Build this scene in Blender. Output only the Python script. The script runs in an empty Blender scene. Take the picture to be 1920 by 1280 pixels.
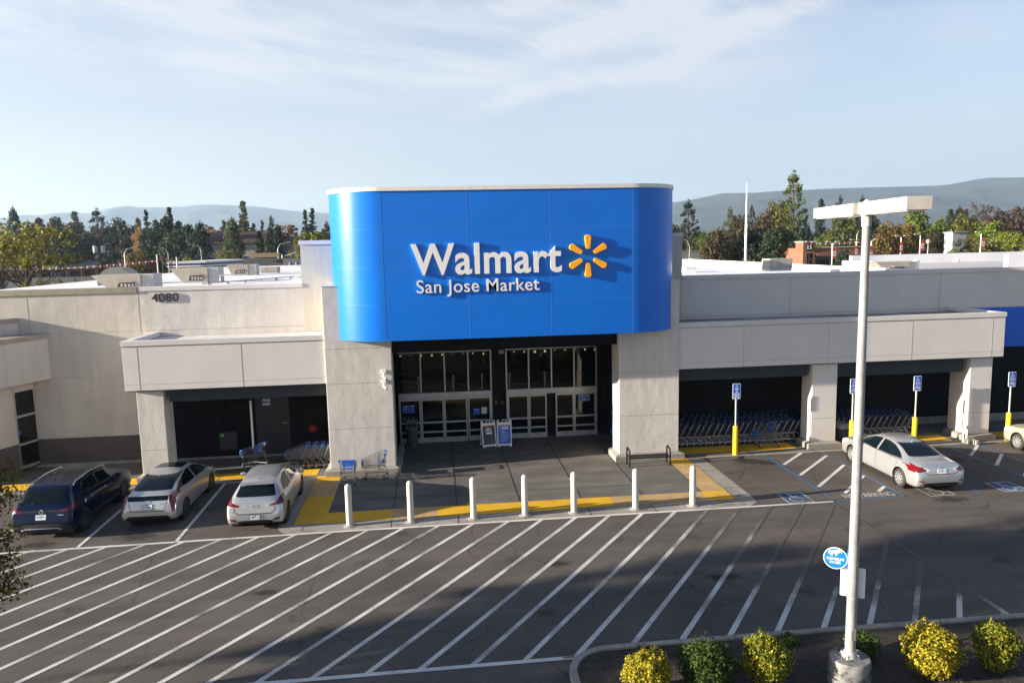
HAZE = True; SKY = .05; EXPO = 1.97; CLOUD = (4.0, 4.1, 4.4); TINT = (1.02, .96, 1.08); WARM = (4.4, 4.0, 3.55); COOL = (2.7, 3.1, 3.6); HZ = .92
import bpy, bmesh, math, random
from mathutils import Vector, Matrix, noise as mnoise
R = math.radians
rnd = random.Random(7)
scene = bpy.context.scene
COL = scene.collection

# ------------------------------------------------------------------ camera
CH = 8.8                      # camera height above the lot
FPX = 1400.0                  # focal length in pixels of a 1920 wide frame
yaw, pit, rol = R(5.94), R(7.32), R(-1.253)
cy, sy, cp, sp, cr, sr = math.cos(yaw), math.sin(yaw), math.cos(pit), math.sin(pit), math.cos(rol), math.sin(rol)
FW = Vector((sy * cp, cy * cp, -sp))
R0 = Vector((cy, -sy, 0)); U0 = R0.cross(FW)
RI = cr * R0 + sr * U0; UP = -sr * R0 + cr * U0
cam = bpy.data.cameras.new('camera'); cam.sensor_width = 36; cam.sensor_fit = 'HORIZONTAL'
cam.lens = FPX / 1920 * 36; cam.clip_start = 0.1; cam.clip_end = 30000
camo = bpy.data.objects.new('camera', cam); COL.objects.link(camo)
M = Matrix((RI, UP, -FW)).transposed().to_4x4(); M.translation = Vector((0, 0, CH))
camo.matrix_world = M
scene.camera = camo

def at(px, py, Y):
    """world point seen at a pixel of the photograph, at depth Y"""
    d = FW + RI * ((px - 960) / FPX) - UP * ((py - 640) / FPX)
    return Vector((0, 0, CH)) + d * (Y / d.y)

# ------------------------------------------------------------------ helpers
def tag(o, label=None, cat=None, group=None, kind=None):
    if label: o['label'] = label
    if cat: o['category'] = cat
    if group: o['group'] = group
    if kind: o['kind'] = kind
    return o

def empty(name, loc=(0, 0, 0), rz=0, label=None, cat=None, group=None, scale=1):
    o = bpy.data.objects.new(name, None); COL.objects.link(o)
    o.location = loc; o.rotation_euler = (0, 0, rz)
    o.scale = (scale, scale, scale) if not isinstance(scale, tuple) else scale
    o.empty_display_size = 0.2
    return tag(o, label, cat, group)

def link(name, me, mat=None, parent=None, smooth=False):
    o = bpy.data.objects.new(name, me); COL.objects.link(o)
    if mat is not None:
        me.materials.clear()
        for m in (mat if isinstance(mat, (list, tuple)) else [mat]): me.materials.append(m)
    if parent is not None: o.parent = parent
    if smooth:
        for p in me.polygons: p.use_smooth = True
    return o

class MB:
    def __init__(s): s.v = []; s.f = []; s.mi = []; s.cur = 0
    def face(s, *pts):
        b = len(s.v); s.v.extend([tuple(p) for p in pts]); s.f.append(tuple(range(b, b + len(pts)))); s.mi.append(s.cur)
    def raw(s, vs, fs):
        b = len(s.v); s.v.extend([tuple(p) for p in vs])
        for f in fs: s.f.append(tuple(i + b for i in f)); s.mi.append(s.cur)
    def box(s, x0, x1, y0, y1, z0, z1, rot=0, piv=None):
        vs = [(x, y, z) for z in (z0, z1) for y in (y0, y1) for x in (x0, x1)]
        if rot:
            c, q = math.cos(rot), math.sin(rot); px, py = piv or ((x0 + x1) / 2, (y0 + y1) / 2)
            vs = [(px + (x - px) * c - (y - py) * q, py + (x - px) * q + (y - py) * c, z) for x, y, z in vs]
        s.raw(vs, [(0, 2, 3, 1), (4, 5, 7, 6), (0, 1, 5, 4), (2, 6, 7, 3), (0, 4, 6, 2), (1, 3, 7, 5)]); return s
    def tube(s, pts, r, n=8, cap=True, r1=None):
        pts = [Vector(p) for p in pts]; m = len(pts); rings = []
        prev = None
        for i, p in enumerate(pts):
            t = (pts[min(i + 1, m - 1)] - pts[max(i - 1, 0)])
            if t.length < 1e-9: t = Vector((0, 0, 1))
            t.normalize()
            a = prev if prev is not None else (Vector((0, 0, 1)) if abs(t.z) < .9 else Vector((1, 0, 0)))
            u = t.cross(a)
            if u.length < 1e-6: u = t.cross(Vector((0, 1, 0)))
            u.normalize(); w = u.cross(t).normalized(); prev = w
            rr = r if r1 is None else r + (r1 - r) * i / max(1, m - 1)
            if isinstance(r, (list, tuple)): rr = r[i]
            rings.append([p + u * (rr * math.cos(2 * math.pi * k / n)) + w * (rr * math.sin(2 * math.pi * k / n)) for k in range(n)])
        vs = [q for g in rings for q in g]; fs = []
        for i in range(m - 1):
            for k in range(n):
                fs.append((i * n + k, i * n + (k + 1) % n, (i + 1) * n + (k + 1) % n, (i + 1) * n + k))
        if cap: fs.append(tuple(range(n - 1, -1, -1))); fs.append(tuple((m - 1) * n + k for k in range(n)))
        s.raw(vs, fs); return s
    def lathe(s, prof, n=24, c=(0, 0, 0), axis='z', caps=True):
        vs = []; fs = []
        for r, h in prof:
            for k in range(n):
                a = 2 * math.pi * k / n; x, y = r * math.cos(a), r * math.sin(a)
                if axis == 'z': vs.append((c[0] + x, c[1] + y, c[2] + h))
                elif axis == 'x': vs.append((c[0] + h, c[1] + x, c[2] + y))
                else: vs.append((c[0] + y, c[1] + h, c[2] + x))
        m = len(prof)
        for i in range(m - 1):
            for k in range(n): fs.append((i * n + k, i * n + (k + 1) % n, (i + 1) * n + (k + 1) % n, (i + 1) * n + k))
        if caps: fs.append(tuple(range(n - 1, -1, -1))); fs.append(tuple((m - 1) * n + k for k in range(n)))
        s.raw(vs, fs); return s
    def prism(s, poly, a, b, axis='y'):
        """poly in the two other axes, extruded from a to b along axis"""
        n = len(poly)
        def mk(p, t):
            return {'y': (p[0], t, p[1]), 'x': (t, p[0], p[1]), 'z': (p[0], p[1], t)}[axis]
        vs = [mk(p, a) for p in poly] + [mk(p, b) for p in poly]
        fs = [tuple(range(n)), tuple(range(2 * n - 1, n - 1, -1))] + [(i, i + n, (i + 1) % n + n, (i + 1) % n) for i in range(n)]
        s.raw(vs, fs); return s
    def mesh(s, name):
        me = bpy.data.meshes.new(name); me.from_pydata(s.v, [], s.f)
        return me
    def build(s, name, mat, parent=None, smooth=False, bevel=0, fix=True, loc=None):
        me = s.mesh(name)
        if fix or bevel:
            bm = bmesh.new(); bm.from_mesh(me)
            if fix:
                bmesh.ops.remove_doubles(bm, verts=bm.verts, dist=1e-5)
                bmesh.ops.recalc_face_normals(bm, faces=bm.faces)
            if bevel:
                es = [e for e in bm.edges if len(e.link_faces) == 2 and e.calc_face_angle(0) > .6]
                bmesh.ops.bevel(bm, geom=es, offset=bevel, segments=2, profile=.6, affect='EDGES', clamp_overlap=True)
            bm.to_mesh(me); bm.free()
        o = link(name, me, mat, parent)
        if isinstance(mat, (list, tuple)) and not fix and not bevel:
            for p, i in zip(me.polygons, s.mi): p.material_index = i
        if smooth:
            for p in me.polygons: p.use_smooth = True
            sm = smooth if isinstance(smooth, float) else .7
            me.set_sharp_from_angle(angle=sm)
        if loc: o.location = loc
        return o

def kids(o): return list(o.children)
def copy_tree(o, parent=None, loc=None, rz=None, label=None, group=None, scale=None):
    c = o.copy(); COL.objects.link(c)
    if parent is not None: c.parent = parent
    if loc is not None: c.location = loc
    if rz is not None: c.rotation_euler = (0, 0, rz)
    if scale is not None: c.scale = scale
    if label: c['label'] = label
    if group: c['group'] = group
    for ch in kids(o): copy_tree(ch, c)
    return c

def text_mesh(s, size, extrude=0.0, offset=0.0, align='CENTER', spacing=1.0, shear=0.0, res=6):
    cu = bpy.data.curves.new('txt', 'FONT'); cu.body = s; cu.size = size; cu.extrude = extrude; cu.offset = offset
    cu.align_x = align; cu.align_y = 'BOTTOM_BASELINE'; cu.space_character = spacing; cu.shear = shear; cu.resolution_u = res
    ob = bpy.data.objects.new('txt', cu); COL.objects.link(ob)
    dg = bpy.context.evaluated_depsgraph_get(); dg.update()
    me = bpy.data.meshes.new_from_object(ob.evaluated_get(dg))
    bpy.data.objects.remove(ob); bpy.data.curves.remove(cu)
    return me

def fit_mesh(me, x0, x1, z0, z1, y, plane='xz'):
    """map a flat text mesh (x,y,z=depth) into a box of a vertical plane facing -Y (or the ground)"""
    xs = [v.co.x for v in me.vertices]; ys = [v.co.y for v in me.vertices]
    a, b, c, d = min(xs), max(xs), min(ys), max(ys)
    for v in me.vertices:
        X = x0 + (v.co.x - a) / (b - a) * (x1 - x0); Z = z0 + (v.co.y - c) / (d - c) * (z1 - z0); D = v.co.z
        v.co = (X, y - D, Z) if plane == 'xz' else (X, Z, y + D)
    return me

def islands(me):
    bm = bmesh.new(); bm.from_mesh(me); bm.verts.ensure_lookup_table()
    bmesh.ops.remove_doubles(bm, verts=bm.verts, dist=1e-6)
    seen = set(); out = []
    for v in bm.verts:
        if v in seen: continue
        st = [v]; seen.add(v); grp = []
        while st:
            q = st.pop(); grp.append(q)
            for e in q.link_edges:
                w = e.other_vert(q)
                if w not in seen: seen.add(w); st.append(w)
        gs = set(grp); idx = {q: i for i, q in enumerate(grp)}
        fs = [tuple(idx[w] for w in f.verts) for f in bm.faces if f.verts[0] in gs]
        m2 = bpy.data.meshes.new('letter'); m2.from_pydata([tuple(q.co) for q in grp], [], fs); out.append(m2)
    bm.free()
    return out

# ------------------------------------------------------------------ materials
def NT(name):
    m = bpy.data.materials.new(name); m.use_nodes = True; nt = m.node_tree; b = nt.nodes['Principled BSDF']
    return m, nt, b
def N(nt, t, **k):
    n = nt.nodes.new(t)
    for a, v in k.items():
        if a in n.inputs: n.inputs[a].default_value = v
        else: setattr(n, a, v)
    return n
def rgb(c): return (c[0], c[1], c[2], 1)
def ramp(nt, stops):
    r = N(nt, 'ShaderNodeValToRGB'); e = r.color_ramp.elements
    while len(e) < len(stops): e.new(.5)
    for q, (p, c) in zip(e, stops): q.position = p; q.color = c if len(c) == 4 else rgb(c)
    return r

def mat(name, col, rough=.6, metal=0, var=.12, scale=2.0, bump=0, bscale=60, coat=0, spec=.5, space='pos', stretch=None, col2=None, fine=0):
    m, nt, b = NT(name); L = nt.links
    if space == 'pos': src = N(nt, 'ShaderNodeNewGeometry').outputs['Position']
    else: src = N(nt, 'ShaderNodeTexCoord').outputs['Object']
    if stretch:
        mp = N(nt, 'ShaderNodeMapping'); mp.inputs['Scale'].default_value = stretch; L.new(src, mp.inputs[0]); src2 = mp.outputs[0]
    else: src2 = src
    nz = N(nt, 'ShaderNodeTexNoise', Scale=scale, Detail=6, Roughness=.6); L.new(src2, nz.inputs['Vector'])
    c2 = col2 or tuple(min(1, c * (1 + var)) for c in col); c1 = tuple(c * (1 - var) for c in col)
    rp = ramp(nt, [(.3, c1), (.7, c2)]); L.new(nz.outputs[0], rp.inputs[0])
    out = rp.outputs[0]
    if fine:
        n3 = N(nt, 'ShaderNodeTexNoise', Scale=bscale * 1.5, Detail=3); L.new(src, n3.inputs['Vector'])
        r3 = ramp(nt, [(.3, (1 - fine,) * 3), (.7, (1 + fine,) * 3)]); L.new(n3.outputs[0], r3.inputs[0])
        mx = N(nt, 'ShaderNodeMixRGB', blend_type='MULTIPLY', Fac=1.0); L.new(out, mx.inputs[1]); L.new(r3.outputs[0], mx.inputs[2]); out = mx.outputs[0]
    L.new(out, b.inputs['Base Color'])
    b.inputs['Roughness'].default_value = rough; b.inputs['Metallic'].default_value = metal
    b.inputs['Coat Weight'].default_value = coat; b.inputs['Coat Roughness'].default_value = .06
    b.inputs['Specular IOR Level'].default_value = spec
    if bump:
        n2 = N(nt, 'ShaderNodeTexNoise', Scale=bscale, Detail=5, Roughness=.6); L.new(src, n2.inputs['Vector'])
        bp = N(nt, 'ShaderNodeBump', Strength=min(1, bump), Distance=.02); L.new(n2.outputs[0], bp.inputs['Height']); L.new(bp.outputs[0], b.inputs['Normal'])
    return m

def mat_asphalt(name, base=.05, warm=1.0, spots=False):
    m, nt, b = NT(name); L = nt.links; P = N(nt, 'ShaderNodeNewGeometry').outputs['Position']
    mp = N(nt, 'ShaderNodeMapping'); mp.inputs['Scale'].default_value = (.6, 1, 1); L.new(P, mp.inputs[0])
    big = N(nt, 'ShaderNodeTexNoise', Scale=.45, Detail=8, Roughness=.65); L.new(mp.outputs[0], big.inputs['Vector'])
    r1 = ramp(nt, [(.3, (base * .74 * warm, base * .70, base * .64)), (.5, (base * 1.02 * warm, base * .96, base * .87)), (.72, (base * 1.34 * warm, base * 1.24, base * 1.10))]); L.new(big.outputs[0], r1.inputs[0])
    fin = N(nt, 'ShaderNodeTexNoise', Scale=24, Detail=6, Roughness=.8); L.new(P, fin.inputs['Vector'])
    r2 = ramp(nt, [(.25, (.55,) * 3), (.5, (1,) * 3), (.75, (1.5,) * 3)]); L.new(fin.outputs[0], r2.inputs[0])
    mx = N(nt, 'ShaderNodeMixRGB', blend_type='MULTIPLY', Fac=.95); L.new(r1.outputs[0], mx.inputs[1]); L.new(r2.outputs[0], mx.inputs[2])
    # oil spots
    sp_ = N(nt, 'ShaderNodeTexVoronoi', Scale=.55); L.new(P, sp_.inputs['Vector'])
    n4 = N(nt, 'ShaderNodeTexNoise', Scale=4, Detail=5); L.new(P, n4.inputs['Vector'])
    ad = N(nt, 'ShaderNodeMath', operation='MULTIPLY_ADD'); ad.inputs[1].default_value = .35; L.new(n4.outputs[0], ad.inputs[0]); L.new(sp_.outputs[0], ad.inputs[2])
    r4 = ramp(nt, [(.24, (.45,) * 3), (.36, (1,) * 3)]); L.new(ad.outputs[0], r4.inputs[0])
    mx2 = N(nt, 'ShaderNodeMixRGB', blend_type='MULTIPLY', Fac=.7); L.new(mx.outputs[0], mx2.inputs[1]); L.new(r4.outputs[0], mx2.inputs[2])
    # long tyre streaks
    mp2 = N(nt, 'ShaderNodeMapping'); mp2.inputs['Scale'].default_value = (.06, 1.6, 1); mp2.inputs['Rotation'].default_value = (0, 0, .12); L.new(P, mp2.inputs[0])
    st = N(nt, 'ShaderNodeTexNoise', Scale=1.2, Detail=5, Roughness=.55, Distortion=.6); L.new(mp2.outputs[0], st.inputs['Vector'])
    r5 = ramp(nt, [(.33, (.72,) * 3), (.5, (1,) * 3), (.7, (1.12,) * 3)]); L.new(st.outputs[0], r5.inputs[0])
    mx3 = N(nt, 'ShaderNodeMixRGB', blend_type='MULTIPLY', Fac=.45); L.new(mx2.outputs[0], mx3.inputs[1]); L.new(r5.outputs[0], mx3.inputs[2])
    # hairline cracks
    wn = N(nt, 'ShaderNodeTexNoise', Scale=1.5, Detail=4); L.new(P, wn.inputs['Vector'])
    mxv = N(nt, 'ShaderNodeMixRGB', Fac=.25); L.new(P, mxv.inputs[1]); L.new(wn.outputs[1], mxv.inputs[2])
    vc = N(nt, 'ShaderNodeTexVoronoi', Scale=.42, feature='DISTANCE_TO_EDGE'); L.new(mxv.outputs[0], vc.inputs['Vector'])
    r6 = ramp(nt, [(.0, (.4,) * 3), (.006, (1,) * 3)]); L.new(vc.outputs[0], r6.inputs[0])
    ms = N(nt, 'ShaderNodeTexNoise', Scale=.3, Detail=2); L.new(P, ms.inputs['Vector'])
    r7 = ramp(nt, [(.42, (0,) * 3), (.54, (.9,) * 3)]); L.new(ms.outputs[0], r7.inputs[0])
    mx4 = N(nt, 'ShaderNodeMixRGB', blend_type='MULTIPLY'); L.new(r7.outputs[0], mx4.inputs[0]); L.new(mx3.outputs[0], mx4.inputs[1]); L.new(r6.outputs[0], mx4.inputs[2])
    out = mx4.outputs[0]
    if spots:       # oil stains where cars stand
        for (sx_, sy_, sr_) in ((12.55, 27.9, .75), (13.0, 27.6, .5), (12.2, 28.25, .45), (-6.9, 26.2, .5), (-9.5, 23.6, .6), (-12.3, 23.4, .5), (17.1, 22.6, .5), (20.0, 26.8, .7), (3.2, 19.6, .35), (7.4, 18.1, .4), (-4.6, 19.0, .3)):
            vd = N(nt, 'ShaderNodeVectorMath', operation='SUBTRACT'); vd.inputs[1].default_value = (sx_, sy_, 0); L.new(P, vd.inputs[0])
            vs = N(nt, 'ShaderNodeVectorMath', operation='MULTIPLY'); vs.inputs[1].default_value = (.75 / sr_, 1.5 / sr_, 1); L.new(vd.outputs[0], vs.inputs[0])
            vl = N(nt, 'ShaderNodeVectorMath', operation='LENGTH'); L.new(vs.outputs[0], vl.inputs[0])
            va = N(nt, 'ShaderNodeMath', operation='MULTIPLY_ADD'); va.inputs[1].default_value = 1.6; va.inputs[2].default_value = -.8; L.new(n4.outputs[0], va.inputs[0])
            vb = N(nt, 'ShaderNodeMath', operation='ADD'); L.new(va.outputs[0], vb.inputs[0]); L.new(vl.outputs['Value'], vb.inputs[1])
            rv = ramp(nt, [(.45, (.28,) * 3), (1.0, (1,) * 3)]); L.new(vb.outputs[0], rv.inputs[0])
            m_ = N(nt, 'ShaderNodeMixRGB', blend_type='MULTIPLY', Fac=.85); L.new(out, m_.inputs[1]); L.new(rv.outputs[0], m_.inputs[2]); out = m_.outputs[0]
    L.new(out, b.inputs['Base Color'])
    b.inputs['Roughness'].default_value = .88; b.inputs['Specular IOR Level'].default_value = .18
    bp = N(nt, 'ShaderNodeBump', Strength=.35, Distance=.01); L.new(fin.outputs[0], bp.inputs['Height']); L.new(bp.outputs[0], b.inputs['Normal'])
    return m

def mat_paint(name, col, wear=.45, under=(.07, .065, .06), wear_right=False):
    """road paint that lets the asphalt through where it is worn"""
    m, nt, b = NT(name); L = nt.links; P = N(nt, 'ShaderNodeNewGeometry').outputs['Position']
    n1 = N(nt, 'ShaderNodeTexNoise', Scale=26, Detail=6, Roughness=.75); L.new(P, n1.inputs['Vector'])
    n2 = N(nt, 'ShaderNodeTexNoise', Scale=.8, Detail=4); L.new(P, n2.inputs['Vector'])
    ad = N(nt, 'ShaderNodeMath', operation='ADD'); L.new(n1.outputs[0], ad.inputs[0]); L.new(n2.outputs[0], ad.inputs[1])
    fac = ad.outputs[0]
    if wear_right:      # tyre wear on the driven side of the crossing zone
        sx = N(nt, 'ShaderNodeSeparateXYZ'); L.new(P, sx.inputs[0])
        mr = N(nt, 'ShaderNodeMapRange'); L.new(sx.outputs[0], mr.inputs[0])
        mr.inputs[1].default_value = 6.5; mr.inputs[2].default_value = 11.5; mr.inputs[3].default_value = 0; mr.inputs[4].default_value = .58
        my = N(nt, 'ShaderNodeMapRange'); L.new(sx.outputs[1], my.inputs[0])
        my.inputs[1].default_value = 15.8; my.inputs[2].default_value = 18.0; my.inputs[3].default_value = .15; my.inputs[4].default_value = 1
        mu = N(nt, 'ShaderNodeMath', operation='MULTIPLY'); L.new(mr.outputs[0], mu.inputs[0]); L.new(my.outputs[0], mu.inputs[1])
        sb = N(nt, 'ShaderNodeMath', operation='SUBTRACT'); L.new(fac, sb.inputs[0]); L.new(mu.outputs[0], sb.inputs[1]); fac = sb.outputs[0]
    rp = ramp(nt, [(wear, under), (wear + .16, tuple(c * .72 for c in col)), (min(1, wear + .45), col)])
    L.new(fac, rp.inputs[0]); L.new(rp.outputs[0], b.inputs['Base Color'])
    sc = N(nt, 'ShaderNodeMath', operation='MULTIPLY'); sc.inputs[1].default_value = .5
    L.new(fac, sc.inputs[0]); L.new(sc.outputs[0], rp.inputs[0])
    b.inputs['Roughness'].default_value = .7
    return m

def mat_stucco(name, col, streak=.07, bump=.55, bs=26):
    m, nt, b = NT(name); L = nt.links; P = N(nt, 'ShaderNodeNewGeometry').outputs['Position']
    big = N(nt, 'ShaderNodeTexNoise', Scale=.7, Detail=7, Roughness=.62); L.new(P, big.inputs['Vector'])
    r1 = ramp(nt, [(.3, tuple(c * (1 - streak) for c in col)), (.7, tuple(min(1, c * (1 + streak * .6)) for c in col))]); L.new(big.outputs[0], r1.inputs[0])
    mp = N(nt, 'ShaderNodeMapping'); mp.inputs['Scale'].default_value = (3.2, 3.2, .22); L.new(P, mp.inputs[0])
    st = N(nt, 'ShaderNodeTexNoise', Scale=1.1, Detail=6, Roughness=.6); L.new(mp.outputs[0], st.inputs['Vector'])
    r2 = ramp(nt, [(.32, (1 - streak * 1.2,) * 3), (.6, (1,) * 3)]); L.new(st.outputs[0], r2.inputs[0])
    mx = N(nt, 'ShaderNodeMixRGB', blend_type='MULTIPLY', Fac=1); L.new(r1.outputs[0], mx.inputs[1]); L.new(r2.outputs[0], mx.inputs[2])
    L.new(mx.outputs[0], b.inputs['Base Color']); b.inputs['Roughness'].default_value = .85; b.inputs['Specular IOR Level'].default_value = .25
    n2 = N(nt, 'ShaderNodeTexNoise', Scale=bs, Detail=6, Roughness=.7); L.new(P, n2.inputs['Vector'])
    n3 = N(nt, 'ShaderNodeTexNoise', Scale=2.2, Detail=3); L.new(P, n3.inputs['Vector'])
    ad = N(nt, 'ShaderNodeMath', operation='MULTIPLY_ADD'); ad.inputs[1].default_value = 2.2; L.new(n3.outputs[0], ad.inputs[0]); L.new(n2.outputs[0], ad.inputs[2])
    bp = N(nt, 'ShaderNodeBump', Strength=bump, Distance=.012); L.new(ad.outputs[0], bp.inputs['Height']); L.new(bp.outputs[0], b.inputs['Normal'])
    return m

def mat_tactile(name, col, worn):
    m, nt, b = NT(name); L = nt.links; P = N(nt, 'ShaderNodeNewGeometry').outputs['Position']
    n1 = N(nt, 'ShaderNodeTexNoise', Scale=1.6, Detail=7, Roughness=.7); L.new(P, n1.inputs['Vector'])
    r1 = ramp(nt, [(.3, worn), (.52, col), (.75, tuple(min(1, c * 1.1) for c in col))]); L.new(n1.outputs[0], r1.inputs[0])
    v = N(nt, 'ShaderNodeMapping'); v.inputs['Scale'].default_value = (16.4, 16.4, 0.0); L.new(P, v.inputs[0])
    vm = N(nt, 'ShaderNodeVectorMath', operation='FRACTION'); L.new(v.outputs[0], vm.inputs[0])
    sb = N(nt, 'ShaderNodeVectorMath', operation='SUBTRACT'); sb.inputs[1].default_value = (.5, .5, 0); L.new(vm.outputs[0], sb.inputs[0])
    ln = N(nt, 'ShaderNodeVectorMath', operation='LENGTH'); L.new(sb.outputs[0], ln.inputs[0])
    rr = ramp(nt, [(.18, (1,) * 3), (.36, (0,) * 3)]); L.new(ln.outputs['Value'], rr.inputs[0])
    r3 = ramp(nt, [(0, (.72,) * 3), (1, (1.08,) * 3)]); L.new(rr.outputs[0], r3.inputs[0])
    mx = N(nt, 'ShaderNodeMixRGB', blend_type='MULTIPLY', Fac=1); L.new(r1.outputs[0], mx.inputs[1]); L.new(r3.outputs[0], mx.inputs[2])
    L.new(mx.outputs[0], b.inputs['Base Color']); b.inputs['Roughness'].default_value = .75
    bp = N(nt, 'ShaderNodeBump', Strength=.6, Distance=.006); L.new(rr.outputs[0], bp.inputs['Height']); L.new(bp.outputs[0], b.inputs['Normal'])
    return m

def mat_leaf(name, cols, rough=.6, trans=.25):
    m, nt, b = NT(name); L = nt.links
    g = N(nt, 'ShaderNodeNewGeometry'); oi = N(nt, 'ShaderNodeObjectInfo')
    rp = ramp(nt, [(i / max(1, len(cols) - 1), c) for i, c in enumerate(cols)]); L.new(g.outputs['Random Per Island'], rp.inputs[0])
    hs = N(nt, 'ShaderNodeHueSaturation'); L.new(rp.outputs[0], hs.inputs['Color'])
    mr = N(nt, 'ShaderNodeMapRange'); mr.inputs[3].default_value = .78; mr.inputs[4].default_value = 1.22; L.new(oi.outputs['Random'], mr.inputs[0]); L.new(mr.outputs[0], hs.inputs['Value'])
    L.new(hs.outputs[0], b.inputs['Base Color']); b.inputs['Roughness'].default_value = rough; b.inputs['Specular IOR Level'].default_value = .3
    tr = N(nt, 'ShaderNodeBsdfTranslucent'); L.new(hs.outputs[0], tr.inputs[0])
    ms = N(nt, 'ShaderNodeMixShader', Fac=trans); L.new(b.outputs[0], ms.inputs[1]); L.new(tr.outputs[0], ms.inputs[2])
    L.new(ms.outputs[0], nt.nodes['Material Output'].inputs[0])
    return m

K = {}
K['asphalt'] = mat_asphalt('asphalt', .084, 1.06, True)
K['paint'] = mat_paint('white_road_paint', (.72, .70, .66), wear=.30)
K['stripe'] = mat_paint('worn_stripe_paint', (.72, .70, .66), wear=.36, wear_right=True)
K['bluepaint'] = mat_paint('blue_road_paint', (.06, .18, .36), wear=.36)
K['signblue_ground'] = mat_paint('blue_symbol_paint', (.012, .085, .24), wear=.35)
K['symwhite'] = mat_paint('symbol_white_paint', (.62, .62, .6), wear=.36)
K['jointgrey'] = mat('joint_grey', (.25, .24, .225), var=.05)
K['greenpaint'] = mat_paint('faded_symbol_paint', (.08, .12, .10), wear=.42)
K['redspray'] = mat_paint('red_spray_mark', (.55, .07, .035), wear=.5, under=(.17, .15, .13))
K['whitespray'] = mat_paint('white_spray_mark', (.75, .7, .62), wear=.42, under=(.4, .26, .1))
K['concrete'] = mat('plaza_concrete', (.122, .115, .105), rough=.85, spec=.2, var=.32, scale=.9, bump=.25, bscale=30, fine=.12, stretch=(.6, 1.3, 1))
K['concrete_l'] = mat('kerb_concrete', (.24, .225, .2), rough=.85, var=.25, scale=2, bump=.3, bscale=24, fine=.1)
K['joint'] = mat('joint_filler', (.02, .02, .02), rough=.9)
K['tact_y'] = mat_tactile('yellow_tactile', (.74, .42, .010), (.60, .33, .010))
K['tact_w'] = mat_tactile('worn_tactile', (.52, .34, .14), (.34, .24, .13))
K['stucco'] = mat_stucco('warm_stucco', (.60, .565, .515), streak=.09)
K['stucco_t'] = mat_stucco('tower_stucco', (.53, .505, .44), streak=.08)
K['stucco_n'] = mat_stucco('shop_stucco', (.53, .495, .44), streak=.09)
K['panel'] = mat('fascia_panel', (.61, .58, .545), rough=.65, var=.05, scale=.8, bump=.05, bscale=14)
K['coping'] = mat('metal_coping', (.60, .58, .55), rough=.45, var=.06, scale=1.5)
K['tan'] = mat('tan_coping', (.29, .25, .20), rough=.6, var=.2, scale=2)
K['brown'] = mat('brown_wainscot', (.082, .066, .066), rough=.8, var=.14, scale=1.5, bump=.3, bscale=30)
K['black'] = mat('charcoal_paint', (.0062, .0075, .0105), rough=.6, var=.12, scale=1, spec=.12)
K['beam'] = mat('dark_grey_beam', (.036, .042, .050), rough=.55, var=.08, spec=.2)
K['blue'] = mat('glossy_blue_panel', (.0, .150, .64), rough=.34, var=.05, scale=.5, coat=.12, spec=.35, bump=.05, bscale=.9)
K['blue_seam'] = mat('blue_seam', (.05, .20, .60), rough=.35, var=.02)
K['bluewall'] = mat('blue_wall_paint', (.0035, .115, .62), rough=.5, var=.05)
K['white'] = mat('white_plastic', (.80, .79, .77), rough=.35, var=.03)
K['white_metal'] = mat('white_painted_metal', (.72, .70, .66), rough=.45, var=.08, scale=6)
K['orange'] = mat('amber_plastic', (.95, .40, .012), rough=.35, var=.04)
K['blackplastic'] = mat('black_plastic', (.012, .012, .013), rough=.45, var=.1, space='obj')
K['alu'] = mat('aluminium_frame', (.46, .47, .48), rough=.38, metal=.6, var=.1, scale=3)
K['glass'] = mat('dark_glass', (.004, .005, .006), rough=.03, var=.3, scale=1.2, spec=.5)
def mat_glass():
    m, nt, b = NT('shopfront_glass'); L = nt.links
    b.inputs['Base Color'].default_value = (.003, .004, .005, 1); b.inputs['Roughness'].default_value = .025; b.inputs['Specular IOR Level'].default_value = .6
    tr = N(nt, 'ShaderNodeBsdfTransparent'); tr.inputs[0].default_value = (.55, .6, .62, 1)
    ms = N(nt, 'ShaderNodeMixShader', Fac=.5); L.new(b.outputs[0], ms.inputs[1]); L.new(tr.outputs[0], ms.inputs[2]); L.new(ms.outputs[0], nt.nodes['Material Output'].inputs[0])
    return m
K['shopglass'] = mat_glass()
K['roofwhite'] = mat('white_roof_membrane', (.70, .70, .72), rough=.7, var=.1, scale=.35, bump=.1, bscale=3, stretch=(1, .35, 1))
K['galv'] = mat('galvanised_steel', (.42, .42, .41), rough=.5, metal=.5, var=.2, scale=8)
K['beigemetal'] = mat('beige_unit_metal', (.36, .32, .265), rough=.55, var=.12, scale=1.5)
K['darkgap'] = mat('dark_louvre', (.03, .03, .03), rough=.8)
K['bollard'] = mat('cream_bollard_cover', (.50, .475, .43), rough=.4, var=.06, scale=5)
K['yellow'] = mat('yellow_paint', (.80, .53, .008), rough=.5, var=.12, scale=9)
K['signblue'] = mat('sign_blue', (.006, .10, .46), rough=.4, var=.04)
K['signwhite'] = mat('sign_white', (.82, .82, .82), rough=.4, var=.03)
K['lampmetal'] = mat('lamp_paint', (.40, .38, .345), rough=.5, var=.12, scale=4, bump=.04, bscale=20)
K['polemetal'] = mat('galvanised_pole', (.27, .272, .27), rough=.55, metal=.15, var=.22, scale=3, bump=.15, bscale=40, fine=.1)
K['lens'] = mat('frosted_lens', (.55, .55, .52), rough=.2, var=.05)
K['soil'] = mat('bark_soil', (.030, .023, .018), rough=.95, var=.5, scale=5, bump=.9, bscale=26, fine=.5)
K['bark'] = mat('bark', (.07, .05, .038), rough=.9, var=.3, scale=6, bump=.5, bscale=20, space='obj')
K['palebark'] = mat('pale_bark', (.30, .27, .22), rough=.9, var=.3, scale=6, space='obj')
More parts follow.
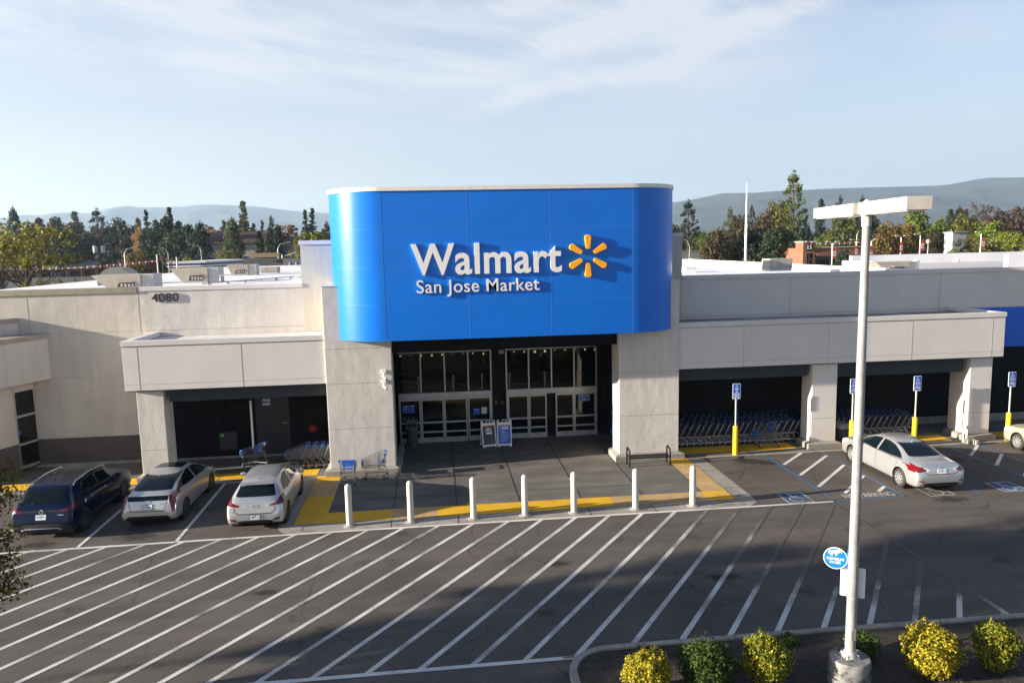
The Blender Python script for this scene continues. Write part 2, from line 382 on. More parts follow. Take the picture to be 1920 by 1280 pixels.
K['wire'] = mat('cart_wire', (.20, .205, .21), rough=.45, metal=.6, var=.1, space='obj')
K['wired'] = mat('dull_cart_wire', (.07, .072, .078), rough=.45, metal=.6, var=.1, space='obj')
K['cartblue'] = mat('cart_blue_plastic', (.01, .13, .55), rough=.4, var=.06, space='obj')
K['wirelight'] = mat('bright_cart_frame', (.42, .42, .42), rough=.4, metal=.5, var=.1, space='obj')
K['cartdull'] = mat('dull_cart_plastic', (.012, .05, .17), rough=.5, var=.2, space='obj')
K['rubber'] = mat('rubber', (.018, .018, .018), rough=.8, var=.15, space='obj')
K['blackmetal'] = mat('black_coated_metal', (.008, .008, .008), rough=.5, var=.1, spec=.1)
K['terrain'] = mat('valley_floor', (.085, .088, .06), rough=.95, var=.35, scale=.02)
K['street'] = mat_asphalt('street_asphalt', .08)
# ------------------------------------------------------------------ the setting
def structure(name, mb, m, **k):
    o = mb.build(name, m, **k); o['kind'] = 'structure'; return o
def sheet(poly, z, name, m):
    mb = MB(); mb.face(*[(x, y, z) for x, y in poly]); return structure(name, mb, m, fix=False)
def rect(x0, x1, y0, y1): return [(x0, y0), (x1, y0), (x1, y1), (x0, y1)]
def strip(p, q, w):
    p = Vector(p); q = Vector(q); d = (q - p).normalized(); n = Vector((-d.y, d.x)) * (w / 2)
    return [tuple(p - n), tuple(q - n), tuple(q + n), tuple(p + n)]
def clip(poly, x0, x1, y0, y1):
    for ax, lim, sg in ((0, x0, 1), (0, x1, -1), (1, y0, 1), (1, y1, -1)):
        out = []
        for i in range(len(poly)):
            a, b = poly[i - 1], poly[i]; ia = sg * (a[ax] - lim) >= 0; ib = sg * (b[ax] - lim) >= 0
            if ia != ib:
                t = (lim - a[ax]) / (b[ax] - a[ax]); out.append((a[0] + t * (b[0] - a[0]), a[1] + t * (b[1] - a[1])))
            if ib: out.append(b)
        poly = out
        if not poly: return []
    return poly

# valley floor reaching to the hills
mb = MB()
rings = [0, 120, 300, 700, 1500, 3000, 5200, 9300]
ang = [R(a) for a in range(20, 161, 5)]
for i in range(len(rings) - 1):
    for j in range(len(ang) - 1):
        r0, r1, a0, a1 = rings[i], rings[i + 1], ang[j], ang[j + 1]
        ps = [(r0 * math.cos(a0), r0 * math.sin(a0) - 60, -.06), (r1 * math.cos(a0), r1 * math.sin(a0) - 60, -.06), (r1 * math.cos(a1), r1 * math.sin(a1) - 60, -.06), (r0 * math.cos(a1), r0 * math.sin(a1) - 60, -.06)]
        mb.face(*(ps if i else ps[1:]))
mb.face((-400, -160, -.06), (400, -160, -.06), (400, -55, -.06), (-400, -55, -.06))
structure('ground', mb, K['terrain'])
sheet(rect(-70, 90, -60, 34), 0, 'parking_lot', K['asphalt'])
# street and far parking behind the store
sheet(rect(-420, -26, 60, 330), -.03, 'far_parking_lot', K['street'])
sheet(rect(26, 420, 60, 330), -.03, 'far_parking_lot', K['street'])

# paved entrance plaza and walks
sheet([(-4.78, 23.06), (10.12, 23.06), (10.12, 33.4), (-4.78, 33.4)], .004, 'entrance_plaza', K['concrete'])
sheet([(10.12, 23.02), (10.2, 23.02), (10.66, 23.4), (10.74, 24.1), (10.74, 28.95), (10.12, 28.95)], .004, 'plaza_apron', K['concrete_l'])
sheet([(-4.78, 23.04), (-4.78, 28.95), (-5.25, 28.95), (-5.25, 24.0), (-5.17, 23.5), (-5.0, 23.2)], .004, 'plaza_apron', K['concrete_l'])
sheet(rect(-4.78, 10.12, 23.06, 23.78), .008, 'plaza_kerb_strip', K['concrete_l'])
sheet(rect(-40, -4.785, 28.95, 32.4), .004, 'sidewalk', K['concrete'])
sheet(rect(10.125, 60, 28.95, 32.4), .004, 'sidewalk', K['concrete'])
sheet(rect(-40, -5.255, 28.68, 28.95), .008, 'kerb_strip', K['concrete_l'])
sheet(rect(10.745, 60, 28.75, 28.95), .008, 'kerb_strip', K['concrete_l'])
mb = MB()
for x in (-1.6, .56, 2.73, 4.9, 7.08): mb.box(x - .016, x + .016, 23.07, 33.3, .0085, .0105)
for y in (25.9, 29.0): mb.box(-3.75, 9.22, y - .007, y + .007, .0085, .0102)
for x in (-11.3, -8.6, -6.6, -5.9): mb.box(x - .014, x + .014, 28.69, 30.6, .0145, .0155)
for x in (12.9, 15.6, 19.2, 22.2): mb.box(x - .014, x + .014, 28.76, 30.6, .0145, .0155)
for y in (25.0, 27.1): mb.box(10.14, 10.73, y - .01, y + .01, .0085, .0105)
structure('expansion_joints', mb, K['joint'])
TY, TW = 'tactile_paving', 'tactile_paving'
zt = .0125
for x0, x1, y0, y1, k in ((-4.75, -1.64, 23.8, 24.75, 'tact_y'), (-1.64, -.1, 23.8, 24.75, 'tact_w'), (-.1, 5.88, 23.8, 24.75, 'tact_y'), (5.88, 9.2, 23.8, 24.75, 'tact_w'), (9.2, 10.08, 23.8, 24.75, 'tact_y'),
                          (-4.75, -3.78, 24.75, 26.46, 'tact_y'), (-4.75, -3.78, 26.46, 28.3, 'tact_w'), (-4.75, -3.78, 28.3, 29.0, 'tact_y'),
                          (9.24, 10.1, 24.75, 28.0, 'tact_w'), (9.24, 10.1, 28.0, 29.6, 'tact_y'),
                          (-40, -4.8, 29.15, 30.0, 'tact_y'), (10.15, 15.1, 29.4, 30.35, 'tact_y'), (17.05, 22.2, 29.4, 30.35, 'tact_y'), (24.4, 60, 29.4, 30.35, 'tact_y')):
    sheet(rect(x0, x1, y0, y1), zt, 'tactile_paving', K[k])

# painted markings
mb = MB()
ZL = .006
ZX0, ZX1, ZY0, ZY1 = -26, 13.1, 14.78, 23.0
for k in range(-14, 31):        # xt is where the stripe meets the upper line
    xt = -12.26 + 1.1075 * k
    poly = clip(strip((xt + 6.05 * .4, 23.0 + 8.2 * .4), (xt - 6.05 * 1.2, 23.0 - 8.2 * 1.2), .125), ZX0, ZX1, ZY0, ZY1)
    if len(poly) > 2: mb.face(*[(x, y, ZL) for x, y in poly])
structure('zone_stripes', mb, K['stripe'], fix=False)
mb = MB()
def pl(a, b, w=.11, z=ZL + .003): mb.face(*[(x, y, z) for x, y in strip(a, b, w)])
pl((-26, 22.7), (-3.2, 23.0), .12); pl((-3.2, 23.0), (13.17, 23.03), .12)
pl((-26, 14.62), (2.72, 14.84), .13)
for x in (-8.12, -11.0, -13.82, -16.7, -19.6): pl((x, 22.92), (x - .06, 28.68), .11)
structure('parking_lines', mb, K['paint'], fix=False)
mb = MB()
pl((13.1, 22.96), (13.1, 14.9), .12)
structure('zone_edge_line', mb, K['stripe'], fix=False)
mb = MB()
for p, q in (((13.36, 28.75), (13.3, 23.12)), ((15.86, 28.75), (15.8, 23.12)), ((13.25, 23.12), (15.85, 23.12)), ((18.52, 28.75), (18.48, 23.0)), ((21.32, 28.75), (21.25, 23.12)), ((22.72, 28.75), (22.66, 23.12)), ((21.2, 23.12), (22.72, 23.12))): pl(p, q, .10)
structure('blue_stall_lines', mb, K['bluepaint'], fix=False)
mb = MB()
for p, q in (((13.5, 27.3), (14.98, 28.75)), ((13.48, 25.93), (15.78, 28.2)), ((13.46, 24.55), (15.76, 26.86)), ((14.0, 23.75), (15.74, 25.48)), ((15.24, 23.74), (15.74, 24.2)), ((21.36, 27.2), (22.66, 28.5)), ((21.34, 25.8), (22.66, 27.15)), ((21.32, 24.4), (22.64, 25.75)), ((21.5, 23.3), (22.62, 24.4))): pl(p, q, .125)
structure('access_aisle_hatching', mb, K['paint'], fix=False)

def wheelchair(mbx, x0, y0, s, plane):
    """access symbol in a unit square, drawn as flat strokes"""
    def P(u, v): return plane(x0 + u * s, y0 + v * s)
    def stroke(pts, w):
        for a, b in zip(pts[:-1], pts[1:]):
            for_ = strip(a, b, w); mbx.face(*[P(*q) for q in for_])
    n = 16
    mbx.face(*[P(.42 + .075 * math.cos(2 * math.pi * k / n), .88 + .075 * math.sin(2 * math.pi * k / n)) for k in range(n)])
    stroke([(.42, .80), (.45, .46)], .10); stroke([(.40, .48), (.70, .48)], .09); stroke([(.44, .64), (.66, .64)], .07)
    stroke([(.68, .50), (.79, .24)], .09); stroke([(.75, .25), (.88, .29)], .07)
    arc = [(.46 + .26 * math.cos(R(a)), .30 + .26 * math.sin(R(a))) for a in range(125, 345, 18)]
    stroke(arc, .075)
for x0, y0, fade, w in ((11.68, 23.13, 0, .87), (16.68, 22.98, 1, .87), (19.4, 23.0, 0, .87)):
    sheet(rect(x0, x0 + w, y0, y0 + .95), .007, 'access_symbol', K['greenpaint' if fade else 'signblue_ground'])
    mb = MB()
    for a, b in (((x0, y0), (x0 + w, y0)), ((x0, y0 + .95), (x0 + w, y0 + .95)), ((x0, y0), (x0, y0 + .95)), ((x0 + w, y0), (x0 + w, y0 + .95))): pl(a, b, .06, .011)
    wheelchair(mb, x0 + .02, y0 + .06, .82, lambda u, v: (u, v, .011))
    structure('access_symbol_lines', mb, K['symwhite'], fix=False)
me = fit_mesh(text_mesh('NO PARKING', 1), 13.78, 15.58, 23.25, 23.64, .01, 'xy')
o = link('no_parking_lettering', me, K['paint']); o['kind'] = 'structure'
# utility survey spray marks
mb = MB(); r2 = random.Random(3)
for x, y in ((-1.2, 23.3), (-.9, 23.62), (2.9, 23.25), (3.2, 23.6), (4.9, 23.22), (5.1, 23.62), (7.0, 23.25), (7.2, 23.58), (9.4, 23.35), (9.9, 23.28), (9.7, 23.62), (10.3, 23.5), (-4.2, 23.2), (-4.2, 23.62), (-3.75, 23.4)):
    if x < -3: pl((x - .22, y), (x + .22, y), .03, .0165)
    else:
        pl((x - .35, y), (x + .35, y + r2.uniform(-.03, .05)), .03, .0165); pl((x - .35, y), (x - .2, y + .07), .03, .0165)
pl((-4.42, 23.2), (-4.42, 23.62), .03, .0165)
pl((13.12, 14.98), (13.3, 14.8), .08, .0166); pl((2.5, 14.86), (2.75, 14.87), .1, .0166); pl((5.68, 15.15), (5.75, 15.3), .1, .0166)
structure('red_survey_marks', mb, K['redspray'], fix=False)
mb = MB()
for x, y in ((-.9, 24.3), (8.3, 24.3), (9.66, 27.1), (9.7, 25.5), (9.7, 24.3)):
    pl((x - .36, y - .22), (x + .36, y + .22), .035, .0165); pl((x - .34, y + .2), (x + .3, y - .2), .035, .0165)
structure('white_survey_marks', mb, K['whitespray'], fix=False)

# planting island with its kerb
def arc(cx, cy_, r, a0, a1, n=12): return [(cx + r * math.cos(R(a0 + (a1 - a0) * k / n)), cy_ + r * math.sin(R(a0 + (a1 - a0) * k / n))) for k in range(n + 1)]
outer = arc(3.5, 14.0, 1.0, 180, 90, 10) + [(8.4, 15.02), (12.9, 14.98)] + arc(13.4, 13.9, 1.08, 88, 40, 6) + [(17, 11.4)]
inner = arc(3.5, 14.0, .84, 180, 90, 10) + [(8.4, 14.86), (12.9, 14.82)] + arc(13.4, 13.9, .92, 88, 40, 6) + [(16.9, 11.26)]
outer = [(2.5, 9.0)] + outer; inner = [(2.66, 9.0)] + inner
mb = MB()
for a, b, c, d in zip(outer[:-1], outer[1:], inner[1:], inner[:-1]):
    mb.face((*a, .15), (*b, .15), (*c, .15), (*d, .15)); mb.face((*a, -.02), (*b, -.02), (*b, .15), (*a, .15)); mb.face((*c, .0), (*d, .0), (*d, .15), (*c, .15))
structure('island_kerb', mb, K['concrete_l'], bevel=.02)
mb = MB()
for a in [2.6 + 1.25 * k for k in range(12)]: mb.box(a, a + .012, 14.83, 15.03, .1503, .1515)
structure('kerb_joints', mb, K['joint'])
ip = Vector((8, 12.5)); bm = bmesh.new()
pl_ = [Vector((x, y)) for x, y in inner] + [Vector((17, 9))]
fv = bm.faces.new([bm.verts.new((p.x, p.y, .10)) for p in pl_])
bmesh.ops.triangulate(bm, faces=[fv]); bmesh.ops.subdivide_edges(bm, edges=bm.edges, cuts=9, use_grid_fill=True)
bmesh.ops.triangulate(bm, faces=bm.faces)
for v in bm.verts:
    d = .05 * mnoise.noise(v.co * 1.3) + .03 * mnoise.noise(v.co * 4); edge = min(1, max(0, (14.8 - v.co.y) / .6)); v.co.z += edge * (.05 + d)
me = bpy.data.meshes.new('planting_bed'); bm.to_mesh(me); bm.free()
o = link('planting_bed', me, K['soil'], smooth=True); o['kind'] = 'structure'
# chips and dead leaves on the bed
mb = MB(); r3 = random.Random(5)
for i in range(900):
    x, y = r3.uniform(2.9, 13.5), r3.uniform(10.5, 14.75); s = r3.uniform(.008, .024); a = r3.uniform(0, 6.3)
    z = .2 + .0 * s
    c, q = math.cos(a), math.sin(a); t = r3.uniform(-.01, .01)
    mb.face((x + s * c, y + s * q, z + t), (x - s * q * .5, y + s * c * .5, z), (x - s * c, y - s * q, z - t), (x + s * q * .5, y - s * c * .5, z + .004))
o = mb.build('leaf_litter', mat('dead_leaves', (.12, .085, .05), rough=.9, var=.6, scale=40), fix=False); o['kind'] = 'stuff'

# ------------------------------------------------------------------ the store
WY = 32.4
store = empty('store_building', (3, 32.4, 0), 0, 'long low supermarket with a rounded glossy blue sign over its glass entrance', 'store')
def part(name, mb, m, parent=None, **k):
    o = mb.build(name, m, None, **k); p = parent or store
    o.parent = p; o.matrix_parent_inverse = Matrix.Translation(-world_loc(p)); return o
def world_loc(p):
    v = Vector(p.location)
    q = p.parent
    while q is not None:
        if p.matrix_parent_inverse != Matrix.Identity(4): v = v + p.matrix_parent_inverse.translation
        v += q.location; p = q; q = q.parent
    return v
def attach(o, p):
    o.parent = p; o.matrix_parent_inverse = Matrix.Translation(-world_loc(p)); return o

# main walls (back wall plane), parapets, roof
mb = MB(); mb.box(-12.17, -5.5, WY, WY + .3, 0, 7.25); part('wall', mb, K['stucco'])
mb = MB(); mb.box(11.05, 60, WY, WY + .3, 0, 7.1); part('wall', mb, K['panel'])
mb = MB(); mb.box(-12.17, -5.5, WY - .035, WY + .36, 7.25, 7.42); part('parapet_coping', mb, K['coping'], bevel=.008)
mb = MB(); mb.box(11.06, 60, WY - .035, WY + .36, 7.1, 7.29); part('parapet_coping', mb, K['panel'], bevel=.008)
mb = MB(); mb.box(-5.5, 11.05, WY, 38, 5.2, 9.02); part('tower_block', mb, K['stucco_t'])
mb = MB(); mb.box(-5.54, 11.09, WY - .04, 38.04, 9.02, 9.19); part('tower_coping', mb, K['coping'], bevel=.008)
mb = MB()
for x in (16.12, 23.4, 31, 39): mb.box(x - .008, x + .008, WY - .004, WY + .01, 5.42 if x > 24 else 5.3, 7.1)
mb.box(11.06, 60, WY - .004, WY + .01, 5.435, 5.45)
mb.box(-12.17, -12.155, WY - .004, WY + .01, 0, 7.25)
mb.box(-12.15, -5.5, WY - .003, WY + .01, 5.60, 5.613)
part('wall_joint', mb, K['jointgrey'])
mb = MB(); mb.face((-12.1, WY + .3, 6.95), (8, WY + .3, 6.95), (8, 80, 6.95), (-12.1, 80, 6.95)); mb.face((8, WY + .3, 6.95), (24, WY + .3, 6.95), (24, 62.5, 6.95), (8, 62.5, 6.95))
mb.face((-12.1, WY + .3, 6.95), (-12.1, 80, 6.95), (-24.4, 80, 6.95), (-24.4, 50, 6.95), (-24.4, WY + .3, 6.95))
part('roof', mb, K['roofwhite'], fix=False)
mb = MB(); mb.box(21.9, 22.2, WY + .3, 62.5, 6.5, 7.3); mb.box(8, 22.2, 62.501, 62.8, 6.5, 7.32); part('roof_parapet', mb, K['roofwhite'])
mb = MB(); mb.box(-24.4, 8, 80, 80.2, 6.0, 7.25); part('roof_parapet', mb, K['roofwhite'])
mb = MB(); mb.box(22.2, 60, WY + .3, 39.8, 6.7, 6.9); mb.box(27.5, 60, 40.5, 41, 6.6, 7.3); mb.box(27.5, 28, 41, 48, 6.6, 7.3); mb.box(28, 60, 47.7, 48, 6.6, 7.62); mb.box(28, 60, 41, 47.7, 6.7, 6.9)
part('lower_roof', mb, K['roofwhite'])
mb = MB(); mb.box(31.35, 44, 38.0, 38.3, 6.9, 7.72); part('roof_bulkhead', mb, K['roofwhite'])
mb = MB(); mb.box(-24.4, 24, 80.2, 80.25, 0, 6); mb.box(-24.5, -24.4, WY + .4, 80, 0, 6.9); part('rear_wall', mb, K['stucco_n'])
# blue band and dark lower wall at the right
mb = MB(); mb.box(24.1, 60, WY - .05, WY, 3.55, 5.42); part('blue_wall_band', mb, K['bluewall'])
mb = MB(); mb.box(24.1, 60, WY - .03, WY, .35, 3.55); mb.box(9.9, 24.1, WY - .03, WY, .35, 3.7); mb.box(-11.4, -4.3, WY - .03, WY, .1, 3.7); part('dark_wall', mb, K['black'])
mb = MB(); mb.box(9.9, 60, WY - .06, WY, 0, .35); mb.box(-12.1, -4.3, WY - .06, WY, 0, .1); part('wall_base', mb, K['concrete_l'])

# piers beside the entrance
def pier(x0, x1, y0, y1, z1, m, joints, base=.27, lip=.2):
    mb = MB(); mb.box(x0, x1, y0, y1, base, z1); p = part('pier', mb, m, bevel=.02)
    mb = MB()
    b = [(x0 - lip, y0 - lip), (x1 + lip, y0 - lip), (x1 + lip, y1), (x0 - lip, y1)]
    t = [(x0 - .03, y0 - .03), (x1 + .03, y0 - .03), (x1 + .03, y1), (x0 - .03, y1)]
    for i in range(4):
        j = (i + 1) % 4
        mb.face((*b[i], 0), (*b[j], 0), (*b[j], base - .05), (*b[i], base - .05)); mb.face((*b[i], base - .05), (*b[j], base - .05), (*t[j], base), (*t[i], base))
    mb.face(*[(*q, base) for q in t]); o = mb.build('plinth', K['concrete_l'], bevel=.02); attach(o, p)
    if joints:
        for z in joints:
            mb = MB(); mb.box(x0 - .003, x1 + .003, y0 - .003, y0 + .01, z - .007, z + .007); mb.box(x0 - .003, x0 + .01, y0 + .0101, y1, z - .007, z + .007); mb.box(x1 - .01, x1 + .003, y0 + .0101, y1, z - .007, z + .007)
            o = mb.build('reveal_joint', K['jointgrey']); attach(o, p)
    return p
pier(-4.23, -1.7, 29.0, 32.39, 7.4, K['stucco'], (5.0, 3.63, 1.85))
pier(7.31, 9.8, 29.0, 30.2, 7.27, K['stucco'], (5.49, 3.63, 1.84))
pier(-11.41, -10.42, 29.4, 30.35, 3.66, K['stucco'], (1.27,))
pier(15.68, 16.78, 29.35, 30.25, 3.66, K['panel'], (1.28,))
pier(22.78, 23.8, 29.35, 30.6, 3.66, K['panel'], (1.2,))
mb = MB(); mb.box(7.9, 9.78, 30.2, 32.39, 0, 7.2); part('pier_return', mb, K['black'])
mb = MB(); mb.box(-4.25, -1.68, 28.98, 32.38, 7.4, 7.42); part('pier_flashing', mb, K['coping'])
mb = MB(); mb.box(7.29, 9.82, 28.98, 32.38, 7.27, 7.29); part('pier_flashing', mb, K['coping'])

# canopies
def canopy(x0, x1, seams, m, stain, endl, endr):
    y0 = 29.1; mb = MB()
    mb.box(x0, x1, y0, y0 + .16, 3.66, 5.36)
    if endl: mb.box(x0, x0 + .16, y0 + .16, WY - .02, 3.66, 5.36)
    if endr: mb.box(x1 - .16, x1, y0 + .16, WY - .02, 3.66, 5.36)
    c = part('canopy_fascia', mb, m, bevel=.01)
    mb = MB(); e = .03
    mb.box(x0 - (e if endl else 0), x1 + (e if endr else 0), y0 - e, y0 + .24, 5.36, 5.55)
    if endl: mb.box(x0 - e, x0 + .28, y0 + .24, WY - .02, 5.36, 5.55)
    if endr: mb.box(x1 - .28, x1 + e, y0 + .24, WY - .02, 5.36, 5.55)
    o = mb.build('coping', K['coping'], bevel=.008); attach(o, c)
    mb = MB(); mb.box(x0 + .17, x1 - .17, y0 + .17, WY - .02, 5.18, 5.335); o = mb.build('canopy_deck', stain); attach(o, c)
    mb = MB(); mb.box(x0 + .02, x1 - .02, y0 + .17, WY - .04, 3.6, 3.7); o = mb.build('soffit', K['beam']); attach(o, c)
    mb = MB()
    for x in seams: mb.box(x - .008, x + .008, y0 - .004, y0 + .01, 3.662, 5.355)
    mb.box(x0, x1, y0 - .0042, y0 + .01, 3.885, 3.897); mb.box(x0, x1, y0 - .0042, y0 + .01, 5.33, 5.352)
    o = mb.build('panel_joint', mat('panel_joint', (.33, .32, .31), var=.05)); attach(o, c)
    return c
def mat_deck():
    m = mat('stained_deck', (.50, .47, .43), rough=.8, var=.2, scale=.9, col2=(.13, .085, .06), stretch=(.5, 1.5, 1)); return m
canopy(-11.68, -4.235, (-11.13, -7.35), K['panel'], mat('clean_deck', (.55, .53, .52), rough=.7, var=.12, scale=1), True, False)
canopy(9.805, 24.07, (12.55, 16.2, 19.88, 23.5), K['panel'], mat_deck(), False, True)
for bx in ((-10.25, -4.3, 3.12), (9.9, 15.52, 3.1), (16.76, 22.55, 3.0)): mb = MB(); mb.box(bx[0], bx[1], 29.5, 29.9, bx[2], 3.6); part('header_beam', mb, K['beam'])

# blue sign fascia, rounded in plan
FY = 27.95; RC = 2.1; SX0, SX1, SZ0, SZ1 = -3.9, 9.72, 5.36, 10.86
def sign_path(off=0, n=18):
    r = RC + off
    p = [(SX0 - off, 32.39)]
    p += [(SX0 + RC - r * math.cos(R(90 * k / n)), FY + RC - r * math.sin(R(90 * k / n))) for k in range(n + 1)]
    p += [(SX1 - RC + r * math.sin(R(90 * k / n)), FY + RC - r * math.cos(R(90 * k / n))) for k in range(n + 1)]
    p += [(SX1 + off, 32.39)]
    return p
def sweep(path, z0, z1, closed_top=False):
    mb = MB(); n = len(path)
    mb.raw([(x, y, z0) for x, y in path] + [(x, y, z1) for x, y in path], [(i, i + 1, i + 1 + n, i + n) for i in range(n - 1)] + [tuple(range(n)), tuple(range(n, 2 * n))] + [(n - 1, 0, n, 2 * n - 1)])
    return mb
sign = part('sign_fascia', sweep(sign_path(), SZ0, SZ1), K['blue'], smooth=.6)
o = sweep(sign_path(.04), SZ1, SZ1 + .15).build('coping', K['white_metal'], smooth=.6); attach(o, sign)
mb = MB()
pa = sign_path(.003); pb = sign_path(-.01)
for k in range(1, 4):
    z = SZ0 + (SZ1 - SZ0) * k / 4
    for i in range(len(pa) - 1):
        a, b, c, d = pa[i], pa[i + 1], pb[i + 1], pb[i]
        mb.face((*a, z - .007), (*b, z - .007), (*b, z + .007), (*a, z + .007)); mb.face((*a, z + .007), (*b, z + .007), (*c, z + .007), (*d, z + .007))
for x in (-1.8, 1.35, 4.45, 7.62): mb.box(x - .012, x + .012, FY - .003, FY + .02, SZ0, SZ1)
for kk in (8,):
    q = sign_path(.003); a, b = q[19 + kk], q[20 + kk]; mb.face((*a, SZ0), (a[0] + .012, a[1] + .012, SZ0), (a[0] + .012, a[1] + .012, SZ1), (*a, SZ1))
o = mb.build('panel_seam', K['blue_seam']); attach(o, sign)
SXs = 27.95 / 28.3
def letters(s, x0, x1, z0, z1, depth, off, m, name='letter', parent=None, y=None, res=8):
    me = text_mesh(s, 1, depth / 2, off, res=res, spacing=1.05)
    fit_mesh(me, x0, x1, z0, z1, (FY if y is None else y) - depth / 2 - .004)
    for q in islands(me):
        o = link(name, q, m); attach(o, parent or sign)
        bm = bmesh.new(); bm.from_mesh(q); bmesh.ops.recalc_face_normals(bm, faces=bm.faces); bm.to_mesh(q); bm.free()
zf = lambda z: CH + (z - CH) * SXs
letters('Walmart', -.79 * SXs, 4.91 * SXs, zf(7.75), zf(8.93), .085, .018, K['white'])
letters('San Jose Market', -.61 * SXs, 4.04 * SXs, zf(7.06) - .12, zf(7.575), .06, .004, K['white'])
ec = (5.93 * SXs, zf(8.335)); 
for k in range(6):
    a = R(90 + 60 * k); d = (math.cos(a), math.sin(a)); nrm = (-d[1], d[0]); pts = []
    r0, r1, w0, w1 = .27, .79, .075, .125
    sec = [(r0 + .02, -w0)] + [(r1 - .08, -w1)] + [(r1 - .08 + .09 * math.cos(R(t)), w1 * math.sin(R(t))) for t in range(-60, 61, 20)] + [(r1 - .08, w1), (r0 + .02, w0)] + [(r0 + .02 - .03 * math.cos(R(t)), w0 * math.sin(R(t))) for t in (50, 0, -50)]
    poly = [(ec[0] + d[0] * u + nrm[0] * v, ec[1] + d[1] * u + nrm[1] * v) for u, v in sec]
    mb = MB(); mb.prism(poly, FY - .12, FY - .004, 'y'); o = mb.build('emblem_ray', K['orange'], bevel=.02); attach(o, sign)
# house number on the left wall
nump = empty('house_number', (-11.1, WY, 6.95)); attach(nump, store); nump.location = (-11.1, WY, 6.95)
letters('4080', -11.62, -10.55, 6.79, 7.15, .05, -.006, K['blackplastic'], 'digit', nump, WY)

# entrance recess
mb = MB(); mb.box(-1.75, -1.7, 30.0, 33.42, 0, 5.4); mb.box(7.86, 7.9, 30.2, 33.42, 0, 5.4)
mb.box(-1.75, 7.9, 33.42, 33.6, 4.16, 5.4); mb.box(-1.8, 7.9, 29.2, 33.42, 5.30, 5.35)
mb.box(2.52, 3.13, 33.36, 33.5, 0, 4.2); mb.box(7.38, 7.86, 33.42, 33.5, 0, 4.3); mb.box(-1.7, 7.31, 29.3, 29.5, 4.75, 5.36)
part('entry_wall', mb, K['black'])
mb = MB(); mb.box(-1.74, -1.69, 29.02, 29.98, .27, 5.36); part('corner_trim', mb, K['panel'])
mb = MB()
for cx in (2.68, 2.97): mb.lathe([(.075, 0), (.075, .03), (.05, .03), (.05, .0)], 20, (cx, 33.33, 1.72), 'y', caps=False)
part('ring_marker', mb, K['white'])
mb = MB(); mb.box(2.86, 3.08, 33.3, 33.36, 3.95, 4.12); part('junction_box', mb, K['beigemetal'], bevel=.01)

def door_unit(x0, x1, mull, leaves, gap=None):
    d = empty('sliding_entrance_door', ((x0 + x1) / 2, 33.4, 0)); attach(d, store); d.location = ((x0 + x1) / 2, 33.4, 0)
    mb = MB(); y0, y1 = 33.3, 33.42
    for x in mull: mb.box(x - .03, x + .03, y0, y1, 2.32, 4.12)
    mb.box(x0, x1, y0 - .03, y1, 2.06, 2.3); mb.box(x0, x0 + .07, y0, y1, 0, 2.06); mb.box(x1 - .07, x1, y0, y1, 0, 2.06)
    mb.box(x0, x1, y0 + .02, y1, 4.11, 4.16)
    mb.box((x0 + x1) / 2 - .11, (x0 + x1) / 2 + .11, y0 - .05, y0 - .0305, 2.17, 2.23)
    o = mb.build('door_frame', K['alu'], bevel=.006); attach(o, d)
    mb = MB(); ml = sorted(mull)
    for a, b in zip(ml[:-1], ml[1:]): mb.box(a + .03, b - .03, y0 + .05, y0 + .06, 2.3, 4.11)
    o = mb.build('transom_glass', K['shopglass']); attach(o, d)
    for a, b, sl in leaves:
        mb = MB(); yy = y0 - (.03 if sl else 0)
        mb.box(a, a + .06, yy, yy + .05, .0, 2.05); mb.box(b - .06, b, yy, yy + .05, 0, 2.05); mb.box(a + .06, b - .06, yy, yy + .05, 1.95, 2.05)
        mb.box(a + .06, b - .06, yy, yy + .05, .015, .24)
        for z in (.5, .94): mb.box(a + .06, b - .06, yy, yy + .05, z - .035, z + .035)
        lf = mb.build('door_leaf' if sl else 'side_panel', K['alu'], bevel=.005); attach(lf, d)
        mb = MB()
        for z0, z1 in ((.24, .465), (.535, .905), (.975, 1.95)): mb.box(a + .06, b - .06, yy + .02, yy + .03, z0, z1)
        o = mb.build('glass', K['shopglass']); attach(o, d)
        if sl:
            mb = MB(); mb.box((a + b) / 2 - .16, (a + b) / 2 + .16, yy - .004, yy + .01, .165, .19); o = mb.build('warning_strip', K['darkgap']); attach(o, d)
    return d
door_unit(-1.76, 2.5, (-1.73, -.69, .38, 1.44, 2.47), ((-1.69, -.74, 0), (-.72, .3, 1), (.32, 1.36, 1), (1.4, 2.43, 0)))
door_unit(3.15, 7.36, (3.18, 4.2, 5.25, 6.3, 7.33), ((3.22, 4.17, 0), (4.19, 5.0, 1), (5.42, 6.27, 1), (6.29, 7.29, 0)))
mb = MB(); mb.box(5.0, 5.42, 33.45, 33.47, 0, 2.05); part('doorway_dark_sheet', mb, K['black'])  # black sheet standing in for the darkness between the open leaves
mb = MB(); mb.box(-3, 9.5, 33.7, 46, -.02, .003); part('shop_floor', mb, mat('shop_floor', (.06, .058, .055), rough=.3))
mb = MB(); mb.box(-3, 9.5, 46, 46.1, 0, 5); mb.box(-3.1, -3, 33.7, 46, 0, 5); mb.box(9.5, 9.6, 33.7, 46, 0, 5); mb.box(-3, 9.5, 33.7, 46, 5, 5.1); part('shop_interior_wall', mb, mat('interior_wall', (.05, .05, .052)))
rs = random.Random(12)
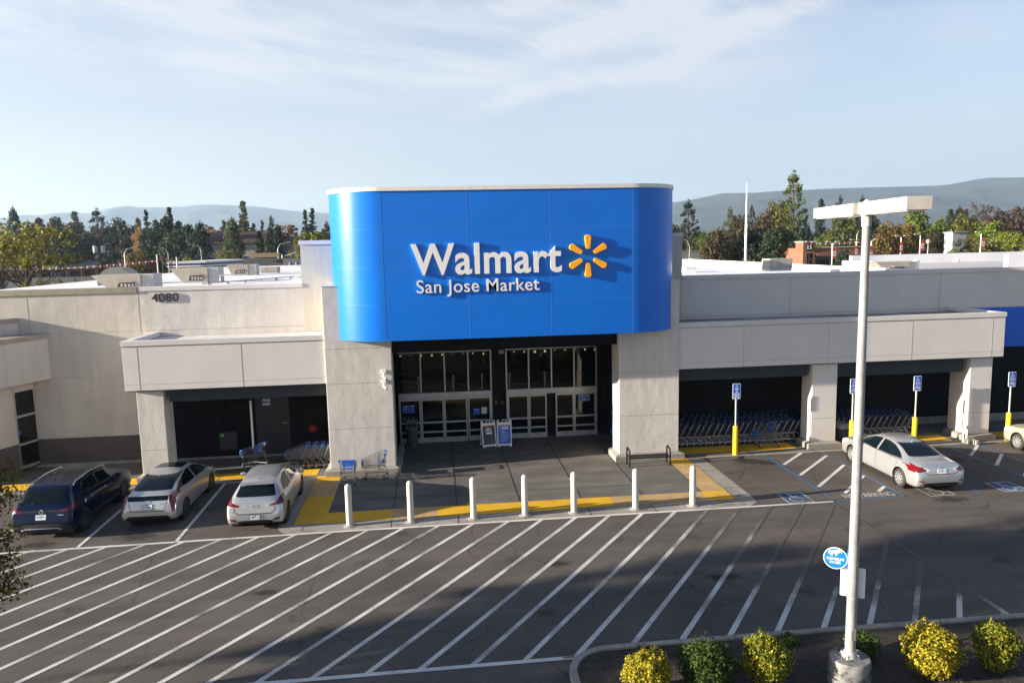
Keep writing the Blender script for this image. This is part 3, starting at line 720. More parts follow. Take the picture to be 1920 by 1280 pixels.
for k in range(6):
    y = 36.5 + 1.5 * k
    for x0, x1 in ((-2.2, 2.0), (3.2, 8.6)):
        mb = MB(); mb.box(x0, x1, y, y + .5, 0, 1.9)
        sh = part('shop_shelf', mb, mat('shelf_dark', (.03, .032, .036)) if 'shelf_dark' not in bpy.data.materials else bpy.data.materials['shelf_dark'])
        mb = MB()
        for j in range(70):
            x = rs.uniform(x0 + .1, x1 - .2); z = rs.choice((.3, .75, 1.2, 1.6)); mb.box(x, x + rs.uniform(.05, .16), y - .06, y - .003, z, z + rs.uniform(.12, .28))
        o = mb.build('goods', mat('goods_%d' % k, rs.choice(((.25, .05, .03), (.05, .18, .05), (.3, .22, .05), (.05, .1, .25), (.3, .3, .28), (.2, .1, .05))), var=.5, scale=9)); attach(o, sh)
em = bpy.data.materials.new('shop_lamp'); em.use_nodes = True; eb = em.node_tree.nodes['Principled BSDF']; eb.inputs['Emission Color'].default_value = (1, .85, .35, 1); eb.inputs['Emission Strength'].default_value = 1.3
for k in range(22):
    x = -2.3 + k * .52
    if 2.4 < x < 3.3: continue
    mb = MB(); mb.box(x, x + rs.uniform(.04, .10), 37.2, 37.26, 3.42 + rs.uniform(-.05, .05), 3.45 + rs.uniform(.02, .04)); part('shop_lamp', mb, em)
mb = MB(); mb.tube([(4.6, 36, 3.75), (5.2, 39.5, 3.55)], .04, 6); part('tube_lamp', mb, em)
mb = MB(); mb.tube([(1.9, 36, 3.75), (2.3, 39.5, 3.55)], .03, 6); part('tube_lamp', mb, em)
# notices on the door glass
def notice(name, x0, x1, z0, z1, m, y=33.26, frame=None, lines=(), txt=None, label=None):
    mb = MB(); mb.box(x0, x1, y - .006, y, z0, z1); n = part(name, mb, m)
    if label: n['label'] = label
    if frame:
        mb = MB(); f = frame
        for a, b, c, e in ((x0 - f, x1 + f, z1, z1 + f), (x0 - f, x1 + f, z0 - f, z0), (x0 - f, x0, z0, z1), (x1, x1 + f, z0, z1)): mb.box(a, b, y - .01, y, c, e)
        o = mb.build('frame', K['signwhite']); attach(o, n)
    for t, a, b, c, e in (txt or ()):
        me = fit_mesh(text_mesh(t, 1, res=3), a, b, c, e, y - .009); o = link('lettering', me, K['signwhite']); attach(o, n)
    if lines:
        mb = MB()
        for a, b, z, h in lines: mb.box(a, b, y - .009, y - .006, z, z + h)
        o = mb.build('printed_lines', K['signwhite']); attach(o, n)
    return n
notice('door_notice', 6.5, 6.98, 1.66, 1.9, K['signblue'], frame=.015, txt=(('Thank you', 6.56, 6.92, 1.775, 1.86),), lines=((6.62, 6.86, 1.70, .025),), label='blue thank you notice')
notice('door_notice', -1.55, -1.0, 1.42, 1.78, K['signblue'], lines=((-1.5, -1.3, 1.72, .02), (-1.5, -1.36, 1.6, .015), (-1.2, -1.04, 1.73, .02)))
notice('door_notice', 1.63, 1.92, 1.22, 1.5, K['signblue'], lines=((1.68, 1.86, 1.44, .02),))
notice('door_notice', 2.0, 2.24, 1.25, 1.55, mat('paper', (.6, .6, .6)))
for x in (-1.52, -1.33, -1.12): notice('door_sticker', x, x + .1, 1.1, 1.24, mat('grey_sticker', (.12, .13, .15)))
# service door with its sign, wall box, far wall door line
sd = empty('service_door', (-7.3, WY, 0)); attach(sd, store); sd.location = (-7.3, WY, 0)
mb = MB(); mb.box(-7.75, -6.35, WY - .05, WY - .03, .1, 2.95)
o = mb.build('door_leaf', mat('door_paint', (.018, .021, .026), rough=.5), bevel=.005); attach(o, sd)
mb = MB(); mb.tube([(-6.62, WY - .05, 1.45), (-6.62, WY - .1, 1.45), (-6.46, WY - .1, 1.46)], .02, 8); o = mb.build('handle', K['galv']); attach(o, sd)
mb = MB(); mb.box(-7.5, -7.02, WY - .06, WY - .05, 2.2, 2.55); o = mb.build('door_sign', mat('dark_blue_sign', (.01, .03, .10))); attach(o, sd)
for t, z in (('FIRE', 2.41), ('RISER', 2.25)):
    me = fit_mesh(text_mesh(t, 1, 0, .02, res=3), -7.42, -7.1, z, z + .11, WY - .064); o = link('lettering', me, K['signwhite']); attach(o, sd)
mb = MB(); mb.box(-9.25, -8.52, WY - .28, WY - .03, .42, 1.2); ub = part('utility_box', mb, mat('box_paint', (.02, .023, .027), rough=.5), bevel=.015)
mb = MB(); mb.box(-9.2, -9.05, WY - .286, WY - .2801, 1.02, 1.12); o = mb.build('green_sticker', mat('green_sticker', (.15, .55, .08))); attach(o, ub)
mb = MB(); mb.tube([(-9.0, WY - .1, 1.2), (-9.0, WY - .1, 3.2)], .03, 8); mb.tube([(-8.75, WY - .1, 1.2), (-8.75, WY - .1, 3.2)], .03, 8); part('conduit', mb, K['black'])

# ------------------------------------------------------------------ neighbouring shop at the left
shop = empty('shop_building', (-18, 32.4, 0), 0, 'beige stucco shop with dark brown base and angled corner canopy at left', 'shop')
mb = MB(); mb.box(-25, -12.17, WY, WY + .3, 1.2, 7.2); part('wall', mb, K['stucco_n'], shop)
mb = MB(); mb.box(-25, -12.17, WY - .01, WY + .3, .12, 1.2); part('wainscot', mb, K['brown'], shop)
mb = MB(); mb.box(-25, -12.17, WY - .03, WY, 0, .12); part('wall_base', mb, K['concrete_l'], shop)
mb = MB(); mb.box(-25, -12.19, WY - .05, WY + .36, 7.2, 7.43); part('parapet_coping', mb, K['tan'], shop, bevel=.008)
mb = MB()
for z in (5.6, 3.75): mb.box(-25, -12.18, WY - .003, WY + .01, z - .006, z + .006)
mb.box(-16.51, -16.495, WY - .0032, WY + .01, 5.61, 7.2)
part('wall_joint', mb, K['jointgrey'], shop)
# corner canopy whose face is set at an angle
def quadbox(mb, pts, z0, z1):
    mb.prism(pts, z0, z1, 'z')
A, B = (-17.10, 29.6), (-15.86, WY - .01)      # visible end of the canopy runs from A back to the wall at B
mb = MB(); quadbox(mb, [A, B, (-26, WY - .01), (-26, 29.2)], 3.74, 5.42); part('canopy_fascia', mb, K['stucco_n'], shop)
mb = MB(); quadbox(mb, [(A[0] + .05, A[1] - .05), (B[0] + .06, B[1]), (-26, WY - .012), (-26, 29.14)], 5.42, 5.62); part('canopy_coping', mb, K['tan'], shop)
A2, B2 = (-17.6, 31.4), (-16.95, WY - .015)
mb = MB(); quadbox(mb, [A2, B2, (-26, WY - .015), (-26, 31.2)], 5.62, 6.12); part('upper_parapet', mb, K['stucco_n'], shop)
mb = MB(); quadbox(mb, [(A2[0] + .05, A2[1] - .05), (B2[0] + .06, B2[1]), (-26, WY - .016), (-26, 31.14)], 6.12, 6.3); part('upper_coping', mb, K['tan'], shop)
C_, D_ = (-17.55, 31.0), (-16.95, 32.0)
mb = MB(); quadbox(mb, [(-17.62, 29.9), (-16.92, 31.45), (-26, 31.45), (-26, 29.9)], 1.25, 3.74); part('corner_pier', mb, K['stucco_n'], shop)
mb = MB(); quadbox(mb, [(-17.6, 29.87), (-16.9, 31.46), (-26, 31.46), (-26, 29.87)], 0.01, 1.25); part('pier_base', mb, K['brown'], shop)
mb = MB(); quadbox(mb, [(-16.92, 31.5), (-16.6, WY - .02), (-18, WY - .02), (-18, 31.5)], 3.35, 3.74); part('window_header', mb, K['stucco_n'], shop)
mb = MB(); quadbox(mb, [(-16.94, 31.5), (-16.64, WY - .02), (-18, WY - .02), (-18, 31.5)], .2, 3.35); wn = part('corner_window', mb, K['glass'], shop)
mb = MB(); dx, dy = .3, .88
for z in (.2, 1.15, 2.3):
    mb.prism([(-16.92, 31.48), (-16.62, WY - .03), (-16.70, WY - .03), (-17.0, 31.5)], z, z + .09, 'z')
mb.prism([(-16.92, 31.48), (-16.905, 31.53), (-16.98, 31.54), (-17.0, 31.5)], .29, 3.35, 'z')
o = mb.build('window_frame', K['alu']); attach(o, wn)
mb = MB(); mb.box(-16.95, -16.85, 31.6, 31.62, 1.6, 1.78, rot=R(71)); o = mb.build('window_sticker', K['signblue']); attach(o, wn)
# ------------------------------------------------------------------ bollards
bl = None
near = ['left end of the row, in front of the two loose carts', 'second in the row, on worn tactile paving', 'third in the row, at the left end of bright yellow paving',
        'middle of the row, before the two sandwich boards', 'fifth in the row, on bright yellow paving', 'sixth in the row, in front of the bench', 'right end of the row, by the marked corner paving']
for i, x in enumerate((-2.92, -.97, 1.06, 2.75, 4.38, 6.46, 8.43)):
    lab = 'cream round-topped bollard, ' + near[i]
    if bl is None:
        bl = empty('bollard', (x, 23.45, 0), 0, lab, 'bollard', 'bollards before the entrance')
        mb = MB(); mb.lathe([(.104, .0), (.104, 1.28)] + [(.104 * math.cos(R(a)), 1.28 + .11 * math.sin(R(a))) for a in range(10, 91, 10)], 24); mb.build('post_cover', K['bollard'], bl, smooth=.9)
        mb = MB(); mb.lathe([(.2, .009), (.19, .03), (.106, .04)], 20); mb.build('footing', K['concrete_l'], bl, smooth=.5)
    else: copy_tree(bl, loc=(x, 23.45, 0), label=lab)

# ------------------------------------------------------------------ accessible parking signs
def rounded(x0, x1, z0, z1, r, n=5):
    p = []
    for cx, cz, a in ((x1 - r, z1 - r, 0), (x0 + r, z1 - r, 90), (x0 + r, z0 + r, 180), (x1 - r, z0 + r, 270)):
        p += [(cx + r * math.cos(R(a + 90 * k / n)), cz + r * math.sin(R(a + 90 * k / n))) for k in range(n + 1)]
    return p
def ada(x, lab, first, h):
    t = empty('parking_sign', (x, 29.0, 0), 0, lab, 'parking sign', 'blue accessible parking signs on yellow posts')
    mb = MB(); mb.tube([(0, 0, 0), (0, 0, 2.9)], .035, 10); mb.build('post', K['galv'], t, smooth=.8)
    mb = MB(); mb.lathe([(.1, 0), (.1, h), (.075, h + .02), (.0, h + .025)], 18, caps=False); mb.build('post_sleeve', K['yellow'], t, smooth=.6)
    mb = MB(); mb.prism(rounded(-.17, .17, 2.36, 3.0, .035), -.06, -.045, 'y'); mb.build('sign_plate', K['signwhite'], t)
    pn = MB(); pn.prism(rounded(-.155, .155, 2.53, 2.985, .025), -.063, -.0601, 'y'); pn.prism(rounded(-.155, .155, 2.372, 2.52, .025), -.063, -.0601, 'y'); face = pn.build('sign_face', K['signblue'], t)
    mb = MB(); s = .15 if first else .235
    wheelchair(mb, -s * .5, 2.965 - s, s, lambda u, v: (u, -.066, v))
    if first:
        for a, b, z, hh in ((-.09, .09, 2.765, .03), (-.05, .05, 2.71, .022), (-.04, .04, 2.64, .035), (-.12, .12, 2.56, .04), (-.1, .1, 2.455, .04), (-.13, -.03, 2.39, .035), (.01, .13, 2.39, .035)): mb.face((a, -.066, z), (b, -.066, z), (b, -.066, z + hh), (a, -.066, z + hh))
    else:
        for a, b, z, hh in ((-.11, .11, 2.475, .032), (-.13, -.04, 2.39, .03), (.02, .13, 2.39, .03)): mb.face((a, -.066, z), (b, -.066, z), (b, -.066, z + hh), (a, -.066, z + hh))
    mb.build('symbol', K['signwhite'], face, fix=False)
    if not first:
        for tx, a, b, z, hh in (('PARKING', -.135, .135, 2.655, .065), ('ONLY', -.08, .08, 2.55, .065)):
            link('lettering', fit_mesh(text_mesh(tx, 1, 0, .02, res=3), a, b, z, z + hh, -.066), K['signwhite'], face)
ada(12.22, 'blue accessible parking sign with the small symbol, first from the entrance', True, 1.2)
ada(17.3, 'blue accessible parking sign partly behind the tall lamp post', False, 1.2)
ada(20.12, 'blue accessible parking sign standing above the silver sedan', False, 1.2)
ada(24.42, 'blue accessible parking sign at the right edge above the beige car', False, 1.2)

# ------------------------------------------------------------------ shopping carts
def cart_meshes(wire, blue, fwire=None):
    """nose towards -X, handle at +X; origin on the ground"""
    W = .27; out = []
    def P(u, v, s):   # basket side: u along length 0 nose..1 handle, v height 0..1
        x = -.42 + .86 * u; z = (.44 + .06 * u) + v * (.27 + .23 * u); w = (.20 + .05 * u) + v * .02
        return (x - .03 * v, s * w, z)
    bk = MB(); n = 6
    for s in (-1, 1):
        for k in range(7): bk.tube([P(0, k / 6, s), P(.5, k / 6, s), P(1, k / 6, s)], .006, 4, cap=False)
        for k in range(13): bk.tube([P(k / 12, 0, s), P(k / 12, 1, s)], .005, 4, cap=False)
        bk.tube([P(0, 1, s), P(1, 1, s)], .009, 5)
    for k in range(8):
        t = -1 + 2 * k / 7
        a = P(0, 1, 1); b = P(0, 0, 1); c = P(1, 0, 1); d = P(1, .95, 1)
        bk.tube([(a[0], a[1] * t, a[2]), (b[0], b[1] * t, b[2]), (c[0], c[1] * t, c[2]), (d[0], d[1] * t, d[2])], .0035, 4, cap=False)
    for k in range(1, 9):
        u = k / 9; q = P(u, 0, 1); bk.tube([(q[0], -q[1], q[2]), (q[0], q[1], q[2])], .0035, 4, cap=False)
    for k in range(4):
        q = P(0, k / 3, 1); bk.tube([(q[0], -q[1], q[2]), (q[0], q[1], q[2])], .006, 4, cap=False)
        q = P(1, k / 3, 1); bk.tube([(q[0], -q[1], q[2]), (q[0], q[1], q[2])], .005, 4, cap=False)
    out.append(('basket', bk, wire))
    fr = MB()
    for s in (-1, 1):
        fr.tube([(.47, s * .27, .98), (.40, s * .27, .93), (.18, s * .25, .47), (.16, s * .25, .43), (.36, s * .26, .40), (.50, s * .27, .16), (.47, s * .27, .13), (-.36, s * .21, .15)], .017, 6)
        fr.tube([(.16, s * .25, .43), (-.40, s * .205, .43)], .009, 5)
        fr.tube([(-.36, s * .21, .15), (-.30, s * .21, .43)], .009, 5)
    fr.tube([(-.36, -.21, .15), (-.36, .21, .15)], .01, 5); fr.tube([(.16, -.25, .43), (.16, .25, .43)], .009, 5)
    for k in range(6): y = -.2 + .08 * k; fr.tube([(-.36, y, .15), (.36, y * 1.2, .15)], .004, 4, cap=False)
    out.append(('frame', fr, fwire or wire))
    hd = MB(); hd.tube([(.48, -.275, .985), (.49, 0, .99), (.48, .275, .985)], .019, 8)
    for s in (-1, 1): hd.box(.40, .50, s * .275 - .022, s * .275 + .022, .925, 1.0)
    out.append(('handle', hd, blue))
    sp_ = MB(); sp_.box(.17, .19, -.2, .2, .66, .90); sp_.box(.19, .40, -.2, .2, .62, .64); out.append(('child_seat', sp_, blue))
    np_ = MB(); np_.box(-.475, -.46, -.21, .21, .47, .72); np_.box(-.47, -.44, -.235, -.21, .50, .70); np_.box(-.47, -.44, .21, .235, .50, .70); out.append(('nose_panel', np_, blue))
    return out
def make_cart(lab, group, loc, rz, wire, blue, fwire=None):
    t = empty('shopping_cart', loc, rz, lab, 'shopping cart', group)
    for n_, mb, m in cart_meshes(wire, blue, fwire): mb.build(n_, m, t, fix=False, smooth=True)
    wm = MB(); wm.lathe([(.03, -.016), (.062, -.016), (.065, 0), (.062, .016), (.03, .016)], 14, (0, 0, 0), 'y'); wmesh = wm.mesh('wheel')
    for x, y in ((-.36, -.21), (-.36, .21), (.46, -.27), (.46, .27)):
        w = link('wheel', wmesh, K['rubber'] if not wmesh.materials else None, t, smooth=True); w.location = (x, y, .066)
        f = MB(); f.box(-.02, .02, -.024, -.02, 0, .1); f.box(-.02, .02, .02, .024, 0, .1); f.box(-.02, .02, -.024, .024, .1, .105); f.build('caster_fork', K['galv'], w)
    return t
GA, GB, GC = 'carts nested beneath the right canopy, left bay', 'carts nested beneath the right canopy, middle bay', 'carts nested beneath the left canopy'
cz = .006
c0 = make_cart('shopping cart seen from its handle end, in front of the left pier', None, (-3.42, 28.02, cz), R(-92), K['wire'], K['cartblue'])
copy_tree(c0, loc=(-2.5, 28.45, cz), rz=R(2), label='shopping cart seen side-on, nose to the left, by the left pier')
copy_tree(c0, loc=(14.0, 30.0, cz), rz=R(5), label='lone shopping cart standing out from the nested rows beneath the right canopy')
cp0 = copy_tree(c0, loc=(-7.58, 30.8, cz), rz=R(-24), label='shopping cart with a tall white pole, beneath the left canopy')
mb = MB(); mb.tube([(-.12, .2, .72), (-.12, .2, 2.72)], .045, 12); mb.build('pole', K['white_metal'], cp0, smooth=.8)
copy_tree(c0, loc=(8.05, 31.4, cz), rz=R(8), label='shopping cart half hidden behind the right entrance pier')
for k in range(8): copy_tree(c0, loc=(-5.72 + .3 * k, 30.35 + r2.uniform(-.015, .015), cz), rz=R(r2.uniform(-1, 1)), label='shopping cart nested in the row beneath the left canopy, beside the left pier', group=GC)
dk = make_cart('shopping cart nested in the front row between the right entrance pier and the next pillar', GA, (10.2, 30.7, cz), 0, K['wired'], K['cartdull'], K['wirelight'])
rows = ((30.7, 'front'), (31.35, 'second'), (31.98, 'rear'))
for j, (y, nm) in enumerate(rows):
    for k in range(19):
        if j == 0 and k == 0: continue
        copy_tree(dk, loc=(10.2 + .285 * k + r2.uniform(-.03, .03), y + r2.uniform(-.02, .02), cz), rz=R(r2.uniform(-1.5, 1.5)), label='shopping cart nested in the %s row between the right entrance pier and the next pillar' % nm, group=GA)
    for k in range(13 if j < 2 else 11):
        copy_tree(dk, loc=(17.15 + .285 * k + r2.uniform(-.03, .03), y + r2.uniform(-.02, .02), cz), rz=R(r2.uniform(-1.5, 1.5)), label='shopping cart nested in the %s row in the bay behind the silver sedan' % nm, group=GB)
# bunch of red flowers above the left row
fl = empty('flower_bouquet', (-5.2, 31.2, 0), 0, 'dark red bouquet on a stand behind the left cart row', 'flowers')
mb = MB(); mb.tube([(0, 0, 0), (0, 0, 1.25)], .02, 6); mb.lathe([(.12, 0), (.12, .02), (.02, .03)], 12); mb.build('stand', K['blackmetal'], fl)
mb = MB(); r4 = random.Random(9)
for k in range(260):
    d = Vector((r4.gauss(0, 1), r4.gauss(0, 1), r4.gauss(0, 1))).normalized() * r4.uniform(.08, .22); c = Vector((0, 0, 1.42)) + d
    u = d.orthogonal().normalized() * .035; w = d.cross(u).normalized() * .035
    mb.face(c + u, c + w, c - u, c - w)
mb.build('blooms', mat_leaf('red_petals', [(.10, .006, .01), (.2, .012, .012), (.3, .06, .02), (.03, .05, .02)]), fl, fix=False)

# ------------------------------------------------------------------ bench
bn = empty('bench', (8.3, 28.2, 0), 0, 'black metal slatted backless bench in front of the right entrance pier', 'bench')
mb = MB()
for s in (-1, 1): mb.tube([(s * .82, -.2, .01), (s * .82, -.2, .62), (s * .82, -.14, .68), (s * .82, .16, .72), (s * .82, .22, .66), (s * .82, .22, .01)], .032, 8)
mb.tube([(-.82, .22, .36), (.82, .22, .36)], .022, 6); mb.tube([(-.82, -.2, .36), (.82, -.2, .36)], .022, 6)
mb.build('arm_frame', K['blackmetal'], bn, smooth=.8)
mb = MB()
for k in range(30): x = -.79 + 1.58 * k / 29; mb.box(x - .016, x + .016, -.2, .22, .385, .4)
mb.build('seat', K['blackmetal'], bn)

# ------------------------------------------------------------------ sandwich boards
def aframe(loc, rz, lab, facemat, lines):
    t = empty('sandwich_board', loc, rz, lab, 'sandwich board', 'sandwich boards by the doors')
    W, Hh, lean = .32, 1.12, .2
    def tilt(ob, s):
        ob.parent = t; ob.location = (0, s * .25, 0); ob.rotation_euler = (s * R(11.5), 0, 0)
    for s in (-1, 1):
        mb = MB()
        for a, b, c, d in ((-W, -W + .045, .05, Hh), (W - .045, W, .05, Hh), (-W + .045, W - .045, .05, .12), (-W + .045, W - .045, Hh - .15, Hh - .06), (-W + .02, -W + .09, 0, .05), (W - .09, W - .02, 0, .05), (-W, -W + .1, Hh, Hh + .05), (W - .1, W, Hh, Hh + .05)): mb.box(a, b, -.02, .02, c, d)
        mb.tube([(-.08, 0, Hh - .06), (-.08, 0, Hh + .05), (.08, 0, Hh + .05), (.08, 0, Hh - .06)], .018, 6)
        f = mb.build('board_frame', K['white'], None, bevel=.006); tilt(f, s)
        mb = MB(); mb.box(-W + .045, W - .045, -.012, .012, .12, Hh - .15); p = mb.build('poster', facemat, None); tilt(p, s)
        if s < 0:
            mb = MB(); mb.box(-W + .05, W - .05, -.0145, -.0125, Hh - .19, Hh - .165); q = mb.build('orange_stripe', K['orange'], p)
            mb = MB()
            for a, b, z, h in lines: mb.face((a, -.0145, z), (b, -.0145, z), (b, -.0145, z + h), (a, -.0145, z + h))
            q = mb.build('printed_lines', K['signwhite'], p, fix=False)
    return t
dkp = mat('dark_poster', (.012, .02, .05), rough=.3, var=.3, scale=3, space='obj')
blp = mat('blue_poster', (.006, .10, .48), rough=.3, var=.05, space='obj')
aframe((2.2, 32.25, .005), R(12), 'dark sandwich board turned to the left, with centred white lines', dkp, ((-.12, .1, .82, .03), (-.14, .12, .76, .03), (-.16, .14, .70, .03), (-.12, .14, .58, .075)))
aframe((2.92, 32.25, .005), R(-2), 'bright blue sandwich board facing the car park, with many small lines', blp, ((-.1, .16, .86, .025), (-.12, .18, .815, .025), (-.15, .18, .77, .025), (-.16, .0, .68, .012), (-.16, .12, .62, .012), (-.16, .16, .53, .012), (-.14, .17, .45, .012), (-.16, .15, .36, .012), (-.12, .08, .26, .014), (-.16, -.12, .25, .03), (-.2, -.17, .84, .05)))

# ------------------------------------------------------------------ bins, door-side, pillar
def bin_(loc, lab, hood):
    t = empty('trash_can', loc, 0, lab, 'trash can')
    mb = MB(); mb.lathe([(.21, 0), (.235, .02), (.265, .78), (.285, .79), (.285, .84), (.26, .845)], 28); mb.build('can', mat('dark_grey_bin', (.045, .048, .052), rough=.55, space='obj'), t, smooth=.6)
    if hood:
        mb = MB(); mb.lathe([(.29, .84), (.28, .9), (.22, .93)], 28, caps=False)
        mb.box(-.24, -.2, -.2, .2, .86, 1.1); mb.box(.2, .24, -.2, .2, .86, 1.1); mb.prism([(-.22, 1.1), (.22, 1.1), (.1, 1.24), (-.1, 1.24)], -.25, .25, 'x'); mb.build('hood', mat('grey_bin_hood', (.10, .105, .11), rough=.5, space='obj'), t, smooth=.5)
    else:
        mb = MB(); mb.lathe([(.3, .66), (.295, .85), (.24, .9), (.2, .86), (.0, .7)], 28, caps=False)
        for v in range(0, len(mb.v)): x, y, z = mb.v[v]; mb.v[v] = (x * (1 + .05 * math.sin(v * 2.3)), y * (1 + .05 * math.cos(v * 1.7)), z + .02 * math.sin(v * 3.1))
        mb.build('bin_liner', mat('grey_bin_liner', (.22, .22, .23), rough=.4, space='obj'), t, smooth=.9)
bin_((-1.15, 32.75, .004), 'dark bin with hooded lid before the left glass doors', True)
bin_((17.4, 29.9, .013), 'dark bin with pale liner beside the pillar behind the lamp post', False)

# parked scooter cart behind the far pillar
sc = empty('mobility_scooter', (24.5, 31.2, .005), R(-60), 'dark shopping scooter with red seat back behind the farthest pillar', 'scooter')
mb = MB(); mb.box(-.5, .4, -.25, .25, .12, .3); mb.box(-.5, -.1, -.2, .2, .3, .5); mb.tube([(.35, 0, .25), (.5, 0, .95), (.42, 0, 1.0)], .03, 8); mb.tube([(.42, -.25, 1.0), (.42, .25, 1.0)], .02, 6); mb.build('chassis', K['blackplastic'], sc, bevel=.02)
mb = MB(); mb.box(-.42, -.02, -.22, .22, .52, .62); mb.box(-.48, -.38, -.22, .22, .6, 1.05); mb.build('seat', mat('dark_red_vinyl', (.08, .012, .014), rough=.5), sc, bevel=.03)
mb = MB()
for x, y in ((-.38, -.3), (-.38, .3), (.42, 0)): mb.lathe([(.06, -.04), (.14, -.04), (.15, 0), (.14, .04), (.06, .04)], 16, (x, y, .15), 'y')
mb.build('wheels', K['rubber'], sc, smooth=.6)
# stub posts and striped kerb blocks at the farthest pillar
for i, (x, y) in enumerate(((22.40, 29.05), (22.52, 29.0))):
    o = MB().lathe([(.035, 0), (.035, .56), (.02, .58)], 14, (0, 0, 0)).build('stub_post', K['white_metal'], None, smooth=.6); o.location = (x, y, .0)
    tag(o, ('short white stub post nearer the cart bay, at the farthest pillar', 'short white stub post nearer the farthest pillar face')[i], 'post', 'stub posts at the farthest pillar')
mb = MB(); mb.box(22.36, 22.48, 28.72, 28.92, .006, .2); kb = tag(mb.build('kerb_block', K['concrete_l'], None, bevel=.02), 'pale striped kerb block left of the farthest pillar', 'kerb block')
mb = MB(); mb.box(22.355, 22.485, 28.79, 28.85, .04, .205); q = mb.build('dark_stripe', K['blackplastic']); attach(q, kb)
mb = MB(); mb.box(22.58, 22.72, 28.5, 28.7, .006, .22); kb = tag(mb.build('kerb_block', K['concrete_l'], None, bevel=.02), 'pale striped kerb block in front of the farthest pillar', 'kerb block')
mb = MB(); mb.box(22.575, 22.725, 28.57, 28.63, .04, .225); q = mb.build('dark_stripe', K['blackplastic']); attach(q, kb)
# wheel stop shadow objects: concrete wheel stops under the parked noses are hidden by the cars

# security cameras on the left pier
for i, z in enumerate((4.0, 3.62)):
    t = empty('security_camera', (-2.02, 28.995, z), 0, ('upper white bullet camera on the left entrance pier', 'lower white bullet camera on the left entrance pier')[i], 'security camera', 'bullet cameras on the left pier')
    mb = MB(); mb.box(-.09, .09, -.06, 0, -.02, .13); mb.build('mount_box', K['white'], t, bevel=.01)
    mb = MB(); mb.tube([(.0, -.06, .0), (.0, -.14, -.1), (.02, -.16, -.14)], .022, 8); mb.tube([(-.03, -.10, -.09), (.10, -.28, -.20)], .045, 12); mb.build('camera_body', K['white'], t, smooth=.7)
    mb = MB(); mb.tube([(.1005, -.2807, -.2004), (.104, -.286, -.203)], .036, 12); mb.build('lens', K['blackplastic'], t)

# litter
for i, (x, y, lab) in enumerate(((4.95, 26.9, 'crumpled white wrapper lying on the dark entrance plaza'), (3.9, 12.8, 'crumpled white cup in the planting bed between the two left shrubs'))):
    bm = bmesh.new(); bmesh.ops.create_icosphere(bm, subdivisions=2, radius=.07)
    for v in bm.verts: v.co *= 1 + .5 * mnoise.noise(v.co * 22 + Vector((i * 9, 0, 0))); v.co.z *= .5
    me = bpy.data.meshes.new('litter'); bm.to_mesh(me); bm.free(); o = link('litter', me, K['signwhite']); o.location = (x, y, .04 if i == 0 else .22); tag(o, lab, 'litter')

# ------------------------------------------------------------------ the tall lamp post
LX, LY = 7.83, 12.9
lp = empty('lamp_post', (LX, LY, 0), 0, 'tall pale lamp post with two long box lamps on a round concrete base', 'lamp post')
mb = MB(); mb.lathe([(.385, -.05), (.385, .66), (.375, .70), (.36, .715), (.0, .72)], 40, caps=False)
mbm, nt, b = NT('lamp_base_concrete'); L = nt.links; P_ = N(nt, 'ShaderNodeNewGeometry').outputs['Position']
n1 = N(nt, 'ShaderNodeTexNoise', Scale=3.5, Detail=7, Roughness=.65); L.new(P_, n1.inputs['Vector'])
r1 = ramp(nt, [(.36, (.02, .02, .021)), (.45, (.12, .12, .12)), (.7, (.26, .255, .25))]); L.new(n1.outputs[0], r1.inputs[0]); L.new(r1.outputs[0], b.inputs['Base Color']); b.inputs['Roughness'].default_value = .85
n2 = N(nt, 'ShaderNodeTexNoise', Scale=30, Detail=5); L.new(P_, n2.inputs['Vector']); bp = N(nt, 'ShaderNodeBump', Strength=.4, Distance=.01); L.new(n2.outputs[0], bp.inputs['Height']); L.new(bp.outputs[0], b.inputs['Normal'])
mb.build('concrete_base', mbm, lp, smooth=.6)
mb = MB(); mb.prism([(-.14, -.14), (.14, -.14), (.14, .14), (-.14, .14)], .72, .745, 'z'); mb.lathe([(.15, .745), (.13, .80), (.108, .86)], 20); mb.build('base_cover', K['galv'], lp, smooth=.5, bevel=.004)
mb = MB(); mb.tube([(0, 0, .74), (0, 0, 3.3), (0, 0, 6), (0, 0, 9.1)], [.098, .092, .083, .068], 24); mb.build('pole', K['polemetal'], lp, smooth=.8)
mb = MB(); mb.lathe([(.075, 9.0), (.085, 9.0), (.085, 9.2), (.075, 9.26)], 20); mb.build('pole_collar', K['lampmetal'], lp, smooth=.5)
# lamp boxes run almost along the line of sight
ax = (Vector((7.62, 11.0)) - Vector((8.16, 15.0))).normalized(); aa = math.atan2(ax.y, ax.x)
for s, l0, l1 in ((1, .09, 1.85), (-1, .12, 2.05)):
    mb = MB(); x0, x1 = (l0, l1) if s > 0 else (-l1, -l0)
    mb.box(x0, x1, -.2, .2, 9.215, 9.425); h = mb.build('lamp_head', K['lampmetal'], lp, bevel=.006); h.rotation_euler = (0, 0, aa)
    mb = MB(); mb.box(x0 + .1 if s > 0 else x0 + .06, x1 - .06 if s > 0 else x1 - .1, -.16, .16, 9.2, 9.2145); q = mb.build('lens', K['lens'], h)
mb = MB(); mb.box(-.13, .1, -.06, .06, 9.2, 9.33); mb.lathe([(.06, 9.26), (.06, 9.46), (.03, 9.48)], 16); q = mb.build('arm', K['lampmetal'], lp); q.rotation_euler = (0, 0, aa)
mb = MB()
for z in (1.95, 2.42, 2.62, 2.8): mb.lathe([(.097, z - .012), (.1, z - .012), (.1, z + .012), (.097, z + .012)], 24, caps=False)
mb.build('sign_strap', K['galv'], lp, smooth=.5)
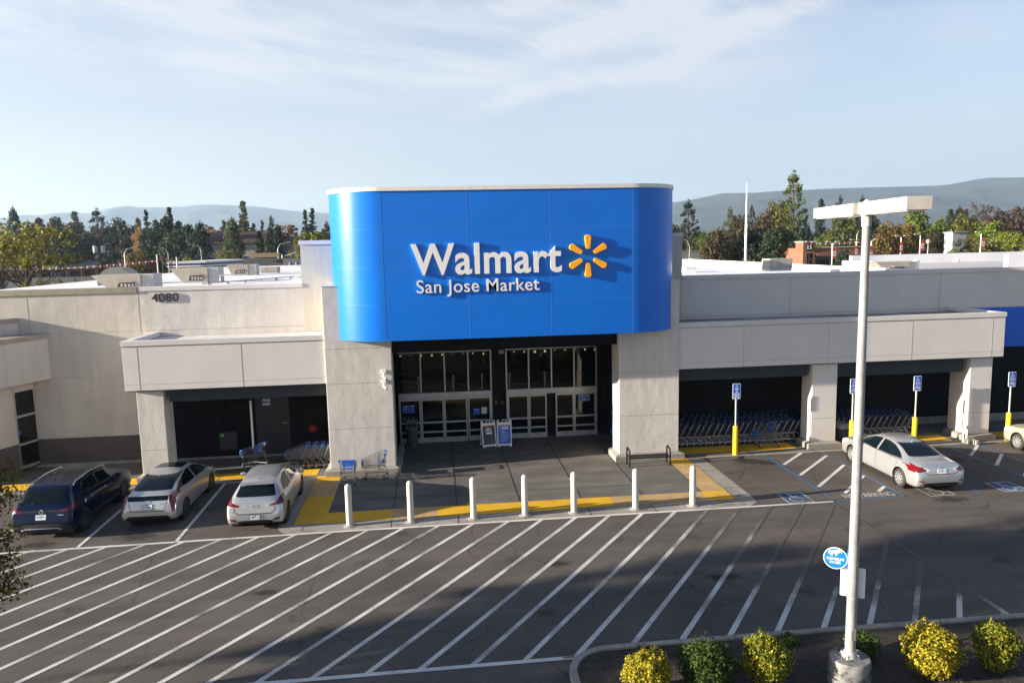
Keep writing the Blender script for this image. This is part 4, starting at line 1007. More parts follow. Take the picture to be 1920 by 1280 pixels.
mb = MB(); mb.prism([(-.05, 1.1), (.05, 1.1), (.05, 1.32), (-.05, 1.32)], -.104, -.09, 'y'); mb.build('hand_hole_cover', K['galv'], lp, bevel=.004)
for bx_, by_ in ((-.11, -.11), (.11, -.11), (-.11, .11), (.11, .11)): mb = MB(); mb.lathe([(.016, .745), (.016, .80), (.0, .805)], 8, (bx_, by_, 0), caps=False); mb.build('anchor_bolt', K['galv'], lp)
# signs strapped to it
cs = empty('camera_sign', (LX, LY, 2.68), R(-30), 'round blue cameras in use sign fixed to the lamp post', 'sign')
mb = MB(); mb.prism([(-.32 + .215 * math.cos(R(a)), .215 * math.sin(R(a))) for a in range(0, 360, 8)], -.012, .0, 'y'); mb.build('sign_rim', K['signwhite'], cs)
csb = mat('camera_sign_blue', (.006, .14, .56), rough=.4, var=.04)
mb = MB(); mb.prism([(-.32 + .203 * math.cos(R(a)), .203 * math.sin(R(a))) for a in range(0, 360, 8)], -.015, -.0121, 'y'); fc = mb.build('sign_face', csb, cs)
mb = MB(); mb.prism([(-.155, .1), (-.115, .12), (-.105, .21), (-.098, .21), (-.098, -.21), (-.105, -.21), (-.115, -.12), (-.155, -.1)], -.011, .004, 'y'); mb.build('bracket', csb, cs)
for t, z, w in (('CAMERAS', -.035, .155), ('IN USE', -.105, .095)): link('lettering', fit_mesh(text_mesh(t, 1, 0, .008, res=4), -.32 - w, -.32 + w, z, z + .05, -.018), K['signwhite'], fc)
mb = MB()
for poly in ([(-.44, .085), (-.245, .12), (-.225, .155), (-.25, .125 + .06), (-.43, .145), (-.445, .12)], [(-.22, .118), (-.205, .122), (-.21, .155), (-.223, .152)], [(-.33, .095), (-.30, .10), (-.285, .065), (-.32, .06)], [(-.40, .075), (-.38, .079), (-.37, .05), (-.405, .05)]):
    mb.face(*[(x, -.018, z) for x, z in poly])
mb.build('camera_pictogram', K['signwhite'], fc, fix=False)
ws = empty('notice_board', (LX, LY, 2.2), R(-31), 'blank white rectangular sign behind the lamp post, below the round sign', 'sign')
mb = MB(); mb.prism(rounded(-.22, .22, -.30, .30, .02), .10, .106, 'y'); mb.build('sign_panel', K['signwhite'], ws)
mb = MB(); mb.box(-.05, .05, .06, .0995, -.2, -.16); mb.box(-.05, .05, .06, .0995, .16, .2); mb.build('bracket', K['galv'], ws)
# ------------------------------------------------------------------ cars
from mathutils.bvhtree import BVHTree
def on_tail(bvh, x, z, off=.006):
    hit = bvh.ray_cast(Vector((x, -2, z)), Vector((0, 1, 0)))
    if hit[0] is None: return Vector((x, 0, z)), 0
    nrm = hit[1] if hit[1].y < 0 else -hit[1]
    return hit[0] + nrm * off, -math.atan2(nrm.z, -nrm.y)
def stick(o, bvh, x, z, off=.006):
    p, a = on_tail(bvh, x, z, off); o.location = p; o.rotation_euler = (a, 0, 0)
def catmull(p0, p1, p2, p3, t):
    return tuple(.5 * (2 * b + (c - a) * t + (2 * a - 5 * b + 4 * c - d) * t * t + (3 * b - a - 3 * c + d) * t ** 3) for a, b, c, d in zip(p0, p1, p2, p3))
def pchip(xs, ys, x):
    """monotone cubic through the stations"""
    n = len(xs)
    if x <= xs[0]: return ys[0]
    if x >= xs[-1]: return ys[-1]
    i = max(k for k in range(n - 1) if xs[k] <= x)
    h = [xs[k + 1] - xs[k] for k in range(n - 1)]; d = [(ys[k + 1] - ys[k]) / h[k] for k in range(n - 1)]
    def m(k):
        if k == 0: return d[0]
        if k == n - 1: return d[-1]
        if d[k - 1] * d[k] <= 0: return 0
        w1, w2 = 2 * h[k] + h[k - 1], h[k] + 2 * h[k - 1]
        return (w1 + w2) / (w1 / d[k - 1] + w2 / d[k])
    t = (x - xs[i]) / h[i]; a, b = ys[i], ys[i + 1]
    return (2 * t ** 3 - 3 * t * t + 1) * a + (t ** 3 - 2 * t * t + t) * h[i] * m(i) + (-2 * t ** 3 + 3 * t * t) * b + (t ** 3 - t * t) * h[i] * m(i + 1)

def car_shell(st, ny=110):
    """st rows: y, bottom z, half width, belt z, centre top z, half width at roof edge, roof edge drop"""
    ys = [r[0] for r in st]; cols = list(zip(*st)); bm = bmesh.new(); rows = []
    y0, y1 = ys[0], ys[-1]
    # finer stations near the ends
    S = []
    for k in range(ny + 1):
        t = k / ny; t = t - .12 * math.sin(2 * math.pi * t) / (2 * math.pi) * 2
        S.append(y0 + (y1 - y0) * t)
    for y in S:
        zb, hw, zs, zt, wr, dr = [pchip(ys, cols[c], y) for c in range(1, 7)]
        zt = max(zt, zs + .01)
        P = [(0, zb), (hw * .55, zb), (hw * .90, zb + .015), (hw * .975, zb + .10), (hw, zb + (zs - zb) * .45), (hw * .99, zb + (zs - zb) * .78), (hw * .955, zs - .01),
             (wr + (hw * .955 - wr) * .5, zs + (zt - dr - zs) * .55), (wr, zt - dr), (wr * .72, zt - dr * .28), (wr * .36, zt - dr * .06), (0, zt)]
        pts = []
        for i in range(len(P) - 1):
            a = P[i - 1] if i > 0 else (-P[1][0], P[1][1]); d = P[i + 2] if i + 2 < len(P) else (-P[-2][0], P[-2][1])
            for t in (0, .25, .5, .75): pts.append(catmull(a, P[i], P[i + 1], d, t))
        pts.append(P[-1])
        half = [(max(0, x), z) for x, z in pts]
        ring = [(x, y, z) for x, z in half] + [(-x, y, z) for x, z in half[-2:0:-1]]
        rows.append([bm.verts.new(p) for p in ring])
    n = len(rows[0])
    for a, b in zip(rows[:-1], rows[1:]):
        for k in range(n): bm.faces.new((a[k], a[(k + 1) % n], b[(k + 1) % n], b[k]))
    bm.faces.new(rows[0]); bm.faces.new(list(reversed(rows[-1])))
    bmesh.ops.recalc_face_normals(bm, faces=bm.faces)
    return bm

def carve(bm, poly, axis, pred):
    """cut the outline of a polygon (seen along an axis) into the shell and return the faces inside"""
    ia = {'x': (1, 2), 'y': (0, 2), 'z': (0, 1)}[axis]
    n = len(poly)
    area = sum(poly[i - 1][0] * poly[i][1] - poly[i][0] * poly[i - 1][1] for i in range(n))
    if area < 0: poly = poly[::-1]
    lo = [min(p[k] for p in poly) - .02 for k in (0, 1)]; hi = [max(p[k] for p in poly) + .02 for k in (0, 1)]
    bm.normal_update()
    def near(f):
        if not pred(f): return False
        a = [v.co[ia[0]] for v in f.verts]; b = [v.co[ia[1]] for v in f.verts]
        return max(a) > lo[0] and min(a) < hi[0] and max(b) > lo[1] and min(b) < hi[1]
    for i in range(n):
        p, q = poly[i - 1], poly[i]; ex, ey = q[0] - p[0], q[1] - p[1]
        co = Vector((0, 0, 0)); no = Vector((0, 0, 0)); co[ia[0]], co[ia[1]] = p; no[ia[0]], no[ia[1]] = ey, -ex
        fs = [f for f in bm.faces if near(f)]
        geom = set(fs)
        for f in fs: geom.update(f.edges); geom.update(f.verts)
        bmesh.ops.bisect_plane(bm, geom=list(geom), plane_co=co, plane_no=no, dist=1e-5)
    out = []
    for f in bm.faces:
        if not near(f): continue
        c = f.calc_center_median(); x, y = c[ia[0]], c[ia[1]]; ins = False; j = n - 1
        for i in range(n):
            xi, yi = poly[i]; xj, yj = poly[j]
            if (yi > y) != (yj > y) and x < (xj - xi) * (y - yi) / (yj - yi) + xi: ins = not ins
            j = i
        if ins: out.append(f)
    return out

def split_part(bm, faces, off=0.0):
    vs = {}; V = []; F = []
    for f in faces:
        idx = []
        for v in f.verts:
            if v not in vs: vs[v] = len(V); V.append(tuple(v.co + v.normal * off))
            idx.append(vs[v])
        F.append(tuple(idx))
    bmesh.ops.delete(bm, geom=faces, context='FACES')
    return V, F

left = lambda f: f.calc_center_median().x < -.15 and f.normal.x < -.12
right = lambda f: f.calc_center_median().x > .15 and f.normal.x > .12
def carpaint(name, col, metal=.55, rough=.32):
    m = mat(name, col, rough=rough, metal=metal, var=.03, scale=2, coat=.6, space='obj'); return m
CM = dict(glass=mat('car_glass', (.003, .007, .010), rough=.02, var=.2, space='obj', spec=.3), trim=K['blackplastic'],
          red=mat('tail_lamp_red', (.12, .003, .006), rough=.15, var=.15, scale=12, coat=.5, space='obj'),
          clear=mat('lamp_clear', (.62, .62, .62), rough=.12, var=.1, scale=9, space='obj'), chrome=mat('chrome_trim', (.7, .7, .7), rough=.18, metal=1, var=.03, space='obj'),
          rim=mat('alloy_rim', (.62, .61, .6), rough=.3, metal=.75, var=.05, space='obj'), rimd=mat('dark_alloy_rim', (.10, .10, .11), rough=.35, metal=.7, var=.1, space='obj'),
          plate=mat('plate_white', (.72, .72, .74), rough=.4, var=.04, space='obj'), amber=mat('amber_lamp', (.6, .22, .03), rough=.2, space='obj'))

def make_car(name, lab, loc, spec, rz=0):
    t = empty(name, loc, rz, lab, 'car')
    bm = car_shell(spec['st']); paint = spec['paint']
    bvh = BVHTree.FromBMesh(bm)
    parts = []
    def do(nm, m, poly, axis, pred, off=0.0):
        fs = carve(bm, poly, axis, pred)
        if fs: parts.append((nm, m) + split_part(bm, fs, off))
    # wheel arches first: remove the panel, leave a hole
    for wy in spec['wheels']:
        ra = spec['wr'] * 1.17; poly = [(wy + ra * math.cos(R(a)), spec['wr'] + ra * math.sin(R(a))) for a in range(0, 360, 15)]
        for pr in (lambda f: f.calc_center_median().x < -.35, lambda f: f.calc_center_median().x > .35):
            fs = carve(bm, poly, 'x', pr); bmesh.ops.delete(bm, geom=fs, context='FACES')
    for nm, m, poly, axis, where in spec['cuts']:
        pr = {'L': left, 'R': right, 'rear': lambda f: f.normal.y < -.04, 'front': lambda f: f.normal.y > .04, 'up': lambda f: f.normal.z > .3,
              'rearup': lambda f: f.normal.y < -.04 and f.calc_center_median().y < spec['mid'], 'frontup': lambda f: f.normal.y > .04 and f.calc_center_median().y > spec['mid']}
        if where == 'LR':
            do(nm, CM.get(m, m), poly, axis, pr['L']); do(nm, CM.get(m, m), poly, axis, pr['R'])
        elif where == 'mirror':
            do(nm, CM.get(m, m), poly, axis, pr['rear']); do(nm, CM.get(m, m), [(-x, z) for x, z in poly], axis, pr['rear'])
        elif where == 'mirrorfront':
            do(nm, CM.get(m, m), poly, axis, pr['front']); do(nm, CM.get(m, m), [(-x, z) for x, z in poly], axis, pr['front'])
        else: do(nm, CM.get(m, m), poly, axis, pr[where])
    me = bpy.data.meshes.new('body'); bm.to_mesh(me); bm.free()
    body = link('body', me, paint, t, smooth=True); me.set_sharp_from_angle(angle=.6)
    for nm, m, V, F in parts:
        m2 = bpy.data.meshes.new(nm); m2.from_pydata(V, [], F); o = link(nm, m2, m, t, smooth=True)
        if nm in ('window', 'rear_window', 'windscreen'):
            md = o.modifiers.new('rim', 'SOLIDIFY'); md.thickness = .012; md.offset = -1
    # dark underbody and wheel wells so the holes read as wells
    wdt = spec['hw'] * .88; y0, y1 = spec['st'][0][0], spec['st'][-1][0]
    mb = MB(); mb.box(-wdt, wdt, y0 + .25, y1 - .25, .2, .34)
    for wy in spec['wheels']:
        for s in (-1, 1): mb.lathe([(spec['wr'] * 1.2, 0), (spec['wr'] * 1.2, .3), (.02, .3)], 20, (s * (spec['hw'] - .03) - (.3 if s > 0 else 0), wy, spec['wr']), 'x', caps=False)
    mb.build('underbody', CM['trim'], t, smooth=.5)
    # wheels
    tm = MB(); wr, tw = spec['wr'], .105
    tm.lathe([(wr * .66, -tw), (wr * .93, -tw), (wr, -tw * .6), (wr, tw * .6), (wr * .93, tw), (wr * .66, tw)], 32, (0, 0, 0), 'x', caps=False); tyre = tm.mesh('tyre')
    rm = MB(); rr = wr * .69
    rm.lathe([(rr, -tw), (rr * .93, -tw * .95), (rr * .90, -.02), (rr * .0, -.01)], 32, (0, 0, 0), 'x', caps=False)
    for k in range(spec.get('spokes', 10)):
        a = 2 * math.pi * k / spec.get('spokes', 10); c, s_ = math.cos(a), math.sin(a)
        w0 = rr * .07; w1 = rr * .13
        for x in (-tw * .86,):
            rm.face((x, c * rr * .12 - s_ * w0, s_ * rr * .12 + c * w0), (x - .0, c * rr * .93 - s_ * w1, s_ * rr * .93 + c * w1), (x, c * rr * .93 + s_ * w1, s_ * rr * .93 - c * w1), (x, c * rr * .12 + s_ * w0, s_ * rr * .12 - c * w0))
    rm.lathe([(rr * .2, -tw * .9), (.0, -tw * .93)], 16, (0, 0, 0), 'x', caps=False)
    rim = rm.mesh('rim')
    bk = MB(); bk.lathe([(rr * .9, -tw * .55), (0, -tw * .55)], 24, (0, 0, 0), 'x', caps=False); bkm = bk.mesh('brake_disc')
    for wy in spec['wheels']:
        for s in (-1, 1):
            w = empty('wheel', (s * (spec['hw'] - .115), wy, wr), 0 if s < 0 else math.pi); w.parent = t
            link('tyre', tyre, K['rubber'] if not tyre.materials else None, w, smooth=True); link('rim', rim, CM[spec.get('rim', 'rim')] if not rim.materials else None, w); link('brake_disc', bkm, K['darkgap'] if not bkm.materials else None, w)
    # mirrors, handles, plate, aerial
    my, mz, mx = spec['mirror']
    for s in (-1, 1):
        mb = MB(); mb.lathe([(.0, -.055), (.07, -.05), (.10, 0), (.085, .05), (.0, .075)], 16, (0, 0, 0), 'y', caps=False); mb.tube([(-s * .2, .02, -.05), (0, 0, -.01)], .02, 6)
        m_ = mb.build('mirror', paint, t, smooth=.9); m_.location = (s * (mx + .12), my, mz); m_.scale = (1.15, 1, .72)
    for s in (-1, 1):
        for hy in spec['handles']:
            mb = MB(); mb.tube([(0, -.09, 0), (0, -.06, .0), (0, .06, 0), (0, .09, 0)], [.008, .016, .016, .008], 8); h = mb.build('door_handle', CM['chrome'] if spec.get('chrome') else paint, t, smooth=.8); h.location = (s * (spec['hw'] * .985), hy, spec['hz'])
    px, py, pz, tilt = spec['plate']
    mb = MB(); mb.box(-.165, .165, -.006, 0, -.085, .085); p = mb.build('number_plate_frame', CM['trim'] if spec.get('pframe') else CM['chrome'], t); stick(p, bvh, px, pz, .008)
    mb = MB(); mb.box(-.15, .15, -.010, -.0062, -.072, .072); q = mb.build('number_plate', CM['plate'], p)
    mb = MB(); r5 = random.Random(spec['seed'])
    for k in range(7):
        x = -.125 + k * .036
        for z0, z1 in ((-.03, -.012), (-.008, .012), (.016, .032)):
            if r5.random() < .75: mb.face((x, -.0115, z0), (x + .025, -.0115, z0), (x + .025, -.0115, z1), (x, -.0115, z1))
    mb.face((-.06, -.0115, .045), (.06, -.0115, .045), (.06, -.0115, .06), (-.06, -.0115, .06))
    mb.build('plate_characters', mat('plate_ink', (.03, .04, .12), var=.05, space='obj') if 'plate_ink' not in bpy.data.materials else bpy.data.materials['plate_ink'], p, fix=False)
    ay, az = spec['fin']
    mb = MB(); mb.raw([(-.03, -.09, 0), (.03, -.09, 0), (.0, .10, 0), (0, -.10, .075)], [(0, 1, 3), (1, 2, 3), (2, 0, 3), (0, 2, 1)]); f = mb.build('roof_aerial', paint, t); f.location = (0, ay, az)
    return t, bvh

def sidewin(pts, pillars, hgt=None):
    return pts
# --- silver sedan (also used for the beige one)
def sedan_spec(paint):
    st = [(0.0, .40, .76, .62, .66, .52, .02), (.05, .30, .85, .72, .86, .62, .03), (.12, .25, .895, .84, 1.005, .67, .03), (.24, .23, .905, .90, 1.045, .69, .04), (.75, .21, .925, .945, 1.085, .67, .05),
          (1.05, .20, .93, .96, 1.19, .62, .06), (1.5, .19, .93, .965, 1.36, .57, .075), (1.95, .19, .93, .96, 1.455, .555, .08), (2.4, .19, .93, .95, 1.475, .565, .08), (2.85, .19, .93, .94, 1.455, .575, .085),
          (3.3, .19, .93, .93, 1.33, .60, .08), (3.95, .20, .925, .91, 1.03, .70, .06), (4.4, .21, .91, .87, .975, .70, .07), (4.8, .23, .86, .78, .87, .62, .07), (4.98, .27, .74, .66, .74, .5, .04), (5.05, .36, .58, .58, .62, .38, .02)]
    win = [(.98, 1.01), (1.3, 1.165), (1.72, 1.32), (2.1, 1.375), (2.6, 1.38), (3.0, 1.33), (3.45, 1.16), (3.72, 1.0), (2.6, .995), (1.5, 1.0)]
    bp = 2.42
    cuts = [('window', 'glass', [(1.02, 1.015), (1.33, 1.17), (1.72, 1.315), (2.05, 1.37), (bp - .05, 1.385), (bp - .05, .995), (1.6, 1.0)], 'x', 'LR'),
            ('window', 'glass', [(bp + .05, 1.385), (2.62, 1.38), (3.0, 1.325), (3.42, 1.165), (3.70, 1.0), (bp + .05, .985)], 'x', 'LR'),
            ('window_trim', 'chrome', [(.95, .985), (1.6, .97), (3.76, .965), (3.74, .985), (1.6, .99), (.97, 1.003)], 'x', 'LR'),
            ('door_gap', 'trim', [(bp - .009, .3), (bp + .009, .3), (bp + .009, .95), (bp - .009, .95)], 'x', 'LR'),
            ('door_gap', 'trim', [(1.275, .5), (1.292, .5), (1.13, .95), (1.113, .95)], 'x', 'LR'),
            ('door_gap', 'trim', [(3.60, .3), (3.612, .3), (3.66, .93), (3.648, .93)], 'x', 'LR'),
            ('rear_window', 'glass', [(-.60, 1.105), (.60, 1.105), (.50, 1.395), (-.50, 1.395)], 'y', 'rearup'),
            ('windscreen', 'glass', [(-.66, 1.0), (.66, 1.0), (.52, 1.40), (-.52, 1.40)], 'y', 'frontup'),
            ('tail_lamp', 'red', [(.52, .86), (.60, .80), (.95, .76), (.95, .93), (.72, .95)], 'y', 'mirror'),
            ('tail_lamp', 'red', [(.05, .78), (.05, .95), (.62, .985), (.40, .90), (.22, .80)], 'x', 'LR'),
            ('reverse_lamp', 'clear', [(.40, .86), (.50, .80), (.58, .805), (.515, .86), (.66, .93), (.58, .93)], 'y', 'mirror'),
            ('trunk_gap', 'trim', [(-.50, .69), (.50, .69), (.62, .775), (.595, .787), (.50, .714), (-.50, .714), (-.595, .787), (-.62, .775)], 'y', 'rear'),
            ('rear_reflector', 'red', [(.60, .43), (.82, .47), (.80, .51), (.62, .47)], 'y', 'mirror'),
            ('lower_valance', 'trim', [(-.58, .22), (.58, .22), (.66, .38), (.5, .41), (-.5, .41), (-.66, .38)], 'y', 'rear'),
            ('headlamp', 'clear', [(4.45, .74), (4.9, .62), (4.98, .70), (4.75, .84), (4.3, .86)], 'x', 'LR'),
            ('side_marker', 'amber', [(4.72, .66), (4.92, .6), (4.95, .64), (4.76, .70)], 'x', 'LR'),
            ('grille', 'trim', [(-.4, .45), (.4, .45), (.45, .62), (-.45, .62)], 'y', 'front')]
    return dict(st=st, paint=paint, wheels=(.98, 4.03), wr=.335, hw=.93, mid=2.5, cuts=cuts, mirror=(3.32, 1.02, .93), handles=(1.62, 2.72), hz=.86, plate=(0, .075, .80, R(-24)), fin=(1.72, 1.405), seed=4, spokes=10)
silver = carpaint('silver_paint', (.50, .51, .525), metal=.68, rough=.33); beige = carpaint('champagne_paint', (.50, .44, .35), metal=.5, rough=.36); navy = carpaint('dark_blue_paint', (.0008, .006, .030), metal=.0, rough=.2); navy.node_tree.nodes['Principled BSDF'].inputs['Coat Weight'].default_value = .15; navy.node_tree.nodes['Principled BSDF'].inputs['Specular IOR Level'].default_value = .3
sed, bv = make_car('sedan', 'silver sedan parked nose-in beside the blue accessible markings', (17.13, 23.12, .006), sedan_spec(silver))
mb = MB(); mb.tube([(-.035, 0, .0), (.035, 0, 0)], .03, 10); q = mb.build('emblem', CM['chrome'], sed, smooth=.8); stick(q, bv, 0, .93, .004); q.scale = (1, .3, .7)
make_car('sedan', 'beige sedan cut off by the right edge, only its front half in view', (24.62, 23.6, .006), sedan_spec(beige))

# --- silver five-door hatchback, third from the left
st = [(0.0, .36, .76, .54, .58, .55, .02), (.04, .27, .83, .68, .74, .64, .03), (.10, .24, .872, .82, .98, .66, .04), (.26, .22, .88, .90, 1.09, .64, .05), (.55, .21, .885, .93, 1.33, .57, .07), (.75, .21, .885, .94, 1.42, .55, .07), (1.3, .20, .885, .94, 1.465, .55, .07),
      (2.0, .20, .885, .93, 1.475, .56, .07), (2.6, .20, .885, .92, 1.43, .57, .08), (3.1, .20, .885, .91, 1.24, .60, .07), (3.6, .20, .88, .90, 1.03, .68, .06), (4.1, .22, .86, .84, .93, .66, .06), (4.45, .26, .76, .72, .78, .55, .04), (4.6, .34, .60, .6, .64, .4, .02)]
cuts = [('window', 'glass', [(.80, 1.07), (1.1, 1.30), (1.62, 1.375), (1.95, 1.385), (1.95, 1.0), (1.3, 1.01)], 'x', 'LR'), ('window', 'glass', [(2.05, 1.385), (2.5, 1.36), (3.0, 1.18), (3.3, .99), (2.05, .985)], 'x', 'LR'),
        ('door_gap', 'trim', [(1.995, .3), (2.007, .3), (2.007, .95), (1.995, .95)], 'x', 'LR'), ('door_gap', 'trim', [(1.02, .5), (1.032, .5), (.96, .98), (.948, .98)], 'x', 'LR'),
        ('rear_window', 'glass', [(-.62, 1.085), (-.55, 1.065), (.55, 1.065), (.62, 1.085), (.53, 1.33), (-.53, 1.33)], 'y', 'rearup'), ('windscreen', 'glass', [(-.62, 1.02), (.62, 1.02), (.53, 1.40), (-.53, 1.40)], 'y', 'frontup'),
        ('tail_lamp', 'red', [(.42, .83), (.52, .80), (.92, .86), (.92, 1.03), (.80, 1.02), (.62, .90)], 'y', 'mirror'), ('tail_lamp', 'red', [(.08, .86), (.5, .97), (.62, 1.05), (.2, .99)], 'x', 'LR'), ('reverse_lamp', 'clear', [(.30, .815), (.42, .80), (.415, .83), (.36, .845)], 'y', 'mirror'),
        ('tailgate_gap', 'trim', [(-.52, .57), (.52, .57), (.625, .655), (.645, .80), (.62, .80), (.60, .67), (.512, .596), (-.512, .596), (-.60, .67), (-.62, .80), (-.645, .80), (-.625, .655)], 'y', 'rear'),
        ('rear_reflector', 'red', [(.58, .36), (.76, .37), (.76, .41), (.6, .40)], 'y', 'mirror'), ('lower_valance', 'trim', [(-.5, .23), (.5, .23), (.56, .33), (.4, .375), (-.4, .375), (-.56, .33)], 'y', 'rear'),
        ('fog_recess', 'trim', [(.50, .36), (.74, .40), (.78, .45), (.6, .42)], 'y', 'mirror')]
hb, bv = make_car('hatchback', 'silver hatchback with pointed red tail lamps, next to the yellow tactile paving', (-5.84, 23.42, .006), dict(st=st, paint=silver, wheels=(.82, 3.62), wr=.325, hw=.885, mid=2.2, cuts=cuts, mirror=(2.95, 1.03, .86), handles=(1.25, 2.25), hz=.86, plate=(0, .055, .47, R(-8)), fin=(.95, 1.435), seed=11, rim='rimd', pframe=1), R(.6))
mb = MB(); mb.lathe([(.075, -.006), (.075, .006), (.06, .006), (.06, -.006)], 24, (0, 0, 0), 'y', caps=False); mb.lathe([(.045, -.005), (.045, .005), (.035, .005), (.035, -.005)], 20, (0, 0, .015), 'y', caps=False); q = mb.build('emblem', CM['chrome'], hb); stick(q, bv, 0, .81, .006); q.scale = (1.35, 1, .8)
mb = MB(); mb.box(-.14, .14, 0, .015, -.008, .008); q = mb.build('wiper', CM['trim'], hb); stick(q, bv, .05, 1.10, .012)
mb = MB(); mb.box(-.52, .52, -.17, .02, -.02, .02); q = mb.build('roof_spoiler', silver, hb, bevel=.015); q.location = (0, .68, 1.385)

# --- silver fastback with split vertical tail lamps, second from the left
st = [(0.0, .34, .76, .60, .66, .55, .02), (.06, .28, .84, .70, .82, .64, .03), (.13, .26, .868, .80, .995, .70, .03), (.22, .25, .87, .88, 1.075, .72, .04), (.36, .23, .88, .92, 1.11, .66, .05), (.75, .21, .885, .95, 1.25, .60, .06), (1.3, .2, .885, .95, 1.40, .55, .07), (1.95, .2, .885, .94, 1.475, .545, .07), (2.5, .2, .885, .92, 1.47, .56, .08),
      (3.0, .2, .885, .90, 1.36, .58, .08), (3.75, .2, .88, .87, 1.0, .66, .06), (4.25, .22, .85, .80, .88, .62, .06), (4.6, .27, .72, .66, .72, .5, .04), (4.72, .35, .58, .56, .6, .4, .02)]
cuts = [('window', 'glass', [(1.0, 1.06), (1.45, 1.29), (1.9, 1.37), (2.2, 1.375), (2.2, 1.0), (1.4, 1.02)], 'x', 'LR'), ('window', 'glass', [(2.28, 1.375), (2.7, 1.345), (3.2, 1.16), (3.55, .95), (2.28, .985)], 'x', 'LR'),
        ('pillar_trim', 'trim', [(.55, 1.03), (.98, 1.05), (1.4, 1.27), (1.15, 1.22)], 'x', 'LR'),
        ('door_gap', 'trim', [(2.234, .3), (2.246, .3), (2.246, .95), (2.234, .95)], 'x', 'LR'),
        ('rear_window', 'glass', [(-.62, 1.13), (.62, 1.13), (.56, 1.40), (-.56, 1.40)], 'y', 'rearup'), ('windscreen', 'glass', [(-.62, 1.0), (.62, 1.0), (.52, 1.40), (-.52, 1.40)], 'y', 'frontup'), ('sunroof', 'glass', [(-.46, 1.95), (.46, 1.95), (.48, 2.65), (-.48, 2.65)], 'z', 'up'),
        ('lower_rear_window', 'glass', [(-.62, .90), (.62, .90), (.64, 1.04), (-.64, 1.04)], 'y', 'rear'),
        ('tail_lamp', 'red', [(.64, 1.06), (.66, .88), (.76, .56), (.83, .54), (.84, .80), (.80, 1.05), (.74, 1.10)], 'y', 'mirror'), ('reverse_lamp', 'clear', [(.61, .90), (.66, .94), (.74, .60), (.70, .62)], 'y', 'mirror'),
        ('tailgate_gap', 'trim', [(-.52, .575), (.52, .575), (.605, .86), (.585, .86), (.508, .598), (-.508, .598), (-.585, .86), (-.605, .86)], 'y', 'rear'),
        ('lower_valance', 'trim', [(-.64, .25), (.64, .25), (.70, .36), (.6, .44), (-.6, .44), (-.70, .36)], 'y', 'rear')]
pr, bv = make_car('liftback', 'silver liftback with black band across its tail, between the dark suv and the hatchback', (-9.36, 24.2, .006), dict(st=st, paint=silver, wheels=(.95, 3.75), wr=.33, hw=.885, mid=2.3, cuts=cuts, mirror=(3.2, 1.0, .86), handles=(1.5, 2.45), hz=.88, plate=(0, .028, .72, R(-14)), fin=(1.25, 1.385), seed=21, rim='rimd', pframe=1), R(-.8))
mb = MB(); mb.lathe([(.06, -.006), (.06, .006), (.045, .006), (.045, -.006)], 24, (0, 0, 0), 'y', caps=False); mb.lathe([(.03, -.005), (.03, .005), (.0, .005)], 20, (0, 0, .0), 'y', caps=False); q = mb.build('emblem', CM['chrome'], pr); stick(q, bv, 0, .865, .006); q.scale = (1.4, 1, .85)
mb = MB()
for k in range(5): x = -.5 + k * .035; mb.box(x, x + .022, -.004, 0, -.012, .012)
for k in range(4): x = .36 + k * .035; mb.box(x, x + .022, -.004, 0, -.010, .012)
q = mb.build('model_badge', CM['chrome'], pr); stick(q, bv, 0, .81, .004)

# --- dark blue suv
st = [(0.0, .42, .84, .62, .66, .62, .02), (.05, .34, .93, .74, .80, .76, .03), (.12, .31, .975, .92, 1.06, .80, .03), (.22, .29, .985, 1.03, 1.17, .78, .05), (.50, .28, .99, 1.06, 1.53, .69, .07), (.68, .27, .99, 1.07, 1.66, .665, .06), (1.3, .27, .99, 1.07, 1.70, .65, .07), (2.1, .27, .99, 1.06, 1.725, .66, .07), (2.9, .27, .99, 1.05, 1.68, .67, .08), (3.4, .27, .99, 1.04, 1.47, .69, .08),
      (3.95, .27, .985, 1.03, 1.17, .76, .06), (4.5, .3, .96, .98, 1.08, .76, .06), (4.9, .34, .88, .82, .9, .66, .04), (5.05, .42, .72, .68, .72, .5, .02)]
cuts = [('window', 'glass', [(.95, 1.20), (1.25, 1.50), (1.7, 1.58), (2.2, 1.60), (2.2, 1.14), (1.5, 1.16)], 'x', 'LR'), ('window', 'glass', [(2.28, 1.60), (2.85, 1.56), (3.3, 1.36), (3.65, 1.12), (2.28, 1.13)], 'x', 'LR'),
        ('door_gap', 'trim', [(2.234, .4), (2.246, .4), (2.246, 1.1), (2.234, 1.1)], 'x', 'LR'),
        ('rear_window', 'glass', [(-.72, 1.17), (.72, 1.17), (.62, 1.57), (-.62, 1.57)], 'y', 'rearup'), ('windscreen', 'glass', [(-.7, 1.18), (.7, 1.18), (.6, 1.6), (-.6, 1.6)], 'y', 'frontup'), ('sunroof', 'glass', [(-.5, 1.5), (.5, 1.5), (.5, 2.9), (-.5, 2.9)], 'z', 'up'),
        ('tail_lamp', 'red', [(.52, .99), (.60, .96), (.99, .96), (.99, 1.12), (.84, 1.12), (.74, 1.03)], 'y', 'mirror'), ('tail_lamp', 'red', [(.12, .97), (.42, 1.03), (.46, 1.12), (.2, 1.1)], 'x', 'LR'), ('lamp_trim', 'trim', [(-.52, .965), (.52, .965), (.52, .995), (-.52, .995)], 'y', 'rear'),
        ('bumper_trim', 'trim', [(-.9, .3), (.9, .3), (.92, .5), (.5, .60), (-.5, .60), (-.92, .5)], 'y', 'rear'), ('sill_trim', 'trim', [(.5, .27), (4.5, .27), (4.5, .40), (.5, .40)], 'x', 'LR')]
